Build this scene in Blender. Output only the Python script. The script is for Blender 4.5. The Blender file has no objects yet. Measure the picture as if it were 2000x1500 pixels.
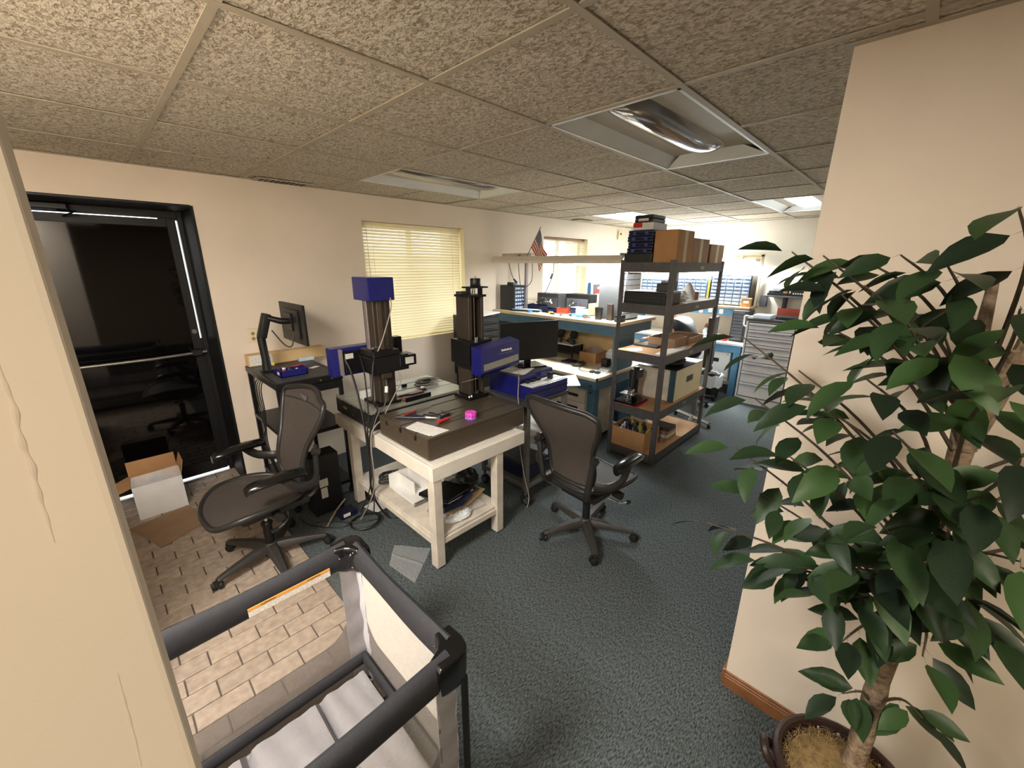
import bpy, bmesh, math, random
from mathutils import Vector, Matrix
random.seed(7)
S = bpy.context.scene
COL = S.collection
PI = math.pi
R = math.radians
H = 2.376            # ceiling height
G = 0.6096           # ceiling grid

# ------------------------------------------------------------------ camera
cd = bpy.data.cameras.new('camera'); cam = bpy.data.objects.new('camera', cd); COL.objects.link(cam)
cd.sensor_width = 36.0; cd.lens = 791.47 / 2000 * 36.0; cd.clip_start = 0.02
YAW, PIT, ROL = R(44.283), R(16.536), R(-0.341)
fw = Vector((math.cos(PIT) * math.cos(YAW), math.cos(PIT) * math.sin(YAW), -math.sin(PIT)))
rt = Vector((math.sin(YAW), -math.cos(YAW), 0)); dn = fw.cross(rt)
rt2 = rt * math.cos(ROL) + dn * math.sin(ROL); dn2 = dn * math.cos(ROL) - rt * math.sin(ROL)
up = -dn2
cam.matrix_world = Matrix(((rt2.x, up.x, -fw.x, -0.3458), (rt2.y, up.y, -fw.y, -1.3302), (rt2.z, up.z, -fw.z, 1.7883), (0, 0, 0, 1)))
S.camera = cam

# ------------------------------------------------------------------ world, exposure
W = bpy.data.worlds.new('world'); S.world = W; W.use_nodes = True
bg = W.node_tree.nodes['Background']; bg.inputs[0].default_value = (0.90, 0.96, 1.0, 1); bg.inputs[1].default_value = 4.0
S.view_settings.view_transform = 'Standard'; S.view_settings.look = 'None'
S.view_settings.exposure = 0.2; S.view_settings.gamma = 1.0; S.view_settings.use_curve_mapping = False

WARM = (1.0, 0.98, 0.94)
COOL = (0.95, 1.0, 1.0)
P_MAIN, P_BACK, P_BENCH, P_FAR = 118.0, 36.0, 42.0, 150.0
WARM2 = (1.0, 0.86, 0.66)

# ------------------------------------------------------------------ materials
def lin(c):
    return tuple((v / 255 / 12.92) if v / 255 <= 0.04045 else ((v / 255 + 0.055) / 1.055) ** 2.4 for v in c)
MATS = {}
def mat(name, rgb, rough=0.5, metal=0.0, var=0.08, scale=12.0, bump=0.0, bscale=None, spec=0.5, alpha=None, facing=None, trans=0.0, emit=None, coat=0.0):
    if name in MATS: return MATS[name]
    m = bpy.data.materials.new(name); m.use_nodes = True; MATS[name] = m
    nt = m.node_tree; N = nt.nodes; L = nt.links
    b = N['Principled BSDF']
    c = lin(rgb)
    b.inputs['Roughness'].default_value = rough; b.inputs['Metallic'].default_value = metal
    b.inputs['Specular IOR Level'].default_value = spec
    b.inputs['Coat Weight'].default_value = coat
    tc = N.new('ShaderNodeTexCoord')
    nz = N.new('ShaderNodeTexNoise'); nz.inputs['Scale'].default_value = scale; nz.inputs['Detail'].default_value = 4
    L.new(tc.outputs['Object'], nz.inputs['Vector'])
    r = N.new('ShaderNodeValToRGB')
    r.color_ramp.elements[0].position = 0.3; r.color_ramp.elements[1].position = 0.7
    r.color_ramp.elements[0].color = tuple(v * (1 - var) for v in c) + (1,)
    r.color_ramp.elements[1].color = tuple(min(1, v * (1 + var)) for v in c) + (1,)
    L.new(nz.outputs['Fac'], r.inputs['Fac']); L.new(r.outputs['Color'], b.inputs['Base Color'])
    if bump:
        n2 = N.new('ShaderNodeTexNoise'); n2.inputs['Scale'].default_value = bscale or scale * 6; n2.inputs['Detail'].default_value = 3
        L.new(tc.outputs['Object'], n2.inputs['Vector'])
        bp = N.new('ShaderNodeBump'); bp.inputs['Strength'].default_value = bump; bp.inputs['Distance'].default_value = 0.01
        L.new(n2.outputs['Fac'], bp.inputs['Height']); L.new(bp.outputs['Normal'], b.inputs['Normal'])
    if trans:
        b.inputs['Transmission Weight'].default_value = trans
    if alpha is not None:
        b.inputs['Alpha'].default_value = alpha
    if facing:
        lw = N.new('ShaderNodeLayerWeight'); lw.inputs['Blend'].default_value = 0.5
        pw = N.new('ShaderNodeMath'); pw.operation = 'POWER'; pw.inputs[1].default_value = facing[1]; mr = N.new('ShaderNodeMath'); mr.operation = 'MULTIPLY'; mr.inputs[1].default_value = facing[0]; mr.use_clamp = True
        L.new(lw.outputs['Facing'], pw.inputs[0]); L.new(pw.outputs[0], mr.inputs[0]); L.new(mr.outputs[0], b.inputs['Alpha'])
    if emit:
        b.inputs['Emission Color'].default_value = tuple(emit[0]) + (1,); b.inputs['Emission Strength'].default_value = emit[1]
    return m
def nodes(name):
    m = bpy.data.materials.new(name); m.use_nodes = True; MATS[name] = m
    return m, m.node_tree.nodes, m.node_tree.links, m.node_tree.nodes['Principled BSDF']

def carpet():
    m, N, L, b = nodes('carpet')
    tc = N.new('ShaderNodeTexCoord')
    a = N.new('ShaderNodeTexNoise'); a.inputs['Scale'].default_value = 140; a.inputs['Detail'].default_value = 3
    a2 = N.new('ShaderNodeTexNoise'); a2.inputs['Scale'].default_value = 3; a2.inputs['Detail'].default_value = 2
    mp = N.new('ShaderNodeMapping'); mp.inputs['Rotation'].default_value = (0, 0, R(52)); mp.inputs['Scale'].default_value = (0.45, 1.3, 1)
    L.new(tc.outputs['Object'], mp.inputs['Vector']); L.new(mp.outputs['Vector'], a.inputs['Vector']); L.new(tc.outputs['Object'], a2.inputs['Vector'])
    r = N.new('ShaderNodeValToRGB'); e = r.color_ramp.elements
    e[0].position = 0.32; e[0].color = lin((42, 48, 51)) + (1,); e[1].position = 0.72; e[1].color = lin((106, 112, 112)) + (1,)
    L.new(a.outputs['Fac'], r.inputs['Fac'])
    mx = N.new('ShaderNodeMix'); mx.data_type = 'RGBA'; mx.blend_type = 'MULTIPLY'; mx.inputs[0].default_value = 0.35
    L.new(r.outputs['Color'], mx.inputs[6]); L.new(a2.outputs['Color'], mx.inputs[7])
    L.new(r.outputs['Color'], b.inputs['Base Color'])
    b.inputs['Roughness'].default_value = 0.95; b.inputs['Specular IOR Level'].default_value = 0.1
    bp = N.new('ShaderNodeBump'); bp.inputs['Strength'].default_value = 0.6; bp.inputs['Distance'].default_value = 0.004
    L.new(a.outputs['Fac'], bp.inputs['Height']); L.new(bp.outputs['Normal'], b.inputs['Normal'])
    return m
def ceiling_tile_mat():
    m, N, L, b = nodes('ceiling_tile')
    g = N.new('ShaderNodeNewGeometry')
    mp = N.new('ShaderNodeMapping'); mp.inputs['Scale'].default_value = (1.25, 0.8, 1.0); mp.inputs['Rotation'].default_value = (0, 0, R(20))
    L.new(g.outputs['Position'], mp.inputs['Vector'])
    a = N.new('ShaderNodeTexNoise'); a.inputs['Scale'].default_value = 72; a.inputs['Detail'].default_value = 3.5; a.inputs['Distortion'].default_value = 0.9
    L.new(mp.outputs['Vector'], a.inputs['Vector'])
    r = N.new('ShaderNodeValToRGB'); e = r.color_ramp.elements
    e[0].position = 0.34; e[0].color = (0, 0, 0, 1); e[1].position = 0.60; e[1].color = (1, 1, 1, 1)
    L.new(a.outputs['Fac'], r.inputs['Fac'])
    c = N.new('ShaderNodeMix'); c.data_type = 'RGBA'
    c.inputs[6].default_value = lin((148, 136, 116)) + (1,); c.inputs[7].default_value = lin((214, 205, 188)) + (1,)
    L.new(r.outputs['Color'], c.inputs[0]); L.new(c.outputs[2], b.inputs['Base Color'])
    b.inputs['Roughness'].default_value = 0.95; b.inputs['Specular IOR Level'].default_value = 0.05
    bp = N.new('ShaderNodeBump'); bp.inputs['Strength'].default_value = 0.6; bp.inputs['Distance'].default_value = 0.004
    L.new(r.outputs['Color'], bp.inputs['Height']); L.new(bp.outputs['Normal'], b.inputs['Normal'])
    return m
def wall_mat(name, rgb):
    m, N, L, b = nodes(name)
    tc = N.new('ShaderNodeTexCoord')
    a = N.new('ShaderNodeTexNoise'); a.inputs['Scale'].default_value = 220; a.inputs['Detail'].default_value = 2
    L.new(tc.outputs['Object'], a.inputs['Vector'])
    s = N.new('ShaderNodeTexNoise'); s.inputs['Scale'].default_value = 2.2; s.inputs['Detail'].default_value = 5
    L.new(tc.outputs['Object'], s.inputs['Vector'])
    r = N.new('ShaderNodeValToRGB'); e = r.color_ramp.elements; c = lin(rgb)
    e[0].position = 0.3; e[0].color = tuple(v * 0.95 for v in c) + (1,); e[1].position = 0.7; e[1].color = tuple(min(1, v * 1.03) for v in c) + (1,)
    L.new(s.outputs['Fac'], r.inputs['Fac']); L.new(r.outputs['Color'], b.inputs['Base Color'])
    b.inputs['Roughness'].default_value = 0.75; b.inputs['Specular IOR Level'].default_value = 0.25
    bp = N.new('ShaderNodeBump'); bp.inputs['Strength'].default_value = 0.12; bp.inputs['Distance'].default_value = 0.002
    L.new(a.outputs['Fac'], bp.inputs['Height']); L.new(bp.outputs['Normal'], b.inputs['Normal'])
    return m
def brick_mat():
    m, N, L, b = nodes('paver')
    oi = N.new('ShaderNodeObjectInfo'); tc = N.new('ShaderNodeTexCoord'); g = N.new('ShaderNodeNewGeometry')
    a = N.new('ShaderNodeTexNoise'); a.inputs['Scale'].default_value = 28; a.inputs['Detail'].default_value = 4
    L.new(g.outputs['Position'], a.inputs['Vector'])
    r = N.new('ShaderNodeValToRGB'); e = r.color_ramp.elements
    e[0].position = 0.3; e[0].color = lin((150, 132, 116)) + (1,); e[1].position = 0.75; e[1].color = lin((182, 164, 146)) + (1,)
    L.new(a.outputs['Fac'], r.inputs['Fac'])
    hs = N.new('ShaderNodeHueSaturation'); mr = N.new('ShaderNodeMapRange'); mr.inputs['To Min'].default_value = 0.88; mr.inputs['To Max'].default_value = 1.06
    L.new(oi.outputs['Random'], mr.inputs['Value']); L.new(mr.outputs['Result'], hs.inputs['Value']); L.new(r.outputs['Color'], hs.inputs['Color'])
    L.new(hs.outputs['Color'], b.inputs['Base Color'])
    b.inputs['Roughness'].default_value = 0.55
    return m
def glass_mat(name, tint=(1, 1, 1), alpha=0.08, rough=0.02):
    m, N, L, b = nodes(name)
    b.inputs['Base Color'].default_value = tint + (1,); b.inputs['Roughness'].default_value = rough; b.inputs['Alpha'].default_value = alpha
    n = N.new('ShaderNodeTexNoise'); n.inputs['Scale'].default_value = 6
    mr = N.new('ShaderNodeMapRange'); mr.inputs['To Min'].default_value = rough; mr.inputs['To Max'].default_value = rough + 0.05
    L.new(n.outputs['Fac'], mr.inputs['Value']); L.new(mr.outputs['Result'], b.inputs['Roughness'])
    return m
def slat_mat(name, rgb, tr):
    m, N, L, b = nodes(name)
    c = lin(rgb) + (1,)
    b.inputs['Base Color'].default_value = c; b.inputs['Roughness'].default_value = 0.5
    t = N.new('ShaderNodeBsdfTranslucent'); t.inputs['Color'].default_value = c
    n = N.new('ShaderNodeTexNoise'); n.inputs['Scale'].default_value = 4
    mr = N.new('ShaderNodeMapRange'); mr.inputs['To Min'].default_value = tr * 0.9; mr.inputs['To Max'].default_value = tr * 1.1
    L.new(n.outputs['Fac'], mr.inputs['Value'])
    mx = N.new('ShaderNodeMixShader'); L.new(mr.outputs['Result'], mx.inputs[0])
    L.new(b.outputs[0], mx.inputs[1]); L.new(t.outputs[0], mx.inputs[2]); L.new(mx.outputs[0], N['Material Output'].inputs[0])
    return m
def leaf_mat(name, dark, light):
    m, N, L, b = nodes(name)
    oi = N.new('ShaderNodeObjectInfo'); tc = N.new('ShaderNodeTexCoord')
    w = N.new('ShaderNodeTexNoise'); w.inputs['Scale'].default_value = 30
    L.new(tc.outputs['Object'], w.inputs['Vector'])
    r = N.new('ShaderNodeValToRGB'); e = r.color_ramp.elements
    e[0].position = 0; e[0].color = lin(dark) + (1,); e[1].position = 1; e[1].color = lin(light) + (1,)
    ad = N.new('ShaderNodeMath'); ad.operation = 'MULTIPLY_ADD'; ad.inputs[1].default_value = 0.35
    L.new(w.outputs['Fac'], ad.inputs[0]); L.new(oi.outputs['Random'], ad.inputs[2])
    sb = N.new('ShaderNodeMath'); sb.operation = 'SUBTRACT'; sb.inputs[1].default_value = 0.17
    L.new(ad.outputs[0], sb.inputs[0]); L.new(sb.outputs[0], r.inputs['Fac'])
    L.new(r.outputs['Color'], b.inputs['Base Color']); b.inputs['Roughness'].default_value = 0.45; b.inputs['Specular IOR Level'].default_value = 0.35
    return m
def flag_mat():
    m, N, L, b = nodes('flag_cloth')
    uv = N.new('ShaderNodeUVMap'); sp = N.new('ShaderNodeSeparateXYZ'); L.new(uv.outputs[0], sp.inputs[0])
    def mth(op, a, bb):
        n = N.new('ShaderNodeMath'); n.operation = op
        for i, v in enumerate((a, bb)):
            if isinstance(v, (int, float)): n.inputs[i].default_value = v
            elif v is not None: L.new(v, n.inputs[i])
        return n.outputs[0]
    st = mth('MODULO', mth('MULTIPLY', sp.outputs[1], 6.5), 1.0)
    st = mth('LESS_THAN', st, 0.5)
    red = N.new('ShaderNodeMix'); red.data_type = 'RGBA'; red.inputs[6].default_value = lin((232, 225, 215)) + (1,); red.inputs[7].default_value = lin((188, 50, 42)) + (1,)
    L.new(st, red.inputs[0])
    can = mth('MULTIPLY', mth('LESS_THAN', sp.outputs[0], 0.42), mth('GREATER_THAN', sp.outputs[1], 0.4615))
    fx = mth('SUBTRACT', mth('MODULO', mth('MULTIPLY', sp.outputs[0], 14.0), 1.0), 0.5)
    fy = mth('SUBTRACT', mth('MODULO', mth('MULTIPLY', sp.outputs[1], 13.0), 1.0), 0.5)
    star = mth('LESS_THAN', mth('ADD', mth('MULTIPLY', fx, fx), mth('MULTIPLY', fy, fy)), 0.07)
    bl = N.new('ShaderNodeMix'); bl.data_type = 'RGBA'; bl.inputs[6].default_value = lin((52, 60, 105)) + (1,); bl.inputs[7].default_value = lin((225, 225, 230)) + (1,)
    L.new(star, bl.inputs[0])
    fin = N.new('ShaderNodeMix'); fin.data_type = 'RGBA'; L.new(can, fin.inputs[0]); L.new(red.outputs[2], fin.inputs[6]); L.new(bl.outputs[2], fin.inputs[7])
    L.new(fin.outputs[2], b.inputs['Base Color']); b.inputs['Roughness'].default_value = 0.8
    return m
def lines_mat(name, base, ink, n, axis=1, duty=0.45, rough=0.7):
    """paper with printed text lines (flat print): broken stripes"""
    m, N, L, b = nodes(name)
    tc = N.new('ShaderNodeTexCoord'); sp = N.new('ShaderNodeSeparateXYZ'); L.new(tc.outputs['Generated'], sp.inputs[0])
    mu = N.new('ShaderNodeMath'); mu.operation = 'MULTIPLY'; mu.inputs[1].default_value = n; L.new(sp.outputs[axis], mu.inputs[0])
    fr = N.new('ShaderNodeMath'); fr.operation = 'FRACT'; L.new(mu.outputs[0], fr.inputs[0])
    lt = N.new('ShaderNodeMath'); lt.operation = 'LESS_THAN'; lt.inputs[1].default_value = duty; L.new(fr.outputs[0], lt.inputs[0])
    nz = N.new('ShaderNodeTexNoise'); nz.inputs['Scale'].default_value = 24; L.new(tc.outputs['Generated'], nz.inputs['Vector'])
    gt = N.new('ShaderNodeMath'); gt.operation = 'GREATER_THAN'; gt.inputs[1].default_value = 0.48; L.new(nz.outputs['Fac'], gt.inputs[0])
    pr = N.new('ShaderNodeMath'); pr.operation = 'MULTIPLY'; L.new(lt.outputs[0], pr.inputs[0]); L.new(gt.outputs[0], pr.inputs[1])
    mx = N.new('ShaderNodeMix'); mx.data_type = 'RGBA'; mx.inputs[6].default_value = lin(base) + (1,); mx.inputs[7].default_value = lin(ink) + (1,)
    L.new(pr.outputs[0], mx.inputs[0]); L.new(mx.outputs[2], b.inputs['Base Color']); b.inputs['Roughness'].default_value = rough
    return m

M_CARPET = carpet(); M_TILE = ceiling_tile_mat(); M_BRICK = brick_mat()
M_WALL = wall_mat('wall_paint', (227, 213, 195)); M_WALL2 = wall_mat('wall_paint_end', (238, 231, 217))
M_TEE = mat('tee_metal', (172, 162, 142), 0.6, 0, 0.04, 8)
M_GROUT = mat('grout', (96, 84, 74), 0.9, 0, 0.15, 30)
M_BASEB = mat('oak_trim', (132, 86, 52), 0.4, 0, 0.25, 14, 0.1)
M_BLACKALU = mat('black_aluminium', (13, 13, 14), 0.5, 0.1, 0.1, 8)
M_BLACK = mat('black_plastic', (22, 22, 23), 0.45, 0, 0.12, 15)
M_BLACKG = mat('black_gloss', (14, 14, 15), 0.18, 0, 0.1, 10)
M_BLACKM = mat('black_metal', (20, 20, 21), 0.4, 0.2, 0.15, 10)
M_DARKGREY = mat('dark_grey', (62, 62, 62), 0.5, 0, 0.1, 10)
M_GREYM = mat('grey_shelf_metal', (86, 84, 84), 0.45, 0.35, 0.12, 18)
M_STEEL = mat('steel', (150, 145, 138), 0.35, 0.8, 0.1, 20)
M_CHROME = mat('chrome', (210, 210, 210), 0.15, 1.0, 0.03, 20)
M_DOORGLASS = mat('tinted_glass', (7, 6, 6), 0.04, 0, 0.05, 4, spec=0.5)
M_PANE = glass_mat('window_pane')
M_BLIND1 = slat_mat('blind_cream', (240, 230, 198), 0.2); M_BLIND2 = slat_mat('blind_white', (244, 246, 248), 0.35)
M_CREAMTRIM = mat('cream_trim', (240, 228, 185), 0.5, 0, 0.04, 10)
M_BLUE = mat('machine_blue', (24, 27, 104), 0.32, 0, 0.06, 10, coat=0.2)
M_BENCHBLUE = mat('bench_blue', (70, 104, 126), 0.42, 0.1, 0.08, 10)
M_BENCHBLUE2 = mat('bench_light_blue', (96, 150, 186), 0.42, 0.1, 0.06, 10)
M_BENCHTOP = mat('bench_top', (205, 190, 162), 0.5, 0, 0.1, 9, 0.03)
M_WHITEWOOD = mat('white_paint_wood', (230, 223, 210), 0.5, 0, 0.06, 8, 0.04)
M_DIRTYWHITE = mat('worn_white', (204, 195, 181), 0.55, 0, 0.14, 12, 0.05)
M_GRANITE = mat('brown_granite', (74, 64, 52), 0.42, 0, 0.12, 90)
M_GRANITE2 = mat('black_granite', (34, 33, 33), 0.4, 0, 0.12, 60)
M_GREYPLATE = mat('grey_ground_plate', (150, 150, 138), 0.35, 0.3, 0.08, 40)
M_COLUMN = mat('machine_column', (64, 56, 48), 0.4, 0.25, 0.14, 40)
M_COLDARK = mat('machine_column_dark', (52, 40, 32), 0.5, 0.1, 0.14, 40)
M_COLLITE = mat('machine_rail', (150, 140, 138), 0.35, 0.4, 0.08, 30)
M_CARDB = mat('cardboard', (172, 128, 84), 0.8, 0, 0.1, 10, 0.05)
M_CARDB2 = mat('cardboard_dull', (150, 120, 92), 0.8, 0, 0.1, 10, 0.05)
M_TAPE = mat('packing_tape', (196, 178, 150), 0.35, 0, 0.06, 20)
M_WHITE = mat('white_plastic', (232, 230, 225), 0.4, 0, 0.04, 10)
M_PAPER = mat('paper', (238, 234, 228), 0.75, 0, 0.03, 10)
M_PRINT = lines_mat('printed_paper', (238, 234, 228), (196, 194, 196), 12, 1, 0.3)
M_LABEL = lines_mat('printed_label', (236, 232, 224), (120, 116, 114), 7, 2, 0.45)
M_HOOD = mat('lamp_hood', (212, 204, 190), 0.5, 0, 0.03, 6)
M_IVORY = mat('ivory_plastic', (222, 208, 172), 0.45, 0, 0.03, 10)
M_PLAYBLACK = mat('playpen_black_fabric', (34, 34, 38), 0.75, 0, 0.12, 40, 0.15, 300)
M_PLAYGREY = mat('playpen_grey_fabric', (150, 146, 148), 0.75, 0, 0.06, 30, 0.12, 200)
M_PLAYLIGHT = mat('playpen_light_fabric', (192, 190, 194), 0.7, 0, 0.05, 30, 0.1, 200)
M_MATTRESS = mat('playpen_mattress', (132, 128, 129), 0.8, 0, 0.05, 14, 0.25, 26)
M_NET = mat('playpen_net', (205, 198, 188), 0.8, 0, 0.06, 60, facing=(2.2, 2.6))
M_BAND = mat('playpen_band', (132, 126, 122), 0.8, 0, 0.08, 60, alpha=0.78)
M_CHMESH = mat('chair_mesh', (70, 63, 58), 0.6, 0, 0.1, 60, 0.2, 500, alpha=0.93)
M_CHFRAME = mat('chair_frame', (40, 38, 36), 0.42, 0.1, 0.1, 20)
M_CHBASE = mat('chair_base', (52, 49, 46), 0.5, 0.0, 0.1, 20)
M_RUBBER = mat('rubber', (20, 20, 20), 0.6, 0, 0.1, 20)
M_TRUNK = mat('ficus_bark', (150, 130, 108), 0.8, 0, 0.45, 55, 0.6, 70)
M_TWIG = mat('ficus_twig', (86, 74, 58), 0.8, 0, 0.2, 40)
M_LEAF = leaf_mat('ficus_leaf', (24, 37, 27), (56, 84, 44))
M_POT = mat('dark_wood_pot', (52, 36, 32), 0.35, 0, 0.2, 14, 0.05)
M_MOSS = mat('dry_moss', (140, 116, 76), 0.95, 0, 0.3, 60)
M_PINK = mat('pink_plastic', (232, 72, 190), 0.45, 0, 0.05, 20)
M_PURPLE = mat('purple_plastic', (160, 110, 210), 0.45, 0, 0.05, 20)
M_RED = mat('red_plastic', (190, 40, 34), 0.35, 0, 0.06, 20)
M_ORANGE = mat('orange_plastic', (150, 52, 30), 0.45, 0, 0.06, 20)
M_BLUEPL = mat('blue_plastic', (40, 70, 150), 0.4, 0, 0.06, 20)
M_BLUELT = mat('light_blue_plastic', (60, 130, 200), 0.4, 0, 0.06, 20)
M_NAVY = mat('navy_plastic', (19, 22, 52), 0.4, 0, 0.08, 20)
M_TOOLGREY = mat('tool_chest_grey', (222, 220, 220), 0.4, 0.0, 0.05, 10)
M_TOOLGREYD = mat('tool_chest_handle', (166, 164, 172), 0.35, 0.0, 0.05, 10)
M_CLEAR = mat('clear_plastic', (215, 228, 240), 0.25, 0, 0.04, 20, alpha=0.85)
M_BAG = mat('clear_bag', (225, 225, 225), 0.25, 0, 0.05, 30, 0.4, 20, alpha=0.25)
M_WHITEBAG = mat('white_bag', (235, 238, 242), 0.35, 0, 0.05, 20, 0.6, 18)
M_ORG = mat('organizer_drawer', (138, 158, 192), 0.3, 0, 0.08, 20)
M_GREYBIN = mat('grey_drawers', (40, 37, 34), 0.5, 0, 0.1, 20)
M_PCGREY = mat('equipment_grey', (88, 88, 94), 0.45, 0.1, 0.1, 20)
M_OLIVE = mat('olive_board', (150, 140, 60), 0.6, 0, 0.1, 20)
M_PLY = mat('plywood', (206, 176, 128), 0.6, 0, 0.1, 8)
M_YELLOW = mat('yellow_tape', (220, 195, 90), 0.5, 0, 0.05, 20)
M_WOODCASE = mat('brown_case', (110, 66, 48), 0.5, 0, 0.15, 20)
M_CABLE = mat('cable_black', (26, 25, 25), 0.5, 0, 0.1, 20)
M_CABLEG = mat('cable_grey', (150, 140, 128), 0.5, 0, 0.1, 20)
M_TROFFER = mat('troffer_white', (222, 224, 220), 0.4, 0, 0.02, 6)
M_LENS = mat('troffer_lens', (128, 122, 116), 0.12, 0.3, 0.1, 6, coat=0.6)
M_TUBE = mat('lit_tube', (255, 255, 255), 0.4, 0, 0.0, 5, emit=((0.95, 1.0, 1.0), 9.0))
M_TUBEW = mat('lit_lens_warm', (255, 250, 240), 0.4, 0, 0.0, 5, emit=(WARM, 3.0))
M_TUBEF = mat('lit_tube_bright', (255, 255, 255), 0.4, 0, 0.0, 5, emit=((0.95, 1.0, 1.0), 60.0))
M_TUBEC = mat('lit_lens_cool', (255, 255, 255), 0.4, 0, 0.0, 5, emit=((0.93, 1.0, 1.0), 13.0))
M_SKIN = mat('skin', (206, 150, 122), 0.55, 0, 0.06, 20)
M_JEANS = mat('jeans', (120, 138, 164), 0.8, 0, 0.12, 60)
M_SHIRT = mat('black_shirt', (44, 44, 48), 0.6, 0, 0.15, 20)
M_HAIR = mat('dark_hair', (50, 40, 34), 0.7, 0, 0.2, 60)
M_WARN = mat('warning_orange', (226, 150, 62), 0.6, 0, 0.04, 20)
M_REDLED = mat('red_display', (120, 20, 24), 0.3, 0, 0.05, 20, emit=((0.6, 0.02, 0.02), 0.25))
M_CONCRETE = mat('outside_ground', (190, 186, 178), 0.9, 0, 0.1, 4)

# ------------------------------------------------------------------ mesh builder
class MB:
    def __init__(s): s.v = []; s.f = []; s.uv = None
    def add(s, vs, fs):
        o = len(s.v); s.v += [tuple(v) for v in vs]; s.f += [tuple(i + o for i in f) for f in fs]; return s
    def box(s, lo, hi):
        x0, y0, z0 = lo; x1, y1, z1 = hi
        return s.add([(x0, y0, z0), (x1, y0, z0), (x1, y1, z0), (x0, y1, z0), (x0, y0, z1), (x1, y0, z1), (x1, y1, z1), (x0, y1, z1)],
                     [(0, 3, 2, 1), (4, 5, 6, 7), (0, 1, 5, 4), (1, 2, 6, 5), (2, 3, 7, 6), (3, 0, 4, 7)])
    def obox(s, c, size, m):
        """box of given size about c, rotated by 3x3 matrix m"""
        hx, hy, hz = (v / 2 for v in size); c = Vector(c)
        vs = [c + m @ Vector((sx * hx, sy * hy, sz * hz)) for sz in (-1, 1) for sx, sy in ((-1, -1), (1, -1), (1, 1), (-1, 1))]
        return s.add(vs, [(0, 3, 2, 1), (4, 5, 6, 7), (0, 1, 5, 4), (1, 2, 6, 5), (2, 3, 7, 6), (3, 0, 4, 7)])
    def ring_strip(s, rings, closed_ring=True, caps=True, loop=False):
        n = len(rings[0]); o = len(s.v)
        for r in rings: s.v += [tuple(p) for p in r]
        m = len(rings)
        for i in range(m if loop else m - 1):
            a = o + i * n; b = o + ((i + 1) % m) * n
            for k in range(n if closed_ring else n - 1):
                k2 = (k + 1) % n
                s.f.append((a + k, a + k2, b + k2, b + k))
        if caps and closed_ring and not loop:
            s.f.append(tuple(o + k for k in reversed(range(n)))); s.f.append(tuple(o + (m - 1) * n + k for k in range(n)))
        return s
    def tube(s, pts, r, n=8, closed=False, flat=None, caps=True):
        """tube along a polyline; r number or list; flat=(w,h) scales section"""
        pts = [Vector(p) for p in pts]; m = len(pts); rings = []; prev = None
        for i, p in enumerate(pts):
            if closed: t = pts[(i + 1) % m] - pts[i - 1]
            else: t = (pts[min(i + 1, m - 1)] - pts[max(i - 1, 0)])
            t.normalize()
            if prev is None:
                ref = Vector((0, 0, 1)) if abs(t.z) < 0.9 else Vector((1, 0, 0))
                u = t.cross(ref).normalized()
            else:
                u = (prev - t * prev.dot(t)).normalized()
            prev = u; w = t.cross(u)
            rr = r[i] if isinstance(r, (list, tuple)) else r
            fu, fv = flat or (1, 1)
            rings.append([p + (u * math.cos(2 * PI * k / n) * fu + w * math.sin(2 * PI * k / n) * fv) * rr for k in range(n)])
        return s.ring_strip(rings, True, caps and not closed, closed)
    def cyl(s, p0, p1, r0, r1=None, n=14):
        return s.tube([p0, p1], [r0, r0 if r1 is None else r1], n)
    def lathe(s, prof, c=(0, 0, 0), n=20, caps=True):
        rings = [[(c[0] + r * math.cos(2 * PI * k / n), c[1] + r * math.sin(2 * PI * k / n), c[2] + z) for k in range(n)] for r, z in prof]
        return s.ring_strip(rings, True, caps)
    def prism(s, poly, f0, f1):
        """poly of 2d points, f0/f1 map (a,b)->xyz for both ends"""
        return s.ring_strip([[f0(a, b) for a, b in poly], [f1(a, b) for a, b in poly]])
    def grid(s, fn, nu, nv, uv=False):
        o = len(s.v)
        for i in range(nu + 1):
            for j in range(nv + 1): s.v.append(tuple(fn(i / nu, j / nv)))
        for i in range(nu):
            for j in range(nv):
                a = o + i * (nv + 1) + j; s.f.append((a, a + nv + 1, a + nv + 2, a + 1))
        if uv: s.uv = [(i / nu, j / nv) for i in range(nu + 1) for j in range(nv + 1)]
        return s
    def mesh(s, name, material, off=(0, 0, 0), bevel=0.0, seg=1, smooth=False, thick=0.0):
        me = bpy.data.meshes.new(name)
        me.from_pydata([(x - off[0], y - off[1], z - off[2]) for x, y, z in s.v], [], s.f)
        if s.uv:
            l = me.uv_layers.new(name='UVMap')
            for lp in me.loops: l.data[lp.index].uv = s.uv[lp.vertex_index]
        if bevel or thick or True:
            bm = bmesh.new(); bm.from_mesh(me)
            bmesh.ops.recalc_face_normals(bm, faces=bm.faces)
            if thick: bmesh.ops.solidify(bm, geom=bm.faces[:], thickness=thick)
            if bevel: bmesh.ops.bevel(bm, geom=bm.edges[:], offset=bevel, segments=seg, profile=0.6, affect='EDGES', clamp_overlap=True)
            bm.to_mesh(me); bm.free()
        if smooth:
            for p in me.polygons: p.use_smooth = True
            me.set_sharp_from_angle(angle=R(42))
        me.materials.append(material)
        return me
    def build(s, name, material, parent=None, bevel=0.0, seg=1, smooth=False, thick=0.0, origin=None, local=False):
        """world coordinates unless local; origin moves the object's own origin"""
        off = (0, 0, 0)
        if parent is not None and not local: off = world_loc(parent)
        if origin is not None: off = origin
        o = bpy.data.objects.new(name, s.mesh(name, material, off, bevel, seg, smooth, thick)); COL.objects.link(o)
        if parent is not None: o.parent = parent
        if origin is not None:
            o.location = origin if parent is None else Vector(origin) - world_loc(parent)
        return o
def world_loc(o):
    v = Vector(o.location); p = o.parent
    while p is not None: v = v + Vector(p.location); p = p.parent
    return v
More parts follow.
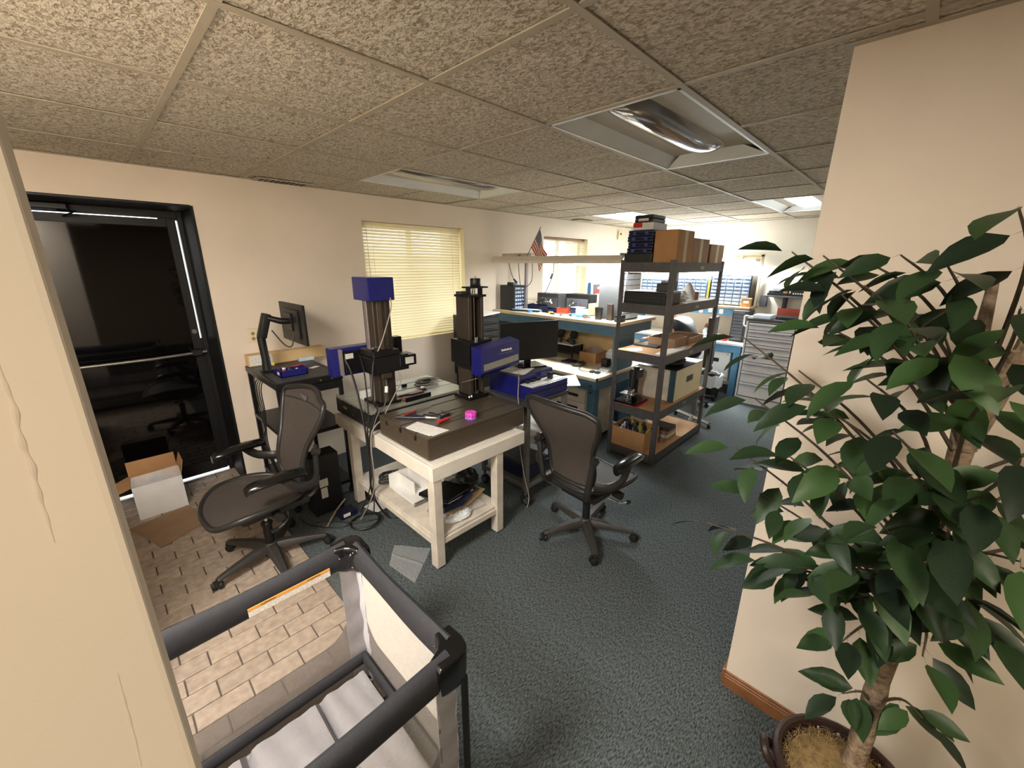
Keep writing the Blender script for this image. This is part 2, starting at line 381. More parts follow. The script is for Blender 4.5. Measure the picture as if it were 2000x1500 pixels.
def tag(o, label, cat, group=None, kind=None):
    o['label'] = label; o['category'] = cat
    if group: o['group'] = group
    if kind: o['kind'] = kind
    return o
def thing(name, label, cat, loc=(0, 0, 0), rz=0.0, group=None):
    o = bpy.data.objects.new(name, None); COL.objects.link(o); o.empty_display_size = 0.05
    o.location = loc; o.rotation_euler = (0, 0, rz)
    return tag(o, label, cat, group)
def struct(o): o['kind'] = 'structure'; return o
def B(lo, hi): return MB().box(lo, hi)
def rz3(a): return Matrix.Rotation(a, 3, 'Z')
def ln(name, me, parent, loc, rot=None):
    o = bpy.data.objects.new(name, me); COL.objects.link(o); o.parent = parent; o.location = loc
    if rot is not None: o.rotation_euler = rot
    return o
def simple(name, label, cat, lo, hi, m, bevel=0.004, group=None):
    """a one-mesh thing whose origin is the middle of its base"""
    org = ((lo[0] + hi[0]) / 2, (lo[1] + hi[1]) / 2, lo[2])
    return tag(B(lo, hi).build(name, m, None, bevel, 2, origin=org), label, cat, group)
def bez(pts, n=8):
    """smooth polyline (Catmull-Rom) through points"""
    P = [Vector(p) for p in pts]; out = []
    for i in range(len(P) - 1):
        a, b, c, d = P[max(i - 1, 0)], P[i], P[i + 1], P[min(i + 2, len(P) - 1)]
        for k in range(n):
            t = k / n
            out.append(0.5 * ((2 * b) + (c - a) * t + (2 * a - 5 * b + 4 * c - d) * t * t + (3 * b - a - 3 * c + d) * t ** 3))
    out.append(P[-1]); return out

# ================================================================== the setting
YB = 2.377; XE = 6.35; YB2 = YB + 0.45
def wall_x(name, m, x0, x1, y0, y1, openings, z0=0.0, z1=None):
    z1 = z1 or H + 0.06
    xs = sorted({x0, x1} | {o[0] for o in openings} | {o[1] for o in openings})
    mb = MB()
    for a, b in zip(xs, xs[1:]):
        zs = [z0]
        for o in sorted(openings, key=lambda q: q[2]):
            if o[0] <= a + 1e-6 and o[1] >= b - 1e-6: zs += [o[2], o[3]]
        zs.append(z1)
        for k in range(0, len(zs), 2):
            if zs[k + 1] > zs[k] + 1e-6: mb.box((a, y0, zs[k]), (b, y1, zs[k + 1]))
    o = mb.build(name, m)
    bm = bmesh.new(); bm.from_mesh(o.data); bmesh.ops.remove_doubles(bm, verts=bm.verts, dist=1e-5)
    seen = {}
    for f in bm.faces: seen.setdefault(tuple(sorted(v.index for v in f.verts)), []).append(f)
    bmesh.ops.delete(bm, geom=[f for fs in seen.values() if len(fs) > 1 for f in fs], context='FACES_ONLY')
    bm.to_mesh(o.data); bm.free()
    return struct(o)
DX0, DX1, DZ = -0.78, 0.275, 2.16
W1 = (1.495, 2.685, 1.02, 2.155); W2 = (4.04, 5.08, 1.08, 2.145)
wall_x('wall_back', M_WALL, -3.2, XE + 0.15, YB, YB2, [(DX0, DX1, 0.0, DZ), W1, W2])
struct(B((XE, -4.8, 0), (XE + 0.15, YB, H + 0.06)).build('wall_end', M_WALL2))
struct(B((-3.2, -0.83, 0), (-0.368, -0.705, H + 0.06)).build('wall_partition', M_WALL, bevel=0.006, seg=2))
struct(B((1.29, -4.8, 0), (1.41, -1.064, H + 0.06)).build('wall_right', M_WALL, bevel=0.004, seg=2))
struct(B((-1.62, -0.705, 0), (-1.5, YB, H + 0.06)).build('wall_entry', M_WALL))
struct(B((-3.2, -4.95, 0), (XE + 0.15, -4.8, H + 0.06)).build('wall_rear', M_WALL))
struct(B((-3.35, -4.95, 0), (-3.2, YB2, H + 0.06)).build('wall_left', M_WALL))
struct(B((1.41, -1.9, 0), (XE, -1.78, H + 0.06)).build('wall_side', M_WALL))
# cracked paint ridge down the partition face
for k, pts in enumerate((((-0.405, 1.735), (-0.4062, 1.70), (-0.4058, 1.675), (-0.4085, 1.65), (-0.4078, 1.625), (-0.4095, 1.60), (-0.410, 1.575), (-0.4108, 1.55)),
                         ((-0.402, 1.39), (-0.4035, 1.36), (-0.4045, 1.335), (-0.406, 1.30), (-0.4085, 1.26)))):
    rd = bez([(x, -0.8305, z) for x, z in pts], 5)
    MB().tube(rd, [(0.0004 + (0.0022 - 0.0014 * k) * math.sin(PI * i / (len(rd) - 1)) * (0.65 + 0.35 * math.sin(i * 1.3))) for i in range(len(rd))], 6).build('trim_crack', M_WALL, bpy.data.objects['wall_partition'], smooth=True)
# skirting along the wall behind the ficus
tb = MB()
for z0, z1, d in ((0, 0.055, 0.014), (0.055, 0.066, 0.011), (0.066, 0.078, 0.007)): tb.box((1.29 - d, -4.8, z0), (1.2899, -1.064, z1))
struct(tb.build('baseboard_right', M_BASEB, bevel=0.0015))
struct(B((1.29, -1.0639, 0), (1.41, -1.05, 0.075)).build('baseboard_corner', M_BASEB, bevel=0.003))

# floor: carpet, and the brick paving of the entry
BX0, BX1, BY0, BY1 = -1.5, 0.30, -0.045, YB2
fl = MB()
fl.box((BX1, -4.8, -0.1), (XE, YB, 0)); fl.box((-3.2, -4.8, -0.1), (BX1, BY0, 0)); fl.box((-3.2, BY0, -0.1), (BX0, YB, 0))
floor = struct(fl.build('floor', M_CARPET))
pave = struct(B((BX0, BY0, -0.1), (BX1, BY1, -0.010)).build('floor_paving', M_GROUT))
BL, BW, J = 0.2035, 0.1005, 0.006
bcache = {}
y = BY0; row = 0
while y < BY1 - 0.02:
    y1 = min(y + BW, BY1)
    off = (0.016 if row % 2 == 0 else 0.1165)
    x = off - BL * 9
    while x < BX1:
        a, b = max(x, BX0), min(x + BL, BX1)
        if b - a > 0.02:
            key = (round(b - a, 3), round(y1 - y, 3))
            if key not in bcache:
                hx, hy = (b - a - J) / 2, (y1 - y - J) / 2
                bcache[key] = B((-hx, -hy, -0.03), (hx, hy, 0)).mesh('brick', M_BRICK, bevel=0.0025)
            ln('brick', bcache[key], pave, ((a + b) / 2, (y + y1) / 2, random.uniform(-0.0012, 0.0005)))
        x += BL
    y += BW; row += 1
struct(B((-40, YB2 + 0.02, -0.2), (40, 60, -0.06)).build('ground_outside', M_CONCRETE))

# ceiling: slab, grid of tees, one object per tile
ceil = struct(B((-3.3, -4.9, H + 0.05), (XE + 0.1, YB2, H + 0.13)).build('ceiling', M_TEE))
LIGHTS = {(2, -1): 0, (2, 2): 0, (7, -1): 0, (7, 2): 0, (-3, -1): 1, (-2, -4): 2}
occ = {}
for (i, j) in LIGHTS: occ[(i, j)] = occ[(i + 1, j)] = 1
tcache = {}
for i in range(-6, 11):
    for j in range(-8, 4):
        if (i, j) in occ: continue
        x0, x1 = max(i * G, -3.2), min((i + 1) * G, XE); y0, y1 = max(j * G, -4.8), min((j + 1) * G, YB)
        if x1 - x0 < 0.05 or y1 - y0 < 0.05: continue
        key = (round(x1 - x0, 3), round(y1 - y0, 3))
        if key not in tcache:
            hx, hy = (x1 - x0) / 2 - 0.005, (y1 - y0) / 2 - 0.005
            tcache[key] = B((-hx, -hy, 0), (hx, hy, 0.016)).mesh('ceiling_tile', M_TILE, bevel=0.003)
        ln('ceiling_tile', tcache[key], ceil, ((x0 + x1) / 2, (y0 + y1) / 2, H + 0.004 + random.uniform(0, 0.003)))
for i in range(-5, 11):
    if i * G < XE:
        cuts = sorted((j * G + 0.002, (j + 1) * G - 0.002) for (q, j) in LIGHTS if q + 1 == i); y = -4.8
        for c0, c1 in cuts + [(YB, None)]:
            B((i * G - 0.012, y, H), (i * G + 0.012, c0, H + 0.004)).build('tee_bar', M_TEE, ceil); y = c1
for j in range(-7, 4): B((-3.2, j * G - 0.012, H - 0.0008), (XE, j * G + 0.012, H + 0.0032)).build('tee_bar', M_TEE, ceil)
for lo, hi in (((-3.2, YB - 0.024, H - 0.001), (XE, YB, H + 0.003)), ((XE - 0.024, -1.78, H - 0.001), (XE, YB, H + 0.003)),
               ((1.268, -4.8, H - 0.001), (1.29, -1.042, H + 0.003)), ((1.29, -1.064, H - 0.001), (1.41, -1.042, H + 0.003))):
    B(lo, hi).build('wall_angle', M_TEE, ceil)

def troffer(i, j, lit, label):
    cx, cy = (i + 1) * G, (j + 0.5) * G; L, Wd = 1.19, 0.585
    t = thing('ceiling_light', label, 'ceiling light', (cx, cy, H), 0, 'recessed troffers in the ceiling grid')
    f = MB()
    for a, b in (((-L / 2, -Wd / 2), (L / 2, -Wd / 2 + 0.012)), ((-L / 2, Wd / 2 - 0.012), (L / 2, Wd / 2)), ((-L / 2, -Wd / 2), (-L / 2 + 0.012, Wd / 2)), ((L / 2 - 0.012, -Wd / 2), (L / 2, Wd / 2))):
        f.box((a[0], a[1], -0.001), (b[0], b[1], 0.006))
    f.build('frame', M_TROFFER, t, local=True)
    for sgn in (-1, 1):     # curved side reflectors
        def fn(u, v, sgn=sgn):
            yy = sgn * (Wd / 2 - 0.012 - (Wd / 2 - 0.09) * u); zz = 0.004 + 0.085 * (1 - (1 - u) ** 2.0)
            return ((v - 0.5) * (L - 0.02), yy, zz)
        MB().grid(fn, 10, 2).build('reflector', M_TROFFER, t, smooth=True, local=True)
    for sgn in (-1, 1):     # sloped end pieces
        MB().add([(sgn * (L / 2 - 0.011), -Wd / 2 + 0.013, 0.004), (sgn * (L / 2 - 0.011), Wd / 2 - 0.013, 0.004), (sgn * (L / 2 - 0.15), 0.09, 0.088), (sgn * (L / 2 - 0.15), -0.09, 0.088)], [(0, 1, 2, 3)]).build('end_plate', M_TROFFER, t, local=True)
    def lf(u, v):           # boat shaped central lens
        s = (u - 0.5) * 2; wv = 0.125 * max(0.02, 1 - abs(s) ** 8) ** 0.5; a = (v - 0.5) * PI
        return (s * (L / 2 - 0.03), wv * math.sin(a) * 1.05, 0.088 - 0.075 * math.cos(a) * max(0.02, 1 - abs(s) ** 6) ** 0.5)
    MB().grid(lf, 24, 10).build('lens', (M_LENS if not lit else M_TUBEW if lit < 3 else M_TUBEC), t, smooth=True, local=True)
    if lit in (1, 2):
        ld = bpy.data.lights.new('troffer_lamp', 'AREA'); ld.shape = 'RECTANGLE'; ld.size = 1.1; ld.size_y = 0.5
        ld.energy = P_MAIN if lit == 1 else P_BACK; ld.color = WARM if lit == 1 else WARM2
        lo = bpy.data.objects.new('troffer_lamp', ld); COL.objects.link(lo); lo.parent = t; lo.location = (0, 0, 0.0)
    return t
troffer(2, -1, 0, 'unlit recessed ceiling light nearest the plant and the wall corner')
troffer(2, 2, 0, 'white recessed ceiling light above the wall window with closed blinds')
troffer(7, -1, 3, 'far ceiling light above the grey tool chest')
troffer(7, 2, 3, 'far ceiling light behind the stack of blue cases on the shelving')
troffer(-3, -1, 1, 'lit ceiling light over the entry, behind the near partition')
troffer(-2, -4, 2, 'lit ceiling light in the room behind the near partition')

# ceiling vents
v = thing('ceiling_vent', 'dark slotted ceiling vent above the wall beside the black door', 'vent', (0.86, 2.285, H))
B((0.66, 2.215, H - 0.006), (1.06, 2.36, H - 0.001)).build('frame', M_TEE, v)
for k in range(9): B((0.70 + k * 0.036, 2.25, H - 0.010), (0.718 + k * 0.036, 2.335, H - 0.0061)).build('slot', M_BLACK, v)
v = thing('ceiling_vent', 'small tan ceiling vent by the far window', 'vent', (4.65, 2.2, H))
B((4.49, 2.13, H - 0.012), (4.81, 2.27, H - 0.001)).build('frame', M_CARDB2, v, bevel=0.003)
for k in range(4): B((4.51, 2.147 + k * 0.03, H - 0.015), (4.79, 2.16 + k * 0.03, H - 0.0121)).build('louver', M_TEE, v)

# ------------------------------------------------------------------ door
door = bpy.data.objects.new('door_1', None); COL.objects.link(door); door.location = (-0.25, 2.80, 0); struct(door)
door['label'] = 'black framed door with dark tinted glass and a push bar'
YD = 2.775
for n, lo, hi in (('jamb', (DX1 - 0.012, YB - 0.004, 0), (DX1 + 0.004, YB2, DZ)), ('jamb', (DX0 - 0.004, YB - 0.004, 0), (DX0 + 0.012, YB2, DZ)), ('head', (DX0 + 0.012, YB - 0.004, DZ - 0.012), (DX1 - 0.012, YB2, DZ + 0.004)),
                  ('frame_post', (0.232, YD, 0), (DX1 - 0.012, YD + 0.05, DZ - 0.012)), ('frame_post', (DX0 + 0.012, YD, 0), (-0.72, YD + 0.05, DZ - 0.012)), ('frame_head', (-0.72, YD, 2.098), (0.232, YD + 0.05, DZ - 0.012))):
    B(lo, hi).build(n, M_BLACKALU, door, 0.002)
SL, SR, SZ0, SZ1 = -0.712, 0.221, 0.024, 2.091
for n, lo, hi in (('stile', (SR - 0.055, YD + 0.012, SZ0), (SR, YD + 0.032, SZ1)), ('stile', (SL, YD + 0.012, SZ0), (SL + 0.055, YD + 0.032, SZ1)), ('rail', (SL + 0.055, YD + 0.012, SZ1 - 0.055), (SR - 0.055, YD + 0.032, SZ1)), ('rail', (SL + 0.055, YD + 0.012, SZ0), (SR - 0.055, YD + 0.032, SZ0 + 0.10))):
    B(lo, hi).build(n, M_BLACKALU, door, 0.002)
B((SL + 0.055, YD + 0.018, SZ0 + 0.10), (SR - 0.055, YD + 0.026, SZ1 - 0.055)).build('glass_panel', M_DOORGLASS, door)
hb = MB().tube([(0.24, YD - 0.035, 1.085), (-0.12, YD - 0.045, 1.075), (-0.62, YD - 0.045, 1.075)], 0.012, 10)
bar = hb.build('push_bar', M_STEEL, door, smooth=True)
B((0.14, YD - 0.05, 1.06), (0.21, YD + 0.012, 1.11)).build('bar_bracket', M_BLACKALU, bar, 0.004); B((-0.68, YD - 0.05, 1.05), (-0.62, YD + 0.012, 1.10)).build('bar_bracket', M_BLACKALU, bar, 0.004)
B((0.2165, YD + 0.014, 0.03), (0.2325, YD + 0.03, 1.19)).build('weather_strip', M_BLACKALU, door); B((0.12, YD + 0.014, 2.086), (0.2325, YD + 0.03, 2.099)).build('weather_strip', M_BLACKALU, door); B((-0.721, YD + 0.014, 0.03), (-0.711, YD + 0.03, 2.099)).build('weather_strip', M_BLACKALU, door)
MB().cyl((0.19, YD + 0.012, 1.25), (0.19, YD - 0.012, 1.25), 0.017, n=16).build('lock_cylinder', M_STEEL, door, smooth=True)
cl = B((-0.66, YD - 0.075, 2.105), (-0.33, YD - 0.001, 2.145)).build('door_closer', M_BLACKM, door, 0.006)
MB().tube([(-0.38, YD - 0.05, 2.10), (-0.30, YD - 0.14, 2.094), (-0.36, YD - 0.02, 2.07)], 0.007, 6).build('closer_arm', M_BLACKM, cl)
B((-0.72, YD - 0.02, 0), (0.235, YD + 0.05, 0.008)).build('threshold', M_STEEL, door)

# ------------------------------------------------------------------ windows with blinds
def window(n, w, slat_m, tilt, yb, label, dark_head):
    x0, x1, z0, z1 = w
    o = bpy.data.objects.new('window_%d' % n, None); COL.objects.link(o); o.location = ((x0 + x1) / 2, YB + 0.2, z0); struct(o)
    yf = YB + 0.16
    for a, b in (((x0, yf, z0), (x0 + 0.04, yf + 0.05, z1)), ((x1 - 0.04, yf, z0), (x1, yf + 0.05, z1)), ((x0 + 0.04, yf, z1 - 0.04), (x1 - 0.04, yf + 0.05, z1)), ((x0 + 0.04, yf, z0), (x1 - 0.04, yf + 0.05, z0 + 0.04)), (((x0 + x1) / 2 - 0.02, yf, z0 + 0.04), ((x0 + x1) / 2 + 0.02, yf + 0.05, z1 - 0.04))):
        B(a, b).build('window_frame', M_CREAMTRIM, o, 0.002)
    for a, b in ((x0 + 0.04, (x0 + x1) / 2 - 0.02), ((x0 + x1) / 2 + 0.02, x1 - 0.04)):
        B((a, yf + 0.02, z0 + 0.04), (b, yf + 0.024, z1 - 0.04)).build('pane', M_PANE, o)
    B((x0 + 0.001, YB + 0.005, z0 + 0.0005), (x1 - 0.001, yf, z0 + 0.012)).build('window_sill', M_CREAMTRIM, o, 0.002)
    B((x1 - 0.008, YB + 0.001, z0 + 0.012), (x1 - 0.0005, yf, z1 - 0.001)).build('window_reveal', M_CREAMTRIM, o); B((x0 + 0.0005, YB + 0.001, z0 + 0.012), (x0 + 0.008, yf, z1 - 0.001)).build('window_reveal', M_CREAMTRIM, o)
    t = thing('venetian_blind', label, 'blind', ((x0 + x1) / 2, yb, z0 + 0.02))
    B((x0 + 0.012, yb - 0.018, z1 - 0.032), (x1 - 0.012, yb + 0.018, z1 - 0.003)).build('head_rail', M_CREAMTRIM if not dark_head else M_CARDB2, t, 0.002)
    pitch, wd = 0.0285, 0.0335
    hx = (x1 - x0) / 2 - 0.014
    sm = MB(); rings = []
    for sx in (-hx, hx):
        rings.append([(sx, (k / 4 - 0.5) * wd, 0.0022 * math.sin(PI * k / 4)) for k in range(5)])
    me = sm.ring_strip(rings, False, False).mesh('slat', slat_m, smooth=True)
    z = z0 + 0.035; k = 0
    while z < z1 - 0.045:
        ln('slat', me, t, (0, random.uniform(-0.0006, 0.0006), z - z0 - 0.02), (R(tilt) + random.uniform(-0.05, 0.05), random.uniform(-0.0006, 0.0006), 0)); z += pitch
    B((x0 + 0.014, yb - 0.012, z0 + 0.012), (x1 - 0.014, yb + 0.012, z0 + 0.024)).build('bottom_rail', M_CREAMTRIM, t, 0.002)
    for xx in (x0 + 0.13, x1 - 0.13): MB().tube([(xx, yb - 0.014, z1 - 0.03), (xx, yb - 0.014, z0 + 0.02)], 0.0016, 5).build('ladder_cord', M_CREAMTRIM, t)
    MB().tube([(x0 + 0.07, yb - 0.022, z1 - 0.03), (x0 + 0.075, yb - 0.024, z0 + 0.35)], 0.003, 6).build('tilt_wand', M_STEEL, t)
    return t
window(1, W1, M_BLIND1, 57, YB + 0.075, 'closed cream venetian blind in the wall window behind the blue capped machine', False)
window(2, W2, M_BLIND2, 22, YB + 0.085, 'white half open venetian blind in the bright far window', True)

# wall plates
o = thing('wall_outlet', 'ivory double outlet plate on the wall beside the black door', 'outlet', (0.522, YB, 1.17))
B((0.466, YB - 0.007, 1.175), (0.58, YB - 0.0002, 1.288)).build('plate', M_IVORY, o, 0.002, 2)
for xx in (0.502, 0.545):
    for zz in (1.205, 1.245): MB().cyl((xx, YB - 0.0095, zz), (xx, YB - 0.0071, zz), 0.013, n=12).build('socket', M_CARDB2, o)
o = thing('wall_sensor', 'small ivory wall sensor in the far ceiling corner', 'sensor', (5.97, YB, 2.18))
B((5.90, YB - 0.03, 2.18), (6.03, YB - 0.0002, 2.31)).build('case', M_IVORY, o, 0.004, 2); B((5.945, YB - 0.034, 2.25), (5.985, YB - 0.0301, 2.28)).build('eye', M_DARKGREY, o)

# ================================================================== playpen
pp = thing('playpen', 'folding playpen with black padded rails and grey mattress on the brick floor', 'playpen', (-0.30, -0.26, 0))
PX0, PX1, PY0, PY1, PZ = -0.83, 0.19, -0.59, 0.075, 0.688
def rail(a, b):
    n = 14; pts = []; rr = []
    for k in range(n + 1):
        t = k / n; p = Vector(a).lerp(Vector(b), t); p.z -= 0.012 * math.sin(PI * t); pts.append(p)
        rr.append(0.052 + 0.003 * math.sin(7 * t))
    return MB().tube(pts, rr, 12, flat=(0.52, 1.06))
rails = {}
for k, (a, b) in {'far': ((PX0, PY1, PZ), (PX1 - 0.03, PY1, PZ)), 'near': ((PX0, PY0, PZ), (PX1 - 0.03, PY0, PZ)), 'side': ((PX1, PY0 + 0.03, PZ), (PX1, PY1 - 0.03, PZ)), 'hid': ((PX0, PY0 + 0.03, PZ), (PX0, PY1 - 0.03, PZ))}.items():
    rails[k] = rail(a, b).build('top_rail', M_PLAYBLACK, pp, smooth=True)
for sx, cx in ((1, PX1), (-1, PX0)):
    for sy, cy in ((1, PY1), (-1, PY0)):
        d = 0.085; e = 0.034
        poly = [(-d, e), (-0.02, e + 0.004), (0.012, e - 0.004), (0.03, 0.012), (e + 0.004, -0.02), (e, -d), (e - 0.052, -d), (-0.032, -0.05), (-0.05, -0.032), (-d, e - 0.052)]
        mb = MB(); rings = []
        for z, s in ((0.615, 0.62), (0.64, 0.9), (0.70, 1.0), (0.728, 0.97), (0.738, 0.86)):
            rings.append([(cx + sx * a * s, cy + sy * b * s, z) for a, b in poly])
        c = mb.ring_strip(rings).build('corner_cap', M_BLACKG, pp, 0.004, 2, smooth=True)
        for q, (a, z) in enumerate(((-0.06, 0.70), (-0.028, 0.66), (-0.03, 0.715))):
            bb = -0.075 - a - 0.008
            p = Vector((cx + sx * (a - 0.004), cy + sy * (bb - 0.004), z)); dr = Vector((-sx, -sy, 0)).normalized() * 0.004
            MB().cyl(p, p + dr, 0.0035, n=8).build('screw', M_CHROME, c, smooth=True)
        MB().tube([(cx + sx * 0.014, cy + sy * 0.014, 0.62), (cx + sx * 0.014, cy + sy * 0.014, 0.012)], 0.011, 8).build('leg', M_BLACK, pp, smooth=True)
        MB().cyl((cx + sx * 0.014, cy + sy * 0.014, 0), (cx + sx * 0.014, cy + sy * 0.014, 0.04), 0.02, 0.016).build('foot', M_BLACK, pp, smooth=True)
        # fabric gusset: one panel on each side of the corner
        def gx(u, v, cx=cx, cy=cy, sx=sx, sy=sy): return (cx - sx * (0.0 + 0.068 * u), cy - sy * (0.012 + 0.004 * math.sin(9 * PI * v) * (1 - u)), 0.04 + 0.60 * v)
        def gy(u, v, cx=cx, cy=cy, sx=sx, sy=sy): return (cx - sx * (0.0 + 0.003 * math.sin(7 * PI * v)), cy - sy * (0.012 + 0.05 * u), 0.04 + 0.60 * v)
        MB().grid(gx, 3, 24).build('post_cover', M_PLAYGREY, pp, smooth=True, thick=0.003); MB().grid(gy, 2, 20).build('post_cover', M_PLAYLIGHT, pp, smooth=True, thick=0.003)
def side_panel(a, b):
    """mesh window with rounded lower corners above a fabric band, along a->b"""
    a, b = Vector(a), Vector(b); L = (b - a).length; n = 28
    def edge(s):
        q = min(s, L - s); return 0.31 + (0.07 * (1 - q / 0.09) ** 2 if q < 0.09 else 0) + 0.004 * math.sin(s * 9)
    MB().grid(lambda u, v: tuple((a + (b - a) * u)[:2]) + (edge(u * L) + (0.65 - edge(u * L)) * v,), n, 4).build('net_panel', M_NET, pp)
    MB().grid(lambda u, v: tuple((a + (b - a) * u)[:2]) + (0.05 + (edge(u * L) - 0.05) * v,), n, 3).build('fabric_band', M_BAND, pp)
side_panel((PX0 + 0.06, PY1 - 0.012, 0), (PX1 - 0.06, PY1 - 0.012, 0)); side_panel((PX0 + 0.06, PY0 + 0.012, 0), (PX1 - 0.06, PY0 + 0.012, 0))
side_panel((PX1 - 0.002, PY0 + 0.055, 0), (PX1 - 0.002, PY1 - 0.055, 0)); side_panel((PX0 + 0.002, PY0 + 0.055, 0), (PX0 + 0.002, PY1 - 0.055, 0))
for a, b in (((PX0 + 0.02, PY1 - 0.028, 0.17), (PX1 - 0.012, PY1 - 0.028, 0.17)), ((PX0 + 0.02, PY0 + 0.028, 0.17), (PX1 - 0.012, PY0 + 0.028, 0.17)), ((PX1 - 0.018, PY0 + 0.03, 0.17), (PX1 - 0.018, PY1 - 0.03, 0.17)), ((PX0 + 0.018, PY0 + 0.03, 0.17), (PX0 + 0.018, PY1 - 0.03, 0.17))):
    MB().tube([a, b], 0.02, 8, flat=(0.75, 1.4)).build('lower_rail', M_PLAYBLACK, pp, smooth=True)
B((PX0 + 0.02, PY0 + 0.03, 0.06), (PX1 - 0.02, PY1 - 0.03, 0.075)).build('base_board', M_PLAYBLACK, pp)
xs = [PX0 + 0.035, -0.535, -0.285, -0.035, PX1 - 0.035]
for a, b in zip(xs, xs[1:]):
    def top(u, v, a=a, b=b):
        e = min(u, 1 - u, 1); f = min(v, 1 - v)
        z = 0.118 + 0.05 * (min(1, e / 0.10) ** 0.4) * (min(1, f / 0.06) ** 0.4) + 0.004 * math.sin(9 * v + 4 * u) + 0.003 * math.sin(17 * u + 5 * v)
        return (a + (b - a) * u, PY0 + 0.045 + (PY1 - PY0 - 0.09) * v, z)
    mb = MB().grid(top, 14, 20); mb.box((a + 0.004, PY0 + 0.05, 0.08), (b - 0.004, PY1 - 0.05, 0.119)); mb.build('mattress_section', M_MATTRESS, pp, smooth=True)
lb = B((-0.187, 0.0395, 0.652), (0.082, 0.0425, 0.676)).build('warning_label', lines_mat('warning_text', (232, 226, 214), (150, 145, 140), 5, 2, 0.4), rails['far'])
B((-0.187, 0.039, 0.676), (0.082, 0.042, 0.686)).build('warning_strip', M_WARN, rails['far'])
for xx in (-0.15, 0.0):
    fc = bpy.data.curves.new('warning_lettering', 'FONT'); fc.body = 'WARNING'; fc.size = 0.0095; fc.extrude = 0.0002
    fo = bpy.data.objects.new('warning_lettering', fc); COL.objects.link(fo); fo.parent = rails['far']
    fo.location = Vector((xx, 0.0387, 0.678)) - world_loc(rails['far']); fo.rotation_euler = (R(90), 0, 0); fc.materials.append(M_BLACK)
    bpy.context.view_layer.update(); me = bpy.data.meshes.new_from_object(fo); mo_ = ln('warning_lettering', me, rails['far'], fo.location, fo.rotation_euler); bpy.data.objects.remove(fo); mo_.name = 'warning_lettering'

# ================================================================== ficus in a pot
PC = Vector((0.947, -1.466, 0))
fic = thing('potted_ficus', 'leafy artificial ficus tree in a dark wooden pot against the wall', 'potted plant', PC)
pot = MB().lathe([(0.125, 0.02), (0.15, 0.30), (0.135, 0.30), (0.12, 0.06)], PC, 24).build('pot', M_POT, fic, smooth=True)
for k in range(18):
    a = 2 * PI * k / 18; mb = MB()
    mb.ring_strip([[(PC.x + (r + dr) * math.cos(a + da), PC.y + (r + dr) * math.sin(a + da), z) for dr, da in ((0.002, -0.155), (0.014, -0.14), (0.014, 0.14), (0.002, 0.155))] for r, z in ((0.128, 0.0), (0.152, 0.31))])
    mb.build('stave', M_POT, pot, 0.002)
rp = [(PC.x + 0.168 * math.cos(2 * PI * k / 32), PC.y + 0.168 * math.sin(2 * PI * k / 32), 0.312) for k in range(32)]
MB().tube(rp, 0.014, 8, closed=True).build('rim', M_POT, pot, smooth=True)
for a in (1.9, 1.9 + PI): MB().tube(bez([(PC.x + r * math.cos(a + d), PC.y + r * math.sin(a + d), z) for r, d, z in ((0.165, -0.22, 0.27), (0.20, -0.14, 0.31), (0.205, 0.0, 0.325), (0.20, 0.14, 0.31), (0.165, 0.22, 0.27))], 5), 0.013, 8).build('handle', M_POT, pot, smooth=True)
ms = MB()
ms.lathe([(0.001, 0.315), (0.08, 0.312), (0.145, 0.295), (0.145, 0.27)], PC, 20, caps=False)
for k in range(1900):
    a = random.uniform(0, 2 * PI); r = 0.15 * math.sqrt(random.random()); p = PC + Vector((r * math.cos(a), r * math.sin(a), 0.312 - 0.012 * (r / 0.15) ** 2))
    b = random.uniform(0, 2 * PI); l = random.uniform(0.012, 0.03); d = Vector((math.cos(b), math.sin(b), random.uniform(0.1, 0.8))).normalized() * l; w = Vector((-math.sin(b), math.cos(b), 0)) * 0.0013
    ms.add([p - w, p + w, p + d], [(0, 1, 2)])
mo = ms.build('moss', M_MOSS, fic); mo['kind'] = 'stuff'
TX, TY = 1.02, -1.48
tr = bez([(TX - 0.012, TY - 0.004, 0.28), (TX + 0.006, TY, 0.55), (TX - 0.004, TY + 0.006, 0.85), (TX + 0.006, TY - 0.002, 1.2), (TX, TY + 0.004, 1.5)], 6)
MB().tube(tr, [0.028 - 0.007 * i / (len(tr) - 1) + 0.002 * math.sin(i * 2.1) for i in range(len(tr))], 12).build('trunk', M_TRUNK, fic, smooth=True)
for dx, dy, zt in ((-0.03, 0.04, 1.76), (0.02, -0.05, 1.80), (-0.05, -0.02, 1.62)):
    fk = bez([(TX, TY, 1.38), (TX + dx * 0.6, TY + dy * 0.6, 1.55), (TX + dx, TY + dy, zt)], 5)
    MB().tube(fk, [0.024 - 0.016 * i / (len(fk) - 1) for i in range(len(fk))], 8).build('stem', M_TRUNK, fic, smooth=True)
def leaf_mesh(fold, curl):
    wdt = [0.0, 0.33, 0.45, 0.41, 0.23, 0.0]; xs = [0, 0.18, 0.40, 0.62, 0.84, 1.06]
    mb = MB(); vs = []
    for x, w in zip(xs, wdt):
        z = -curl * x * x
        vs.append((x, 0, z))
        if w: vs += [(x + 0.03, w * 0.55, z + w * fold), (x + 0.03, -w * 0.55, z + w * fold)]
    f = [(0, 1, 2), (0, 3, 1)]
    for k in range(3):
        a = 1 + 3 * k; b = a + 3
        f += [(a, b, b + 1, a + 1), (a, a + 2, b + 2, b)]
    f += [(10, 13, 11), (10, 12, 13)]
    # petiole
    vs += [(-0.22, 0.006, 0.03), (-0.22, -0.006, 0.03), (0.0, 0.0, -0.006)]
    f.append((14, 15, 16))
    f = [tuple(i for i in q) for q in f]
    mb.add(vs, f)
    me = mb.mesh('leaf', M_LEAF, smooth=False)
    for p in me.polygons: p.use_smooth = True
    return me
